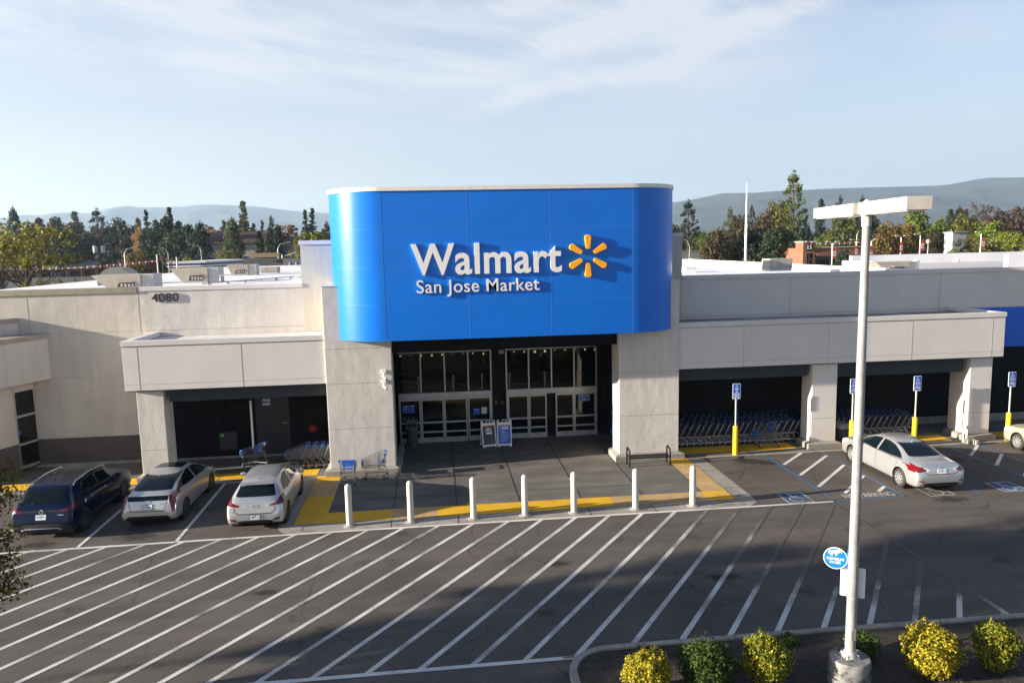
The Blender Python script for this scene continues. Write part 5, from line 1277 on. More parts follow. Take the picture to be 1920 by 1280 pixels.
su, bv = make_car('suv', 'dark blue suv with silver roof rails, at the left end of the parked row', (-12.3, 23.6, .006), dict(st=st, paint=navy, wheels=(.98, 3.98), wr=.375, hw=.99, mid=2.4, cuts=cuts, mirror=(3.35, 1.16, .95), handles=(1.5, 2.5), hz=1.0, plate=(0, .07, .80, R(-14)), fin=(1.2, 1.69), seed=31, rim='rimd', chrome=1), R(-.5))
mb = MB()
for s in (-1, 1): mb.tube([(s * .70, .82, 1.57), (s * .70, 1.0, 1.66), (s * .70, 2.0, 1.70), (s * .71, 2.9, 1.65), (s * .72, 3.15, 1.55)], .022, 8)
mb.build('roof_rail', CM['chrome'], su, smooth=.8); su.scale = (.94, .97, .97)
mb = MB(); mb.tube([(-.85, .1, .47), (-.6, .01, .40), (-.5, -.012, .44), (.5, -.012, .44), (.6, .01, .40), (.85, .1, .47)], .02, 6); mb.build('bumper_strip', CM['chrome'], su, smooth=.8)
mb = MB(); mb.lathe([(.075, -.005), (.075, .005), (.062, .005), (.062, -.005)], 24, (0, 0, 0), 'y', caps=False); mb.tube([(-.05, 0, .045), (-.02, 0, -.05), (0, 0, 0), (.02, 0, -.05), (.05, 0, .045)], .007, 5); mb.tube([(-.022, 0, .06), (0, 0, .015), (.022, 0, .06)], .007, 5); q = mb.build('emblem', CM['chrome'], su); stick(q, bv, 0, .96, .008)
mb = MB(); mb.lathe([(.06, .0), (.06, .006), (.03, .006), (.03, 0)], 18, (0, 0, 0), 'x', caps=False); q = mb.build('charge_sticker', CM['plate'], su); q.location = (.985, 1.0, 1.0)
mb = MB()
for k in range(5): x = .52 + k * .04; mb.box(x, x + .026, -.004, 0, -.014, .014)
for k in range(5): x = -.1 + k * .045; mb.box(x, x + .03, -.004, 0, -.135, -.112)
q = mb.build('model_badge', CM['chrome'], su); stick(q, bv, 0, .85, .006)
# ------------------------------------------------------------------ vegetation
def leaves(mb, c, rad, n, size, rg, up=.3, shell=.5, fold=True):
    cx, cy_, cz_ = c; rx, ry, rz = rad if isinstance(rad, (tuple, list)) else (rad, rad, rad)
    for _ in range(n):
        d = Vector((rg.gauss(0, 1), rg.gauss(0, 1), rg.gauss(0, 1))).normalized(); q = shell + (1 - shell) * rg.random() ** .6; q *= rg.uniform(.75, 1.08)
        p = Vector((cx + d.x * rx * q, cy_ + d.y * ry * q, cz_ + d.z * rz * q))
        nn = (d + Vector((rg.gauss(0, .7), rg.gauss(0, .7), rg.gauss(0, .7) + up))).normalized()
        u = nn.orthogonal().normalized(); a = rg.uniform(0, 6.3); w = nn.cross(u); u2 = u * math.cos(a) + w * math.sin(a); w2 = nn.cross(u2)
        s = size * rg.uniform(.6, 1.35); l = s * rg.uniform(.9, 1.5)
        mb.face(p - u2 * s * .5, p - w2 * l * .35 + nn * s * .12, p + u2 * s * .55, p + w2 * l * .4 + nn * s * .1)
def trunk_mesh(h, r, limbs, rg, lean=0):
    mb = MB(); top = Vector((lean, 0, h))
    pts = [Vector((lean * t * t + rg.uniform(-.02, .02) * h * .3, rg.uniform(-.02, .02) * h * .3, h * t)) for t in (0, .25, .5, .75, 1)]
    mb.tube(pts, [r * 1.25, r, r * .8, r * .55, r * .25], 8)
    for e, z0, rr in limbs:
        a = Vector((lean * (z0 / h) ** 2, 0, z0)); e = Vector(e); m = (a + e) / 2 + Vector((0, 0, -.08 * (e - a).length))
        mb.tube([a, m, e], [rr, rr * .65, rr * .2], 6)
    return mb.mesh('trunk')
PROTO = {}
def proto(name, crown, trunk): PROTO[name] = (crown, trunk)
def build_protos():
    # tall sparse redwood, height 20
    for v in (0, 1):
        rg = random.Random(40 + v); mb = MB(); limbs = []
        z = 3.0
        while z < 19.6:
            t = (z - 3) / 17; L_ = (3.1 * (1 - t) ** .75 + .25)
            for k in range(6 if t < .7 else 4):
                if rg.random() < .12: continue
                a = rg.uniform(0, 6.3); l = L_ * rg.uniform(.55, 1.15); e = Vector((math.cos(a) * l, math.sin(a) * l, z - .10 * l + (.25 * l if t > .8 else 0)))
                limbs.append((e, z, .05))
                m = max(2, int(l * 2.4))
                for q in range(m):
                    f = (q + .7) / m; c = Vector((e.x * f, e.y * f, z + (e.z - z) * f)); leaves(mb, c, (.5, .5, .34), 13, .42, rg, up=.1, shell=.2)
            z += rg.uniform(.42, .75)
        proto('redwood%d' % v, mb.mesh('crown'), trunk_mesh(19.6, .32, limbs[::2], rg))
    # dense dark cone, height 14
    for v in (0, 1):
        rg = random.Random(50 + v); mb = MB()
        for k in range(170):
            t = rg.random() ** .85; z = 1.2 + 12.3 * t; rr = (2.6 if v == 0 else 1.9) * (1 - t) ** .62 + .22; a = rg.uniform(0, 6.3); q = rg.uniform(.45, 1.08)
            leaves(mb, (math.cos(a) * rr * q, math.sin(a) * rr * q, z), (.62, .62, .5), 22, .34, rg, up=.35, shell=.5)
        leaves(mb, (0, 0, 13.8), (.18, .18, .7), 20, .26, rg)
        proto('cone%d' % v, mb.mesh('crown'), trunk_mesh(13.2, .3, [], rg))
    # tufted pine with gaps, height 20
    for v in (0, 1):
        rg = random.Random(60 + v); mb = MB(); limbs = []
        for k in range(80):
            t = rg.random() ** .9; z = 4 + 14.6 * t; rr = (3.9 * (1 - t) ** .7 + .55) * rg.uniform(.5, 1.05); a = rg.uniform(0, 6.3)
            e = Vector((math.cos(a) * rr, math.sin(a) * rr, z + .28 * rr + .25)); limbs.append((e, max(2, z - .25 * rr), .06))
            leaves(mb, e, rg.uniform(.42, .72), 46, .32, rg, up=.5, shell=.6)
            if rr > 2: leaves(mb, Vector((e.x * .6, e.y * .6, z + .2 * rr)), .55, 18, .32, rg, up=.5)
        leaves(mb, (0, 0, 19.6), (.7, .7, .8), 50, .34, rg)
        proto('tuft%d' % v, mb.mesh('crown'), trunk_mesh(19, .36, limbs, rg))
    # broad rounded tree, height 10
    for v in (0, 1, 2):
        rg = random.Random(70 + v); mb = MB(); limbs = []
        for k in range(62):
            d = Vector((rg.gauss(0, 1), rg.gauss(0, 1), rg.gauss(0, 1) * 1.05 + .05)).normalized(); q = rg.uniform(.35, 1.0) ** .6
            c = Vector((d.x * 3.5 * q, d.y * 3.5 * q, 5.2 + d.z * 3.9 * q)); r = rg.uniform(.8, 1.4)
            leaves(mb, c, (r, r, r * .8), 58, .42, rg, up=.35, shell=.6); limbs.append((c * .9, rg.uniform(1.8, 3.4), .09))
        proto('round%d' % v, mb.mesh('crown'), trunk_mesh(5.5, .3, limbs[::3], rg))
    # loose airy tree, height 9
    for v in (0, 1):
        rg = random.Random(80 + v); mb = MB(); limbs = []
        for k in range(60):
            a = rg.uniform(0, 6.3); rr = 4.3 * rg.random() ** .6; z = 4.2 + 4.2 * rg.random() * (1 - .35 * rr / 4.3); e = Vector((math.cos(a) * rr, math.sin(a) * rr, z)); limbs.append((e, rg.uniform(1.6, 3), .07))
            leaves(mb, e, (.95, .95, .6), 36, .29, rg, up=.2, shell=.15)
        proto('airy%d' % v, mb.mesh('crown'), trunk_mesh(4.5, .24, limbs[::2], rg))
    # low bright shrub mass, height 3
    rg = random.Random(90); mb = MB()
    for k in range(30):
        a = rg.uniform(0, 6.3); rr = 2.2 * rg.random() ** .5; leaves(mb, (math.cos(a) * rr, math.sin(a) * rr, .5 + 1.9 * rg.random() * (1 - .4 * rr / 2.2)), .62, 40, .24, rg, up=.4, shell=.5)
    proto('shrub0', mb.mesh('crown'), trunk_mesh(1.4, .1, [], rg))
build_protos()
PH = dict(redwood=20, cone=14.3, tuft=20.2, round=9.6, airy=8.9, shrub=2.9)
LM = dict(dark=mat_leaf('dark_needles', [(.010, .022, .016), (.018, .036, .018), (.030, .050, .020), (.045, .06, .022)]),
          blue=mat_leaf('blue_green_needles', [(.010, .022, .020), (.018, .036, .028), (.034, .052, .034)]),
          pine=mat_leaf('pine_needles', [(.024, .046, .014), (.055, .082, .018), (.11, .13, .024), (.17, .17, .03)]),
          brown=mat_leaf('bronze_leaves', [(.030, .024, .014), (.055, .038, .018), (.085, .055, .022), (.06, .06, .02)]),
          ochre=mat_leaf('ochre_leaves', [(.075, .05, .014), (.14, .09, .02), (.19, .12, .026), (.09, .08, .02)]),
          orange=mat_leaf('orange_leaves', [(.22, .11, .03), (.30, .15, .04), (.34, .19, .05)]),
          green=mat_leaf('fresh_leaves', [(.05, .085, .010), (.10, .145, .014), (.16, .20, .02)]),
          lime=mat_leaf('lime_leaves', [(.085, .11, .008), (.15, .18, .012), (.22, .23, .018)]),
          olive=mat_leaf('olive_leaves', [(.038, .046, .014), (.085, .088, .018), (.15, .14, .022), (.20, .175, .024)]),
          willow=mat_leaf('willow_leaves', [(.07, .075, .012), (.15, .14, .018), (.24, .21, .024), (.30, .25, .03)]), bare=mat_leaf('bare_twigs', [(.05, .038, .03), (.085, .062, .045), (.11, .085, .055)]))
_pc = {}
def tree(kind, leaf, px, ytop, ybase, Y, wpx, lab, group='trees beyond the store', name=None, bark='bark', cat='tree'):
    """stand a tree at depth Y so that it covers the given pixels of the photograph"""
    if px < 246 and 250 <= Y < 340: Y += 70
    top = at(px, ytop, Y); base = top.copy(); base.z = -.05
    h = top.z + .05; w = wpx * (Y / FPX) * 1.32
    fam = kind.rstrip('0123456789'); ph = PH[fam]; pw = dict(redwood=6.4, cone=5.4, tuft=8.6, round=9.4, airy=9.8, shrub=5.4)[fam]
    if kind == 'cone1': pw = 4.2
    key = (kind, leaf)
    nm = name or dict(redwood='conifer_tree', cone='conifer_tree', tuft='pine_tree', round='broadleaf_tree', airy='broadleaf_tree', shrub='shrub')[fam]
    t = empty(nm, base, rnd.uniform(0, 6.28), lab, cat, group, (w / pw, w / pw, h / ph))
    cr_, tr_ = PROTO[kind]
    ck = ('c',) + key
    if ck not in _pc:
        m_ = cr_.copy(); m_.materials.clear(); m_.materials.append(LM[leaf]); _pc[ck] = m_
    tk = ('t', kind, bark)
    if tk not in _pc:
        m_ = tr_.copy(); m_.materials.clear(); m_.materials.append(K[bark]); _pc[tk] = m_
    for n_, m_ in (('trunk', _pc[tk]), ('crown', _pc[ck])):
        o = bpy.data.objects.new(n_, m_); COL.objects.link(o); o.parent = t
    return t
# left of the sign, far to near
T = tree
GL, GR = 'trees beyond the store at the left', 'trees beyond the store at the right'
for a in (
    ('cone0', 'blue', 23, 384, 0, 300, 27, 'tall dark conifer nearest the left edge, rising above the yellow-green tree'),
    ('redwood0', 'olive', 138, 394, 0, 300, 30, 'sparse-topped conifer above bronze trees, second tall one from the left edge'),
    ('tuft0', 'dark', 180, 390, 0, 285, 40, 'dense dark green pine standing over the utility pole'),
    ('cone1', 'brown', 72, 406, 0, 320, 26, 'bronze-brown pointed tree between the first two tall conifers'),
    ('round0', 'brown', 100, 404, 0, 310, 36, 'bronze rounded tree left of the sparse-topped conifer'),
    ('round1', 'olive', 58, 412, 0, 305, 44, 'dull olive tree behind the near yellow-green tree'),
    ('round2', 'brown', 140, 415, 0, 290, 50, 'olive-bronze broad tree below the sparse-topped conifer'),
    ('round0', 'dark', 110, 432, 0, 280, 60, 'dark broad tree behind the left strip of shops'),
    ('round1', 'dark', 165, 432, 0, 275, 56, 'very dark tree directly behind the utility pole'),
    ('round1', 'brown', 222, 404, 0, 285, 46, 'dark bronze round-topped tree right of the dense pine'),
    ('round2', 'dark', 240, 420, 0, 280, 50, 'dark broad tree merging with the bronze round-topped one'),
    ('airy0', 'orange', 262, 418, 0, 295, 26, 'narrow orange autumn tree left of the pair of slender redwoods'),
    ('cone1', 'olive', 258, 406, 0, 300, 17, 'small bronze spire above the narrow orange tree'),
    ('redwood1', 'blue', 273, 392, 0, 290, 20, 'slender pale redwood above the narrow orange tree'),
    ('cone0', 'dark', 292, 408, 0, 265, 30, 'dense green cone left of the tall redwood spire'),
    ('redwood0', 'blue', 316, 386, 0, 280, 24, 'tall redwood spire above the dense green cones'),
    ('cone0', 'dark', 309, 400, 0, 262, 34, 'largest dense green cone under the tall redwood spire'),
    ('cone1', 'dark', 334, 412, 0, 262, 24, 'narrow green cone right of the tall redwood spire'),
    ('round0', 'dark', 348, 418, 0, 240, 40, 'dark rounded evergreen left of the black cone'),
    ('cone0', 'dark', 374, 412, 0, 238, 36, 'black-green cone left of the motel roof'),
    ('cone0', 'dark', 275, 425, 0, 255, 40, 'dark squat evergreen behind the street lamps at the left'),
    ('airy1', 'orange', 397, 418, 0, 290, 34, 'orange autumn tree over the left end of the motel roof'),
    ('redwood1', 'olive', 419, 412, 0, 290, 22, 'thin grey-green conifer beside the orange autumn tree'),
    ('cone0', 'pine', 434, 404, 0, 235, 38, 'bright dense green cone in front of the motel'),
    ('redwood0', 'olive', 454, 374, 0, 275, 30, 'tallest redwood left of the sign, rising clear over the hills'),
    ('redwood1', 'blue', 474, 418, 0, 290, 22, 'short thin conifer right of the tallest redwood'),
    ('airy1', 'green', 462, 434, 0, 300, 40, 'light green low tree behind the motel roof'),
    ('redwood1', 'bare', 491, 412, 0, 285, 16, 'bare grey conifer right of the tallest redwood'),
    ('cone1', 'dark', 485, 430, 0, 232, 20, 'first of three narrow dark cones before the motel'),
    ('tuft1', 'dark', 508, 404, 0, 270, 24, 'dark tufted pine behind the three narrow cones'),
    ('cone1', 'dark', 505, 424, 0, 231, 22, 'second of three narrow dark cones before the motel'),
    ('cone1', 'blue', 520, 422, 0, 230, 22, 'third of three narrow dark cones, beside the motel gable'),
    ('round1', 'orange', 537, 417, 0, 280, 40, 'broad orange autumn tree behind the motel gable'),
    ('redwood0', 'dark', 571, 391, 0, 275, 20, 'left one of the twin redwoods beside the sign'),
    ('redwood1', 'dark', 584, 389, 0, 275, 24, 'right one of the twin redwoods beside the sign'),
    ('tuft1', 'dark', 612, 415, 0, 270, 30, 'dark pine touching the left edge of the sign'),
    ('round2', 'lime', 590, 432, 0, 225, 60, 'bright lime-green tree behind the tower block, left of the sign'),
    ('round0', 'olive', 557, 440, 0, 226, 30, 'yellow-olive tree at the left end of the lime-green one'),
    ('round1', 'dark', 128, 428, 0, 262, 56, 'dark leafy tree between the near yellow-green tree and the utility pole'),
    ('round2', 'brown', 185, 425, 0, 268, 44, 'dusky bronze tree just right of the utility pole top'),
    ('round0', 'dark', 206, 436, 0, 255, 50, 'low dark tree left of the golden autumn tree'),
    ('round2', 'dark', 284, 432, 0, 248, 44, 'dark leafy tree right above the golden autumn tree'),
    ('round1', 'dark', 322, 428, 0, 244, 44, 'dark leafy tree filling between the green cones'),
    ('round0', 'brown', 240, 440, 0, 252, 40, 'small bronze tree behind the golden autumn tree'),
    ('round2', 'olive', 80, 424, 0, 256, 50, 'sunlit olive tree behind the crown of the near yellow-green tree'),
    ('airy0', 'olive', 418, 460, 0, 228, 32, 'small pale willow before the motel windows'),
    ('round1', 'ochre', 258, 466, 0, 190, 52, 'low golden autumn tree beyond the rounded roof vent'),
    ('shrub0', 'lime', 350, 473, 0, 232, 34, 'clipped bright hedge mound behind the fuel canopy at left'),
    ('shrub0', 'lime', 425, 478, 0, 232, 32, 'clipped bright hedge mound behind the fuel canopy at right'),
): T(*a, group=GL)
T('airy0', 'willow', 32, 398, 0, 118, 150, 'large loose yellow-green tree at the left, in front of the shops', 'trees beyond the store at the left')
T('airy1', 'lime', -8, 408, 0, 126, 90, 'yellow-lime tree cut by the left edge, behind the loose yellow-green tree', 'trees beyond the store at the left')
T('shrub0', 'lime', 43, 516, 0, 100, 36, 'round bright green shrub just beyond the left roof edge', 'trees beyond the store at the left')
for x, w in ((76, 30), (110, 26), (140, 22)): T('shrub0', 'olive', x, 514, 0, 135, w, 'low grey-green shrub in the row before the left shops', 'shrubs before the left shops')
# right of the sign
for a in (
    ('tuft0', 'dark', 1291, 374, 0, 190, 44, 'dark tufted pine immediately right of the sign'),
    ('round0', 'brown', 1264, 418, 0, 200, 26, 'small bronze tree touching the right edge of the sign'),
    ('airy0', 'green', 1318, 430, 0, 220, 40, 'pale yellow-green tree behind the pair at the flagpole'),
    ('round1', 'brown', 1343, 424, 0, 165, 52, 'bronze tree left of the flagpole'),
    ('tuft1', 'pine', 1369, 387, 0, 180, 32, 'tufted pine left of the flagpole, above bronze trees'),
    ('round2', 'brown', 1385, 400, 0, 168, 44, 'bronze-topped tree right behind the flagpole foot'),
    ('tuft1', 'dark', 1410, 384, 0, 185, 24, 'narrow pine just right of the flagpole'),
    ('round0', 'dark', 1405, 425, 0, 164, 44, 'dark tree behind the lower flagpole'),
    ('round1', 'brown', 1432, 390, 0, 166, 44, 'tall bronze tree between the flagpole and the highest pine'),
    ('round2', 'olive', 1462, 372, 0, 172, 52, 'sunlit olive tree left of the highest pine'),
    ('tuft0', 'pine', 1489, 319, 0, 160, 54, 'highest tufted pine, towering over the trees right of the flagpole'),
    ('round0', 'dark', 1455, 425, 0, 160, 60, 'dark undergrowth tree below the highest pine'),
    ('round1', 'dark', 1498, 405, 0, 158, 46, 'dark broad tree at the foot of the highest pine'),
    ('cone1', 'dark', 1540, 370, 0, 215, 22, 'slender dark cypress between the highest pine and the lamp box'),
    ('tuft1', 'dark', 1576, 366, 0, 220, 30, 'dark pine rising over the left lamp box'),
    ('tuft0', 'dark', 1618, 366, 0, 220, 34, 'dark pine peeping over the lamp pole top'),
    ('round2', 'pine', 1588, 402, 0, 195, 70, 'spreading sunlit pine under the left lamp box'),
    ('round0', 'dark', 1630, 398, 0, 205, 50, 'dark tree hidden behind the lamp pole'),
    ('airy0', 'green', 1548, 432, 0, 205, 34, 'light green tree above the brick restaurant corner'),
    ('round1', 'ochre', 1664, 410, 0, 150, 56, 'golden-bronze tree right of the lamp pole'),
    ('round2', 'ochre', 1700, 416, 0, 155, 54, 'second golden-bronze tree, farther from the lamp pole'),
    ('round0', 'green', 1715, 388, 0, 200, 56, 'fresh green tree under the right lamp box'),
    ('round1', 'green', 1760, 404, 0, 210, 40, 'fresh green tree left of the white building'),
    ('airy1', 'brown', 1752, 424, 0, 160, 36, 'dark tree with pale forked trunk'),
    ('cone1', 'dark', 1783, 390, 0, 230, 22, 'small dark cone left of the bare grey-brown trees'),
    ('cone0', 'dark', 1800, 383, 0, 230, 28, 'dark cone beside the bare grey-brown trees'),
    ('airy0', 'bare', 1840, 372, 0, 240, 62, 'bare grey-brown tree, tallest of the far right group'),
    ('airy1', 'bare', 1882, 383, 0, 240, 46, 'bare grey-brown tree in the middle of the far right group'),
    ('round2', 'brown', 1912, 384, 0, 235, 40, 'brown tree cut by the right edge'),
    ('round1', 'olive', 1812, 398, 0, 190, 70, 'large sunlit green tree above the white building'),
    ('round2', 'green', 1858, 412, 0, 160, 66, 'bright green tree left of the far right lamp'),
    ('airy1', 'lime', 1890, 424, 0, 150, 70, 'airy bright green willow at the right edge'),
    ('airy0', 'olive', 1822, 432, 0, 150, 54, 'airy olive willow behind the white-banner lamp'),
    ('round0', 'green', 1788, 466, 0, 140, 34, 'low green bush before the white building'),
    ('round1', 'ochre', 1850, 468, 0, 140, 44, 'low russet bush at the foot of the far right lamp'),
    ('round1', 'dark', 1582, 462, 0, 140, 28, 'dark bush before the brick restaurant'),
    ('shrub0', 'green', 1640, 492, 0, 110, 30, 'green hedge clump beside the lamp pole above the roofline'),
    ('shrub0', 'green', 1740, 476, 0, 140, 44, 'dark green hedge before the golden trees'),
    ('shrub0', 'olive', 1400, 478, 0, 150, 90, 'low tangled shrubs at the foot of the flagpole trees'),
    ('shrub0', 'olive', 1470, 482, 0, 148, 70, 'low tangled shrubs below the highest pine'),
): T(*a, group=GR)

# a wood far behind that reads as one mass
rg = random.Random(77); mb = MB()
for x0, x1, Y0, hm_ in ((-330, 6, 400, 1.5), (30, 420, 330, 1.0)):
    for k in range(330):
        x = rg.uniform(x0, x1); y = Y0 + rg.uniform(-30, 40); h = rg.uniform(8, 15) * hm_; w_ = rg.uniform(4, 8)
        for q in range(7): leaves(mb, (x + rg.uniform(-.5, .5) * w_, y + rg.uniform(-3, 3), h * rg.uniform(.2, .85)), (w_ * .5, w_ * .5, h * .22), 20, 2.1, rg, up=.4, shell=.5)
o = mb.build('far_wood', mat_leaf('far_wood_leaves', [(.018, .03, .016), (.035, .05, .02), (.07, .06, .025), (.06, .08, .025)]), fix=False); o['kind'] = 'stuff'

# shrubs in the planting island
def bush(loc, r, h, leafm, lab, seed, n=7500, size=.04, nm='clipped_shrub'):
    rg = random.Random(seed); t = empty(nm, loc, rg.uniform(0, 6), lab, 'shrub', 'shrubs in the planting island')
    mb = MB()
    for k in range(46):
        d = Vector((rg.gauss(0, 1), rg.gauss(0, 1), rg.gauss(0, 1))).normalized(); q = rg.uniform(.55, .86)
        if d.z < -.75: continue
        rr = r * rg.uniform(.2, .42); leaves(mb, (d.x * r * q, d.y * r * q, h * .52 + d.z * h * .48 * q), (rr, rr, rr), n // 34, size, rg, up=.5, shell=.72)
    leaves(mb, (0, 0, h * .5), (r * .9, r * .9, h * .47), n // 2, size * 1.15, rg, up=.4, shell=.9)
    for k in range(26):
        a = rg.uniform(0, 6.3); c_ = rg.uniform(-.1, 1); v_ = Vector((math.cos(a) * math.sqrt(1 - c_ * c_) * r, math.sin(a) * math.sqrt(1 - c_ * c_) * r, h * .52 + c_ * h * .48)); leaves(mb, v_ * rg.uniform(.98, 1.1), (.05, .05, .08), 14, size * .9, rg, up=.6, shell=.1)
    mb.build('foliage', leafm, t, fix=False)
    tb = MB()
    for k in range(7):
        a = rg.uniform(0, 6.3); tb.tube([(0, 0, -.03), (math.cos(a) * r * .3, math.sin(a) * r * .3, h * .3), (math.cos(a) * r * .6, math.sin(a) * r * .6, h * .6)], [.025, .016, .008], 5)
    tb.build('stems', K['bark'], t)
    return t
yl = mat_leaf('golden_shrub_leaves', [(.07, .09, .006), (.24, .22, .010), (.42, .34, .014), (.56, .42, .02)], trans=.2)
yg = mat_leaf('yellow_green_shrub_leaves', [(.03, .055, .006), (.09, .12, .010), (.24, .24, .014), (.40, .33, .016)], trans=.2)
gg = mat_leaf('green_shrub_leaves', [(.010, .026, .006), (.022, .05, .008), (.045, .08, .010), (.085, .11, .012)], trans=.2)
bz = .13
bush((3.82, 13.05, bz), .45, .92, yl, 'golden round shrub at the left end of the planting island', 1)
bush((5.05, 13.08, bz), .53, 1.0, gg, 'dark green round shrub between the two golden ones', 2)
bush((6.22, 13.1, bz), .49, 1.05, yg, 'yellow-green round shrub left of the lamp post base', 3)
bush((9.56, 12.92, bz), .54, 1.06, yl, 'largest golden shrub right of the lamp post', 4, n=6800)
bush((10.95, 12.95, bz), .42, 1.0, yg, 'yellow-green shrub at the right end of the planting island', 5)
bush((8.62, 13.75, bz), .36, .55, gg, 'small sparse dark shrub just behind the lamp post', 6, n=1500)
for x, y, s in ((5.05, 14.35, 11), (4.2, 14.45, 12), (7.4, 14.5, 13), (5.75, 13.75, 14)): bush((x, y, bz), .2, .16, gg, 'tiny low green sprig beside the island kerb', s, n=260, nm='sprig')

# small street tree at the left edge of the view; its leafy crown is only partly in frame
def near_tree(loc, h, r, lab, seed, dens, leafm, z0=1.7, ls=.062, extra=()):
    rg = random.Random(seed); t = empty('street_tree', loc, 0, lab, 'tree', 'street trees beside the lot')
    mb = MB(); limbs = []
    for k in range(dens):
        a = rg.uniform(0, 6.3); t_ = rg.random(); rr = r * rg.random() ** .45 * (1 - .3 * abs(t_ - .5)); z = z0 + (h - z0) * t_
        e = Vector((math.cos(a) * rr, math.sin(a) * rr, z)); limbs.append((e, min(h * .6, max(z0 * .85, z * .6)), .03))
        leaves(mb, e, (.42, .42, .32), 105, ls, rg, up=.2, shell=.1)
    for q in extra:
        e = Vector(q); limbs += [(e, h * .5, .03)] * 2; leaves(mb, e, (.5, .45, .36), 230, ls, rg, up=.2, shell=.1)
    mb.build('crown', leafm, t, fix=False)
    me = trunk_mesh(h * .85, .075, limbs[::2], rg); link('trunk', me, K['bark'], t, smooth=True)
    return t
nl = mat_leaf('street_tree_leaves', [(.03, .035, .012), (.07, .07, .014), (.17, .15, .016), (.30, .23, .02)], trans=.3)
near_tree((-9.95, 14.4, 0), 5.3, 1.7, 'small yellow-green tree reaching in at the left edge beside the parking bays', 3, 96, nl, extra=((1.75, .1, 4.75), (1.9, -.1, 4.35), (1.35, 0, 4.9), (1.45, .2, 4.4), (1.55, .1, 3.0), (1.7, 0, 2.7), (1.3, -.1, 2.45), (1.1, .1, 4.6)))
near_tree((-32, 11.6, 0), 11.2, 2.3, 'tall street tree outside the left edge of the view', 4, 140, nl, 7.0, .15)
near_tree((-42, 11.7, 0), 13.5, 2.4, 'taller street tree farther outside the left edge of the view', 8, 140, nl, 9.5, .15)

# ------------------------------------------------------------------ hills
def hills(name, Y, prof, depth, m, seed):
    """ridge through the listed pixels of the skyline, with a rounded far side and spurs on the near side"""
    mb = MB(); n = 150; rows = 26; V = []
    xs = [p[0] for p in prof]; ys = [p[1] for p in prof]
    for j in range(rows + 1):
        t = j / rows
        for i in range(n + 1):
            px = xs[0] + (xs[-1] - xs[0]) * i / n; py = pchip(xs, ys, px); top = at(px, py, Y); h = max(2, top.z)
            yy = Y - depth * (1 - t) if t < .8 else Y - depth * .2 + depth * (t - .8)
            f = (t / .8) ** .8 if t < .8 else 1 - (t - .8) / .2 * .35
            x = top.x * (1 - .0 * (1 - t)); u = Vector((x * .0022, yy * .0022, seed))
            nz = mnoise.fractal(u, 1, 2, 5) * .22 * h * math.sin(math.pi * min(1, t / .8)) if t < .8 else 0
            V.append((x, yy, max(-1, h * f + nz - (2 if j == 0 else 0)) if j else -1.5))
    F = [(j * (n + 1) + i, j * (n + 1) + i + 1, (j + 1) * (n + 1) + i + 1, (j + 1) * (n + 1) + i) for j in range(rows) for i in range(n)]
    mb.raw(V, F); return structure(name, mb, m, smooth=3.0)
hm = mat('haze_blue_hillside', (.010, .024, .034), rough=.95, var=.5, scale=.006, col2=(.05, .07, .07))  # wooded slopes, with the blue of distant haze put into their colour
hills('hills', 4700, [(1130, 395), (1255, 381), (1290, 374), (1320, 368), (1375, 367), (1400, 365), (1480, 361), (1560, 358), (1640, 356), (1700, 354), (1735, 349), (1765, 343), (1800, 340), (1850, 341), (1890, 337), (1920, 334), (2000, 322), (2150, 330), (2400, 350)], 1700, hm, 3.1)
hills('hills', 8400, [(-380, 420), (-120, 425), (40, 412), (75, 404), (100, 405), (150, 400), (200, 401), (240, 391), (262, 388), (290, 391), (330, 390), (370, 389), (410, 386), (450, 387), (500, 390), (560, 397), (620, 401), (700, 404), (900, 408), (1150, 400)], 1700, hm, 8.4)

# ------------------------------------------------------------------ roof machinery
def box_unit(x0, x1, y0, y1, z0, z1, lab, hood=0, m='beigemetal', grille=True):
    t = empty('rooftop_air_unit', ((x0 + x1) / 2, (y0 + y1) / 2, z0), 0, lab, 'air conditioner', 'air handling units on the store roof')
    w, d, h = (x1 - x0) / 2, (y1 - y0) / 2, z1 - z0
    mb = MB(); mb.box(-w, w, -d, d, .12, h); mb.build('casing', K[m], t, bevel=.02)
    mb = MB(); mb.box(-w * .96, w * .96, -d * .96, d * .96, 0, .12); mb.build('curb', K['galv'], t)
    if hood:
        # sloping rain hood over the intake on the left end
        mb = MB(); mb.prism([(-w - hood, h), (-w - .002, h), (-w - .002, .12), (-w - hood * .25, .12)], -d, d, 'y'); mb.build('intake_hood', K[m], t, bevel=.01)
        mb = MB(); x2 = w * .55
        mb.prism([(-w * .72, .16), (-w * .55, h * .52), (x2, h * .52), (x2, .16)], -d - .012, -d - .002, 'y'); g = mb.build('louvre_panel', K['darkgap'], t)
        mb = MB()
        for k in range(4): a = -w * .5 + (x2 + w * .5) * k / 4; mb.box(a + .03, a + (x2 + w * .5) / 4 - .03, -d - .02, -d - .0121, .2, h * .44)
        mb.build('filter', mat('filter_grey', (.35, .36, .38)), g)
        mb = MB(); mb.prism([(-w * .6, h * .52), (x2, h * .52), (x2, h * .56), (-w * .6, h * .56)], -d - .3, -d - .003, 'y'); mb.build('louvre_hood', K[m], t)
        mb = MB(); mb.box(w + .002, w + .6, -d * .9, d * .9, 0, h); mb.build('duct_box', K['galv'], t, bevel=.01)
    elif grille:
        mb = MB(); mb.box(-w * .9, -w * .35, -d - .01, -d - .002, .2, h * .85); mb.build('coil_panel', K['galv'], t)
    return t
RZ = 6.95
box_unit(-16.19, -14.82, 40, 41.4, RZ, 7.75, 'large beige rooftop unit with sloping left hood, nearest the front parapet', 1.05)
box_unit(-15.0, -13.65, 47.5, 48.9, RZ, 7.85, 'second large beige rooftop unit with hood, right of the first', .9)
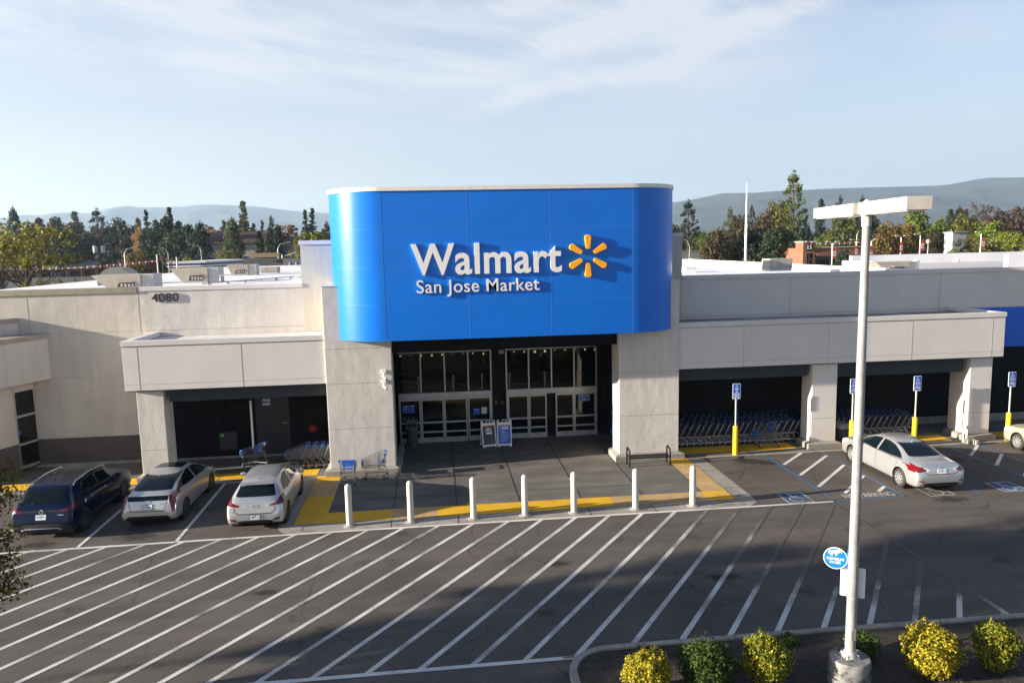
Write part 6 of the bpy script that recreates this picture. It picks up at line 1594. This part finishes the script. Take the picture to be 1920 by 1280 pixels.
box_unit(-15.4, -14.2, 60, 61.2, RZ, 7.78, 'smaller beige rooftop unit behind the second large one', .4)
box_unit(-14.2, -12.8, 64, 65.2, RZ, 7.46, 'low rooftop condenser near the dark mansard roof')
t = empty('rooftop_barrel_vent', (-19.2, 48.5, RZ), R(8), 'rounded barrel-shaped rooftop vent behind the first large unit', 'roof vent')
mb = MB(); pr_ = [(.98 * math.cos(R(a)), .15 + .9 * math.sin(R(a))) for a in range(0, 181, 12)] + [(-.98, 0), (.98, 0)]
mb.prism(pr_, -1.1, 1.1, 'y'); mb.build('vent_hood', K['beigemetal'], t, smooth=.5)
mb = MB()
for k in range(5): y = -1 + .5 * k; mb.prism([(1.0 * math.cos(R(a)), .15 + .92 * math.sin(R(a))) for a in range(90, 181, 10)] + [(.97 * math.cos(R(a)), .15 + .89 * math.sin(R(a))) for a in range(180, 89, -10)], y, y + .1, 'y')
mb.build('vent_rib', K['galv'], t)
u = box_unit(17.75, 19.0, 38, 39, RZ + .2, 7.8, 'beige rooftop unit standing alone, right of the flagpole')
u2 = box_unit(24.3, 25.6, 38, 39, RZ, 7.48, 'low beige rooftop unit with slanted ends beside the lamp pole', .6)
# pipes, curbs, small vents
mb = MB()
for i in range(12): x = -12.3 + .62 * i; y = 43 + 1.4 * i; mb.box(x - .06, x + .06, y - .1, y + .1, RZ, RZ + .1)
mb.tube([(-12.6, 42.5, RZ + .14), (-5.0, 59, RZ + .14)], .035, 6); mb.tube([(-12.8, 47, RZ + .1), (-12.8, 47, RZ + .45), (-11.6, 47, RZ + .45)], .04, 6)
tag(mb.build('roof_pipe', K['galv']), 'grey gas pipe running diagonally over the white roof on small blocks', 'pipe')
vents = ((13.0, 45, .35, .9), (15.4, 44, .35, .7), (10.8, 49, .22, .3), (-8.3, 48, .25, .4), (-6.6, 52, .2, .35), (-9.2, 60, .22, .3), (-7.3, 64, .25, .5))
nl_ = ('low white roof curb nearest the sign, on the right roof', 'low white roof curb farther from the sign, on the right roof', 'tiny white roof vent by the back parapet', 'small roof vent beside the gas pipe', 'small roof vent farther along the gas pipe', 'tiny roof vent beyond the units', 'white turbine vent at the back of the left roof')
for (x, y, h, w), lab in zip(vents, nl_):
    mb = MB(); mb.box(-w / 2, w / 2, -w / 2, w / 2, 0, h * .8); mb.box(-w / 2 - .04, w / 2 + .04, -w / 2 - .04, w / 2 + .04, h * .8, h); o = mb.build('roof_vent', K['roofwhite'], bevel=.01); o.location = (x, y, RZ); tag(o, lab, 'roof vent', 'vents on the white roof')
for i, x in enumerate((29.0, 31.6)):
    mb = MB(); mb.lathe([(.16, 0), (.12, .1), (.12, .3), (.2, .34), (.2, .46), (.0, .52)], 14, caps=False); o = mb.build('roof_vent', K['roofwhite'], smooth=.6); o.location = (x, 42.4, 6.9); tag(o, ('mushroom vent on the far right lower roof, left one', 'mushroom vent on the far right lower roof, right one')[i], 'roof vent', 'vents on the white roof')

# ------------------------------------------------------------------ poles, lamps, buildings beyond
def street_lamp(px, ytop, Y, side, lab, arm=1.9, group='street lamps beyond the store'):
    p = at(px, ytop, Y); t = empty('street_lamp', (p.x, p.y, 0), 0, lab, 'street lamp', group)
    h = p.z
    mb = MB(); mb.tube([(0, 0, -.05), (0, 0, h - 1.2), (side * arm * .25, 0, h - .3), (side * arm, 0, h)], [.10, .075, .05, .035], 8); mb.build('pole', K['galv'], t, smooth=.8)
    mb = MB(); mb.lathe([(.0, -.1), (.13, -.06), (.16, 0), (.12, .07), (0, .1)], 10, caps=False); o = mb.build('lamp_head', K['lampmetal'], t, smooth=.8); o.location = (side * (arm + .4), 0, h + .02); o.scale = (2.4, 1.1, .7)
for px, yt, Y, sd, lab in ((232, 464, 150, 1, 'street lamp left of the golden tree, arm to the right'), (314, 463, 150, -1, 'street lamp above the second large roof unit, arm to the left'), (376, 458, 165, -1, 'street lamp before the motel, arm to the left'), (520, 455, 150, 1, 'street lamp beside the motel gable, arm to the right'), (1293, 447, 120, -1, 'street lamp at the grey overpass wall, arm to the left'), (1607, 430, 150, 1, 'slim street lamp directly left of the lamp pole')): street_lamp(px, yt, Y, sd, lab)
# wooden utility pole with transformers
p = at(186, 442, 118); t = empty('utility_pole', (p.x, p.y, 0), R(6), 'wooden utility pole carrying three crossarms and pale transformers', 'utility pole')
wood = mat('weathered_wood', (.085, .065, .05), rough=.9, var=.3, space='obj')
mb = MB(); mb.tube([(0, 0, -.05), (0, 0, p.z)], .17, 10, r1=.12); mb.build('pole', wood, t)
mb = MB()
for z, w in ((p.z - .75, 1.35), (p.z - 1.45, 1.4), (p.z - 2.75, 1.3)): mb.box(-w, w, -.14, -.03, z - .06, z + .06)
mb.build('crossarm', wood, t)
for x in (-.62, .42):
    mb = MB(); mb.lathe([(.30, -.52), (.32, -.48), (.32, .42), (.28, .5), (.08, .55)], 14); o = mb.build('transformer', mat('transformer_grey', (.40, .43, .45), rough=.4) if 'transformer_grey' not in bpy.data.materials else bpy.data.materials['transformer_grey'], t, smooth=.6); o.location = (x, -.25, p.z - 2.0)
mb = MB()
for z in (p.z - .6, p.z - .62, p.z - 2.6): mb.tube([(0, -.1, z), (-18, 6, z - .3), (-40, 14, z + .2)], .02, 4)
mb.tube([(0, -.1, p.z - .6), (20, -2, p.z - 1.2), (60, -6, p.z - .3)], .016, 4); mb.build('cable', K['blackplastic'], t)
# the white flagpole
p = at(1402, 345, 66); q = at(1398, 490, 66)
t = empty('flagpole', (q.x, q.y, 0), 0, 'tall white pole rising behind the right roof', 'flagpole')
mb = MB(); mb.tube([(0, 0, 0), (0, 0, p.z * .72), (0, 0, p.z)], [.15, .11, .04], 12); mb.build('pole', K['white_metal'], t, smooth=.8)
mb = MB(); mb.lathe([(0, -.09), (.09, 0), (0, .09)], 10, (0, 0, p.z), caps=False); mb.box(-.06, .06, -.2, -.12, p.z * .72, p.z * .72 + .35); mb.build('finial', K['white_metal'], t)

def building_shell(name, lab, cat, c, w, d, h, m, rz=0):
    t = empty(name, (c[0], c[1], -.05), rz, lab, cat); mb = MB(); mb.box(-w / 2, w / 2, 0, d, 0, h); mb.build('wall', m, t); return t
# strip of shops with grey metal roof and arched dormers
a = at(20, 505, 325); b = at(262, 505, 325)
w = b.x - a.x + 22; cx = (a.x + b.x) / 2 - 8
brick = mat('brown_brick', (.15, .075, .05), rough=.9, var=.2, scale=4)
t = building_shell('shop_row', 'long low row of shops with grey metal roof and arched dormers', 'shops', (cx, 325), w, 14, 3.9, brick)
gm = mat('grey_metal_roof', (.30, .31, .33), rough=.5, metal=.2, var=.12, scale=.6)
mb = MB(); mb.prism([(-2.2, 3.55), (7, 6.0), (16, 3.55), (16, 3.4), (-2.2, 3.4)], -w / 2 - 1, w / 2 + 1, 'x')
mb.v = [(x, y, z) for x, y, z in mb.v]; rf = mb.build('roof', gm, t)
tb = mat('dark_teal_board', (.03, .035, .045)); sgm = mat('sign_panel_pale', (.35, .33, .33))
for k, px in enumerate((64, 97, 172)):
    xx = at(px, 500, 323).x - cx; mb = MB(); mb.prism([(-3.2, 3.5), (-2.3, 4.9), (2.3, 4.9), (3.2, 3.5)], -2.6, 1.5, 'y'); o = mb.build('dormer', tb, t); o.location = (xx, 0, 0)
    mb = MB(); mb.box(-1.8, 1.8, -2.66, -2.61, 3.75, 4.5); mb.build('dormer_panel', sgm, o)
dkg = K['glass']
for k in range(12):
    x0 = -w / 2 + 1.5 + k * (w - 3) / 12; mb = MB(); mb.box(x0, x0 + (w - 3) / 12 - 1.2, -.06, -.01, .3, 2.9); mb.build('shop_window', dkg, t)
for k in range(13):
    x0 = -w / 2 + .9 + k * (w - 3) / 12; mb = MB(); mb.box(x0 - .2, x0 + .2, -2.0, -1.6, 0, 3.5); mb.build('porch_post', brick, t)
for px in (88, 126, 166, 218): 
    xx = at(px, 490, 333).x - cx; mb = MB(); mb.box(xx - .8, xx + .8, 8, 10, 5.6, 6.9); mb.build('roof_unit', K['beigemetal'], t)
# low planter walls before the shops
mb = MB(); mb.box(-62, -36, 138, 138.6, 0, 1.6); tag(mb.build('planter_wall', mat('planter_brown', (.16, .10, .075), var=.2)), 'long low brown planter wall in front of the left shops', 'wall')
mb = MB(); mb.box(-44, -32, 126, 126.4, 0, 1.9); tag(mb.build('planter_wall', mat('planter_tan', (.30, .24, .19), var=.15)), 'shorter tan planter wall left of the barrel vent', 'wall')
# fuel station canopy
a = at(312, 492, 150); b = at(386, 496, 150); e = at(463, 490, 172)
t = empty('fuel_canopy', (a.x, a.y, 0), 0, 'white fuel station canopy with blue stripe', 'canopy')
def slab(mb, z0, z1, o): mb.prism([(-o, -o), (b.x - a.x + o * .2, b.y - a.y - o), (e.x - a.x + o, e.y - a.y - o * .3), (2, e.y - a.y + 10)], z0, z1, 'z')
zc = a.z - .55
mb = MB(); slab(mb, zc - .42, zc + .62, 0); mb.build('fascia', K['white_metal'], t)
mb = MB(); slab(mb, zc - .08, zc + .26, .02); mb.build('blue_stripe', mat('canopy_blue', (.015, .04, .16), rough=.4), t)
for x, y in ((1.5, 2), (7, 2.5), (5, 12), (13, 12)): mb = MB(); mb.box(x - .25, x + .25, y - .25, y + .25, -.05, zc - .42); mb.build('column', K['white_metal'], t)
# motel with brown tiled roof
a = at(350, 470, 262); b = at(512, 470, 262); w = b.x - a.x; cx = (a.x + b.x) / 2; zt = at(420, 453, 262).z
beigew = mat('motel_render', (.40, .345, .28), rough=.85, var=.1, scale=.5); tile = mat('brown_roof_tile', (.055, .030, .024), rough=.8, var=.25, scale=1.2)
t = building_shell('motel', 'two-storey beige motel with brown tiled roof', 'motel', (cx, 262), w, 12, zt, beigew)
zr = at(420, 440, 268).z
mb = MB(); mb.prism([(-1.3, zt - .5), (6, zr + .9), (13.3, zt - .5)], -w / 2 - 1, w / 2 + 1, 'x'); mb.build('roof', tile, t)
for k in range(9):
    x0 = -w / 2 + 1.6 + k * (w - 3.5) / 9
    for z in (zt - 3.2, zt - 6.4):
        if z < .5: continue
        mb = MB(); mb.box(x0, x0 + 2.0, -.08, -.01, z, z + 1.6); o = mb.build('window', K['white_metal'], t); mb = MB(); mb.box(x0 + .15, x0 + .92, -.12, -.085, z + .15, z + 1.45); mb.box(x0 + 1.08, x0 + 1.85, -.12, -.085, z + .15, z + 1.45); mb.build('pane', mat('pale_pane', (.12, .16, .20), rough=.1) if 'pale_pane' not in bpy.data.materials else bpy.data.materials['pale_pane'], o)
mb = MB(); mb.box(-w / 2, w / 2, -.05, -.01, zt - 3.75, zt - 3.5); mb.build('storey_band', mat('band_cream', (.5, .45, .38)), t)
# gabled end wing
g0 = at(527, 470, 236); g1 = at(551, 470, 236); gz_ = at(537, 441, 236).z
t = empty('motel_wing', ((g0.x + g1.x) / 2, 236, -.05), 0, 'gabled motel wing with pale walls beside the third dark cone', 'motel'); hw_ = (g1.x - g0.x) / 2
mb = MB(); mb.prism([(-hw_, 0), (hw_, 0), (hw_, gz_ - 2), (0, gz_ - .5), (-hw_, gz_ - 2)], 0, 12, 'y'); mb.build('wall', beigew, t)
mb = MB(); mb.prism([(-hw_ - .9, gz_ - 2.5), (0, gz_), (hw_ + .9, gz_ - 2.5), (hw_ + .9, gz_ - 2.85), (0, gz_ - .4), (-hw_ - .9, gz_ - 2.85)], -1, 13, 'y'); mb.build('roof', tile, t)
for z in (gz_ - 4.8, gz_ - 8):
    mb = MB(); mb.box(-.9, .9, -.06, -.01, z, z + 1.8); mb.build('window', mat('motel_pane', (.18, .22, .26), rough=.15) if 'motel_pane' not in bpy.data.materials else bpy.data.materials['motel_pane'], t)
# dark mansard roof building and grey wall beyond the left roof
a = at(463, 500, 130); b = at(522, 500, 130); t = empty('mansard_building', ((a.x + b.x) / 2, 130, -.05), 0, 'dark grey mansard-roofed building beyond the left roof', 'building'); hw_ = (b.x - a.x) / 2 + .5; zt = at(490, 485, 130).z
mb = MB(); mb.box(-hw_, hw_, .6, 10, 0, zt - 1.6); mb.build('wall', mat('mansard_wall', (.10, .10, .10)), t)
mb = MB(); mb.prism([(.0, zt - 2.4), (1.3, zt), (9, zt), (10.4, zt - 2.4)], -hw_ - .3, hw_ + .3, 'x'); mb.build('mansard_roof', mat('slate', (.055, .06, .066), rough=.7, var=.2, scale=2), t)
mb = MB(); mb.box(-hw_ * .6, hw_ * .9, .4, .65, zt + .25, zt + 1.0); mb.build('parapet_board', mat('tan_board', (.32, .23, .12)), t)
a = at(530, 485, 110); b = at(562, 485, 110); mb = MB(); mb.box(a.x, b.x + 6, 110, 110.4, -.05, a.z); o = tag(mb.build('boundary_wall', mat('grey_block_wall', (.17, .18, .20), var=.1)), 'grey block wall with pale slots just left of the tower block', 'wall')
mb = MB()
for k in range(4): x = a.x + .9 + k * .9; mb.box(x - .08, x + .08, 109.96, 109.999, a.z - 1.3, a.z - .5)
q = mb.build('wall_slot', K['white_metal']); attach(q, o)
# grey overpass barrier at the right
a = at(1278, 472, 175); b = at(1322, 474, 175); mb = MB(); mb.box(a.x - 30, b.x, 175, 175.6, -.05, a.z); mb.box(a.x - 30, b.x, 174.9, 175.7, a.z, a.z + .2); tag(mb.build('overpass_wall', mat('weathered_concrete', (.27, .27, .26), var=.2, scale=.3)), 'long grey concrete barrier right of the sign, under the street lamp', 'wall')
# brick restaurant
a = at(1506, 455, 150); b = at(1640, 452, 150); w = b.x - a.x; cx = (a.x + b.x) / 2; zt = a.z
terra = mat('terracotta_render', (.21, .105, .06), rough=.85, var=.15, scale=.8)
t = building_shell('restaurant', 'terracotta restaurant with a dark square sign on its corner', 'restaurant', (cx, 150), w, 16, zt - 1.1, terra)
mb = MB(); mb.box(-w / 2 - .15, -w / 2 + 2.4, -.35, 3, 0, zt + .1); mb.build('corner_tower', terra, t)
mb = MB(); mb.box(-w / 2 + .5, -w / 2 + 1.9, -.45, -.36, zt - 1.6, zt - .15); o = mb.build('sign_board', mat('black_sign', (.012, .014, .016)), t)
mb = MB()
for bx in ((.75, .9, -1.3, -.4), (.9, 1.15, -1.3, -1.17), (1.3, 1.65, -.55, -.42), (1.3, 1.42, -.85, -.55), (1.3, 1.65, -.97, -.84), (1.53, 1.65, -1.3, -.97), (1.3, 1.65, -1.3, -1.18)): mb.box(-w / 2 + bx[0], -w / 2 + bx[1], -.47, -.4505, zt + bx[2], zt + bx[3])
mb.build('sign_letters', K['signwhite'], o)
mb = MB(); mb.box(-w / 2 + .7, -w / 2 + 1.9, -.37, -.352, 0, zt - 2.2); mb.build('doorway', K['glass'], t)
mb = MB(); mb.box(-w / 2 + 3, w / 2 - .8, -.06, -.01, .6, zt - 2.5); mb.build('window', K['glass'], t)
mb = MB(); mb.prism([(-1.4, zt - 2.7), (-.02, zt - 1.9), (-.02, zt - 2.3), (-1.4, zt - 2.8)], -w / 2 + 2.6, w / 2 - .5, 'x'); mb.build('awning', mat('brown_awning', (.12, .05, .035)), t)
mb = MB(); mb.box(-w / 2 - .3, -w / 2 + 2.6, -.5, 3.2, zt + .1, zt + .35); mb.box(-w / 2 + 2.6, w / 2, -.2, .2, zt - 1.1, zt - .9); mb.build('cornice', mat('pale_cornice', (.42, .40, .36)), t)
# white gabled building, terracotta roof at the far right
a = at(1787, 436, 170); b = at(1812, 436, 170); t = building_shell('warehouse', 'white ribbed building between the green trees at the right', 'building', ((a.x + b.x) / 2, 170), b.x - a.x, 3, a.z, mat('ribbed_white', (.36, .39, .42), rough=.5, var=.15, scale=3, stretch=(6, 6, .2)))
mb = MB(); mb.box(-(b.x - a.x) / 2 - .3, (b.x - a.x) / 2 + .3, -.3, 3.3, a.z, a.z + .25); mb.build('roof', gm, t)
a = at(1895, 418, 260); t = building_shell('tiled_house', 'house with terracotta tiled roof at the right edge, above the willow', 'house', (a.x + 9, 260), 26, 12, a.z - 1.5, mat('house_cream', (.45, .40, .32)))
mb = MB(); mb.prism([(-1, a.z - 1.9), (6, a.z + 1.6), (13, a.z - 1.9)], -14, 14, 'x'); mb.build('roof', mat('orange_tile', (.30, .13, .06), var=.2, scale=1.5), t)

# lamp standards with red and white banners
ban = mat('red_banner', (.50, .055, .035), rough=.7, var=.08); banw = mat('white_banner_panel', (.65, .62, .6), rough=.7)
def banner_lamp(px, ytop, Y, lab, arms=(-1, 1), banner=1):
    p = at(px, ytop, Y); t = empty('banner_lamp', (p.x, p.y, 0), 0, lab, 'lamp post', 'banner lamp posts beyond the right roof'); h = p.z; k = Y / 150
    mb = MB(); mb.tube([(0, 0, -.05), (0, 0, h)], .11 * k, 8); mb.build('pole', K['white_metal'], t, smooth=.8)
    mb = MB()
    for s in arms: mb.tube([(0, 0, h - .15), (s * 1.0 * k, -.2, h + .12)], .05 * k, 6); mb.box(s * 1.0 * k - .5 * k, s * 1.0 * k + .5 * k, -.35, 0, h + .05, h + .22 * k)
    mb.build('lamp_arm', K['lampmetal'], t)
    if banner:
        x0, x1 = (.16 * k, .85 * k) if banner > 0 else (-.3 * k, .3 * k)
        mb = MB(); mb.box(x0, x1, -.14, -.11, h - 3.4 * k, h - 1.2 * k); o = mb.build('banner', ban, t)
        mb = MB(); mb.box(x0 + .03, x1 - .03, -.155, -.1405, h - 2.9 * k, h - 1.9 * k); mb.build('banner_panel', banw, o)
        mb = MB(); mb.box(x0 + .2 * k, x1 - .2 * k, -.165, -.1555, h - 2.6 * k, h - 2.2 * k); mb.build('banner_mark', ban, o)
banner_lamp(1690, 443, 140, 'lamp with small red lanterns before the first golden tree', banner=-1)
banner_lamp(1726, 440, 140, 'banner lamp before the second golden tree', (-1,))
banner_lamp(1840, 436, 128, 'banner lamp with the largest red and white banner, at far right', (-1,))
banner_lamp(1561, 454, 145, 'banner lamp in front of the brick restaurant', (-1, 1))
banner_lamp(1606, 450, 145, 'banner lamp between the restaurant and the tall lamp pole', (-1,), -1)
banner_lamp(1634, 450, 146, 'banner lamp half hidden by the tall lamp pole', (1,), -1)
p = at(1740, 458, 140); t = empty('lantern_post', (p.x, p.y, 0), 0, 'short lantern post between the golden trees and white building', 'lamp post'); mb = MB(); mb.tube([(0, 0, 0), (0, 0, p.z)], .09, 8); mb.build('post', K['white_metal'], t); mb = MB(); mb.lathe([(.12, 0), (.42, .2), (.5, .7), (.1, 1.0)], 10, (0, 0, p.z)); mb.build('lantern', K['beigemetal'], t)
def bunting(pts, Y, lab):
    mb = MB(); mr = MB(); W_ = [at(x, y, Y) for x, y in pts]
    for a, b in zip(W_[:-1], W_[1:]):
        n = max(4, int((b - a).length / .55))
        for k in range(n):
            q0 = a + (b - a) * ((k + .1) / n); q1 = a + (b - a) * ((k + .9) / n); dz = .45 + .1 * math.sin(k * 3)
            (mr if k % 2 else mb).face(q0, q1, ((q0 + q1) / 2) - Vector((0, 0, dz)))
    o = tag(mb.build('bunting', K['signwhite'], fix=False), lab, 'bunting'); q = mr.build('red_pennants', ban, fix=False); attach(q, o)
bunting([(1508, 451), (1535, 455), (1561, 456), (1606, 453), (1640, 449)], 144, 'string of red and white pennants across the brick restaurant')
bunting([(20, 502), (90, 503), (160, 500), (222, 495), (294, 488)], 150, 'string of red and white pennants before the left shops')
bunting([(303, 481), (318, 488), (331, 490)], 149, 'short string of pennants above the fuel canopy')
for px, yt, yb, lab in ((294, 477, 512, 'white pennant post left of the fuel canopy'), (331, 482, 502, 'white pennant post at the corner of the fuel canopy'), (304, 480, 505, 'brown pennant post between the white ones'), (529, 478, 500, 'white post with arms beside the grey block wall')):
    p = at(px, yt, 149); mb = MB(); mb.tube([(0, 0, -.05), (0, 0, p.z)], .13, 8)
    if px == 529: mb.tube([(0, 0, p.z - .4), (2.6, 0, p.z + .5)], .06, 6)
    o = mb.build('pennant_post', K['white_metal'] if 'white' in lab[:5] else wood, smooth=.8); o.location = (p.x, p.y, 0); tag(o, lab, 'post')

# far parked cars
def far_car(px, py, Y, rz, m, lab, group):
    p = at(px, py, Y); t = empty('parked_car', (p.x, p.y, -.02), rz, lab, 'car', group)
    mb = MB(); mb.prism([(-2.2, .3), (2.2, .3), (2.25, .75), (1.9, .9), (1.1, .98), (.5, 1.42), (-1.0, 1.45), (-1.7, 1.0), (-2.2, .9)], -.88, .88, 'y'); mb.build('body', m, t, bevel=.06)
    mb = MB(); mb.prism([(1.0, 1.0), (.48, 1.36), (-.98, 1.38), (-1.55, 1.02)], -.89, .89, 'y'); mb.build('window', CM['glass'], t)
    mb = MB()
    for x in (-1.35, 1.4):
        for y in (-.8, .8): mb.lathe([(.2, -.1), (.32, -.09), (.32, .09), (.2, .1)], 14, (x, y, .32), 'y')
    mb.build('wheels', K['rubber'], t)
cols = [carpaint('far_red', (.22, .02, .02)), carpaint('far_white', (.6, .6, .6)), carpaint('far_grey', (.08, .09, .10)), carpaint('far_navy', (.012, .02, .05)), carpaint('far_black', (.01, .01, .012))]
for i, (px, m, lab) in enumerate(((1494, 4, 'black car at the left end of the far row, below the restaurant'), (1508, 0, 'dark red car in the far row below the restaurant'), (1521, 1, 'white car in the far row below the restaurant'), (1534, 2, 'grey car in the far row below the restaurant'), (1548, 3, 'navy car at the right end of the far row below the restaurant'))): far_car(px, 497, 150, R(80), cols[m], lab, 'far cars below the restaurant')
far_car(14, 512, 130, R(12), cols[4], 'dark car under the loose yellow-green tree at the left edge', 'far cars at the left')
far_car(1702, 478, 135, R(20), cols[4], 'black car before the golden trees', 'far cars below the restaurant')

# ------------------------------------------------------------------ air
hz = MB(); hz.box(-9800, 9800, -190, 9750, -1.2, 660)
mm = bpy.data.materials.new('haze'); mm.use_nodes = True; nt = mm.node_tree
for n in list(nt.nodes):
    if n.type != 'OUTPUT_MATERIAL': nt.nodes.remove(n)
pv = nt.nodes.new('ShaderNodeVolumePrincipled'); pv.inputs['Color'].default_value = (.55, .76, 1, 1); pv.inputs['Density'].default_value = 1.0e-4; pv.inputs['Anisotropy'].default_value = .2
nt.links.new(pv.outputs[0], [n for n in nt.nodes if n.type == 'OUTPUT_MATERIAL'][0].inputs['Volume'])
if HAZE:
    o = hz.build('haze', mm); o['kind'] = 'stuff'

# ------------------------------------------------------------------ light
EL = R(12.3); AZ = math.atan2(.115, 1)          # light travels along +X, slightly towards the store
ld = Vector((math.cos(AZ) * math.cos(EL), math.sin(AZ) * math.cos(EL), -math.sin(EL)))
su_ = bpy.data.lights.new('sun', 'SUN'); su_.energy = 5.0; su_.angle = R(.5); su_.color = (1, .88, .72)
so = bpy.data.objects.new('sun', su_); COL.objects.link(so); so.rotation_euler = ld.to_track_quat('-Z', 'Y').to_euler(); so.location = (-60, -10, 40)
w = bpy.data.worlds.new('World'); scene.world = w; w.use_nodes = True; nt = w.node_tree; L = nt.links
bg = nt.nodes['Background']; sk = nt.nodes.new('ShaderNodeTexSky'); sk.sky_type = 'NISHITA'; sk.sun_disc = False; sk.sun_elevation = EL
sdir = -ld; sk.sun_rotation = math.atan2(sdir.x, sdir.y); sk.altitude = 50; sk.air_density = 1.0; sk.dust_density = .8; sk.ozone_density = 1.0
# thin cirrus laid out by direction
tc = nt.nodes.new('ShaderNodeTexCoord'); sx = nt.nodes.new('ShaderNodeSeparateXYZ'); L.new(tc.outputs['Generated'], sx.inputs[0])
def math_(op, a, b=None, c=None):
    n = nt.nodes.new('ShaderNodeMath'); n.operation = op
    for i, v in enumerate((a, b, c)):
        if v is None: continue
        if isinstance(v, (int, float)): n.inputs[i].default_value = v
        else: L.new(v, n.inputs[i])
    return n.outputs[0]
def ramp_(v, a, b, lo=0, hi=1, smooth=True):
    n = nt.nodes.new('ShaderNodeMapRange')
    if smooth: n.interpolation_type = 'SMOOTHSTEP'
    n.inputs[1].default_value = a; n.inputs[2].default_value = b; n.inputs[3].default_value = lo; n.inputs[4].default_value = hi; L.new(v, n.inputs[0]); return n.outputs[0]
def mix_(f, a, b):
    n = nt.nodes.new('ShaderNodeMixRGB'); L.new(f, n.inputs[0])
    for i, v in ((1, a), (2, b)):
        if isinstance(v, tuple): n.inputs[i].default_value = (*v, 1)
        else: L.new(v, n.inputs[i])
    return n.outputs[0]
X_, Z_ = sx.outputs[0], sx.outputs[2]
az = math_('ARCTAN2', X_, sx.outputs[1]); el = math_('ARCSINE', Z_)
cb = nt.nodes.new('ShaderNodeCombineXYZ'); L.new(az, cb.inputs[0]); L.new(el, cb.inputs[1])
def cloud(rot, scl, scale, det, lo, hi, dist=.6, seed=0, rough=.62):
    mp = nt.nodes.new('ShaderNodeMapping'); mp.vector_type = 'TEXTURE' if 0 else 'POINT'
    mp.inputs['Rotation'].default_value = (0, 0, rot); mp.inputs['Location'].default_value = (seed, seed * .7, 0); L.new(cb.outputs[0], mp.inputs[0])
    m2 = nt.nodes.new('ShaderNodeMapping'); m2.inputs['Scale'].default_value = scl; L.new(mp.outputs[0], m2.inputs[0])
    nz = nt.nodes.new('ShaderNodeTexNoise'); nz.inputs['Scale'].default_value = scale; nz.inputs['Detail'].default_value = det; nz.inputs['Roughness'].default_value = rough; nz.inputs['Distortion'].default_value = dist; L.new(m2.outputs[0], nz.inputs['Vector'])
    return ramp_(nz.outputs[0], lo, hi)
def band(a0, e0, a1, e1, wd, soft=1.0):
    """soft streak along a line in azimuth and elevation (degrees)"""
    a0, e0, a1, e1 = R(a0), R(e0), R(a1), R(e1); dx, dy = a1 - a0, e1 - e0; l = math.hypot(dx, dy); nx, ny = -dy / l, dx / l
    d = math_('ADD', math_('MULTIPLY', az, nx), math_('MULTIPLY_ADD', el, ny, -(a0 * nx + e0 * ny)))
    wob = nt.nodes.new('ShaderNodeTexNoise'); wob.inputs['Scale'].default_value = 7; wob.inputs['Detail'].default_value = 5; L.new(cb.outputs[0], wob.inputs['Vector'])
    d = math_('ADD', d, math_('MULTIPLY_ADD', wob.outputs[0], R(3.2), -R(1.6)))
    t = math_('ADD', math_('MULTIPLY', az, dx / l), math_('MULTIPLY_ADD', el, dy / l, -(a0 * dx + e0 * dy) / l))
    m = ramp_(math_('ABSOLUTE', d), 0, R(wd), 1, 0)
    return math_('MULTIPLY', m, math_('MULTIPLY', ramp_(t, -R(3), R(4)), ramp_(t, l - R(5), l + R(3), 1, 0)))
wisps = cloud(.16, (1.6, 9, 1), 2.2, 9, .36, .70, .8, 2.3)
fine = cloud(.42, (2.2, 16, 1), 2.6, 10, .38, .64, 1.4, 7.7, .7)
veil = cloud(.02, (1.1, 7, 1), 1.3, 6, .34, .66, .4, 4.1)
main = math_('MULTIPLY', ramp_(math_('ABSOLUTE', math_('ADD', el, -R(14.5))), R(1.5), R(5.5), 1, 0), ramp_(az, R(18), R(34), 1, .15))
cm = math_('MULTIPLY', main, math_('MULTIPLY_ADD', wisps, .6, .36))
cm = math_('ADD', cm, math_('MULTIPLY', veil, .34))
for args, k in (((8, 13.5, 36, 22, 1.7), 1.1), ((16, 12.5, 42, 20, 1.2), 1.0), ((-34, 15.0, -22, 18.6, .8), 1.1), ((-24, 18.2, -14, 21.5, .8), 1.4), ((-30, 19, -20, 21.5, 1.4), .7), ((2, 9.6, 22, 13.5, 1.0), .8), ((6, 17.5, 14, 20.5, 2.2), .9)):
    cm = math_('ADD', cm, math_('MULTIPLY', band(*args), math_('MULTIPLY', math_('MULTIPLY_ADD', fine, .75, .25), k)))
cm = math_('MINIMUM', cm, .92)
cm = math_('MULTIPLY', cm, ramp_(el, R(3), R(9)))
cm = math_('MULTIPLY', cm, ramp_(el, R(24), R(40), 1, 0))
tint = nt.nodes.new('ShaderNodeMixRGB'); tint.blend_type = 'MULTIPLY'; tint.inputs[0].default_value = 1; tint.inputs[2].default_value = (*TINT, 1); L.new(sk.outputs[0], tint.inputs[1])
# pale, slightly warm air low over the horizon, warmer towards the sun
hcol = mix_(ramp_(az, R(-40), R(20)), WARM, COOL)
base = mix_(ramp_(el, R(-1), R(17), HZ, 0), tint.outputs[0], hcol)
out = mix_(cm, base, CLOUD)
L.new(out, bg.inputs[0]); bg.inputs[1].default_value = SKY
scene.view_settings.view_transform = 'Standard'; scene.view_settings.look = 'None'; scene.view_settings.gamma = 1; scene.view_settings.exposure = EXPO
scene.render.resolution_x = 1024; scene.render.resolution_y = 682
scene.cycles.max_bounces = 8; scene.cycles.volume_bounces = 0; scene.cycles.use_adaptive_sampling = True
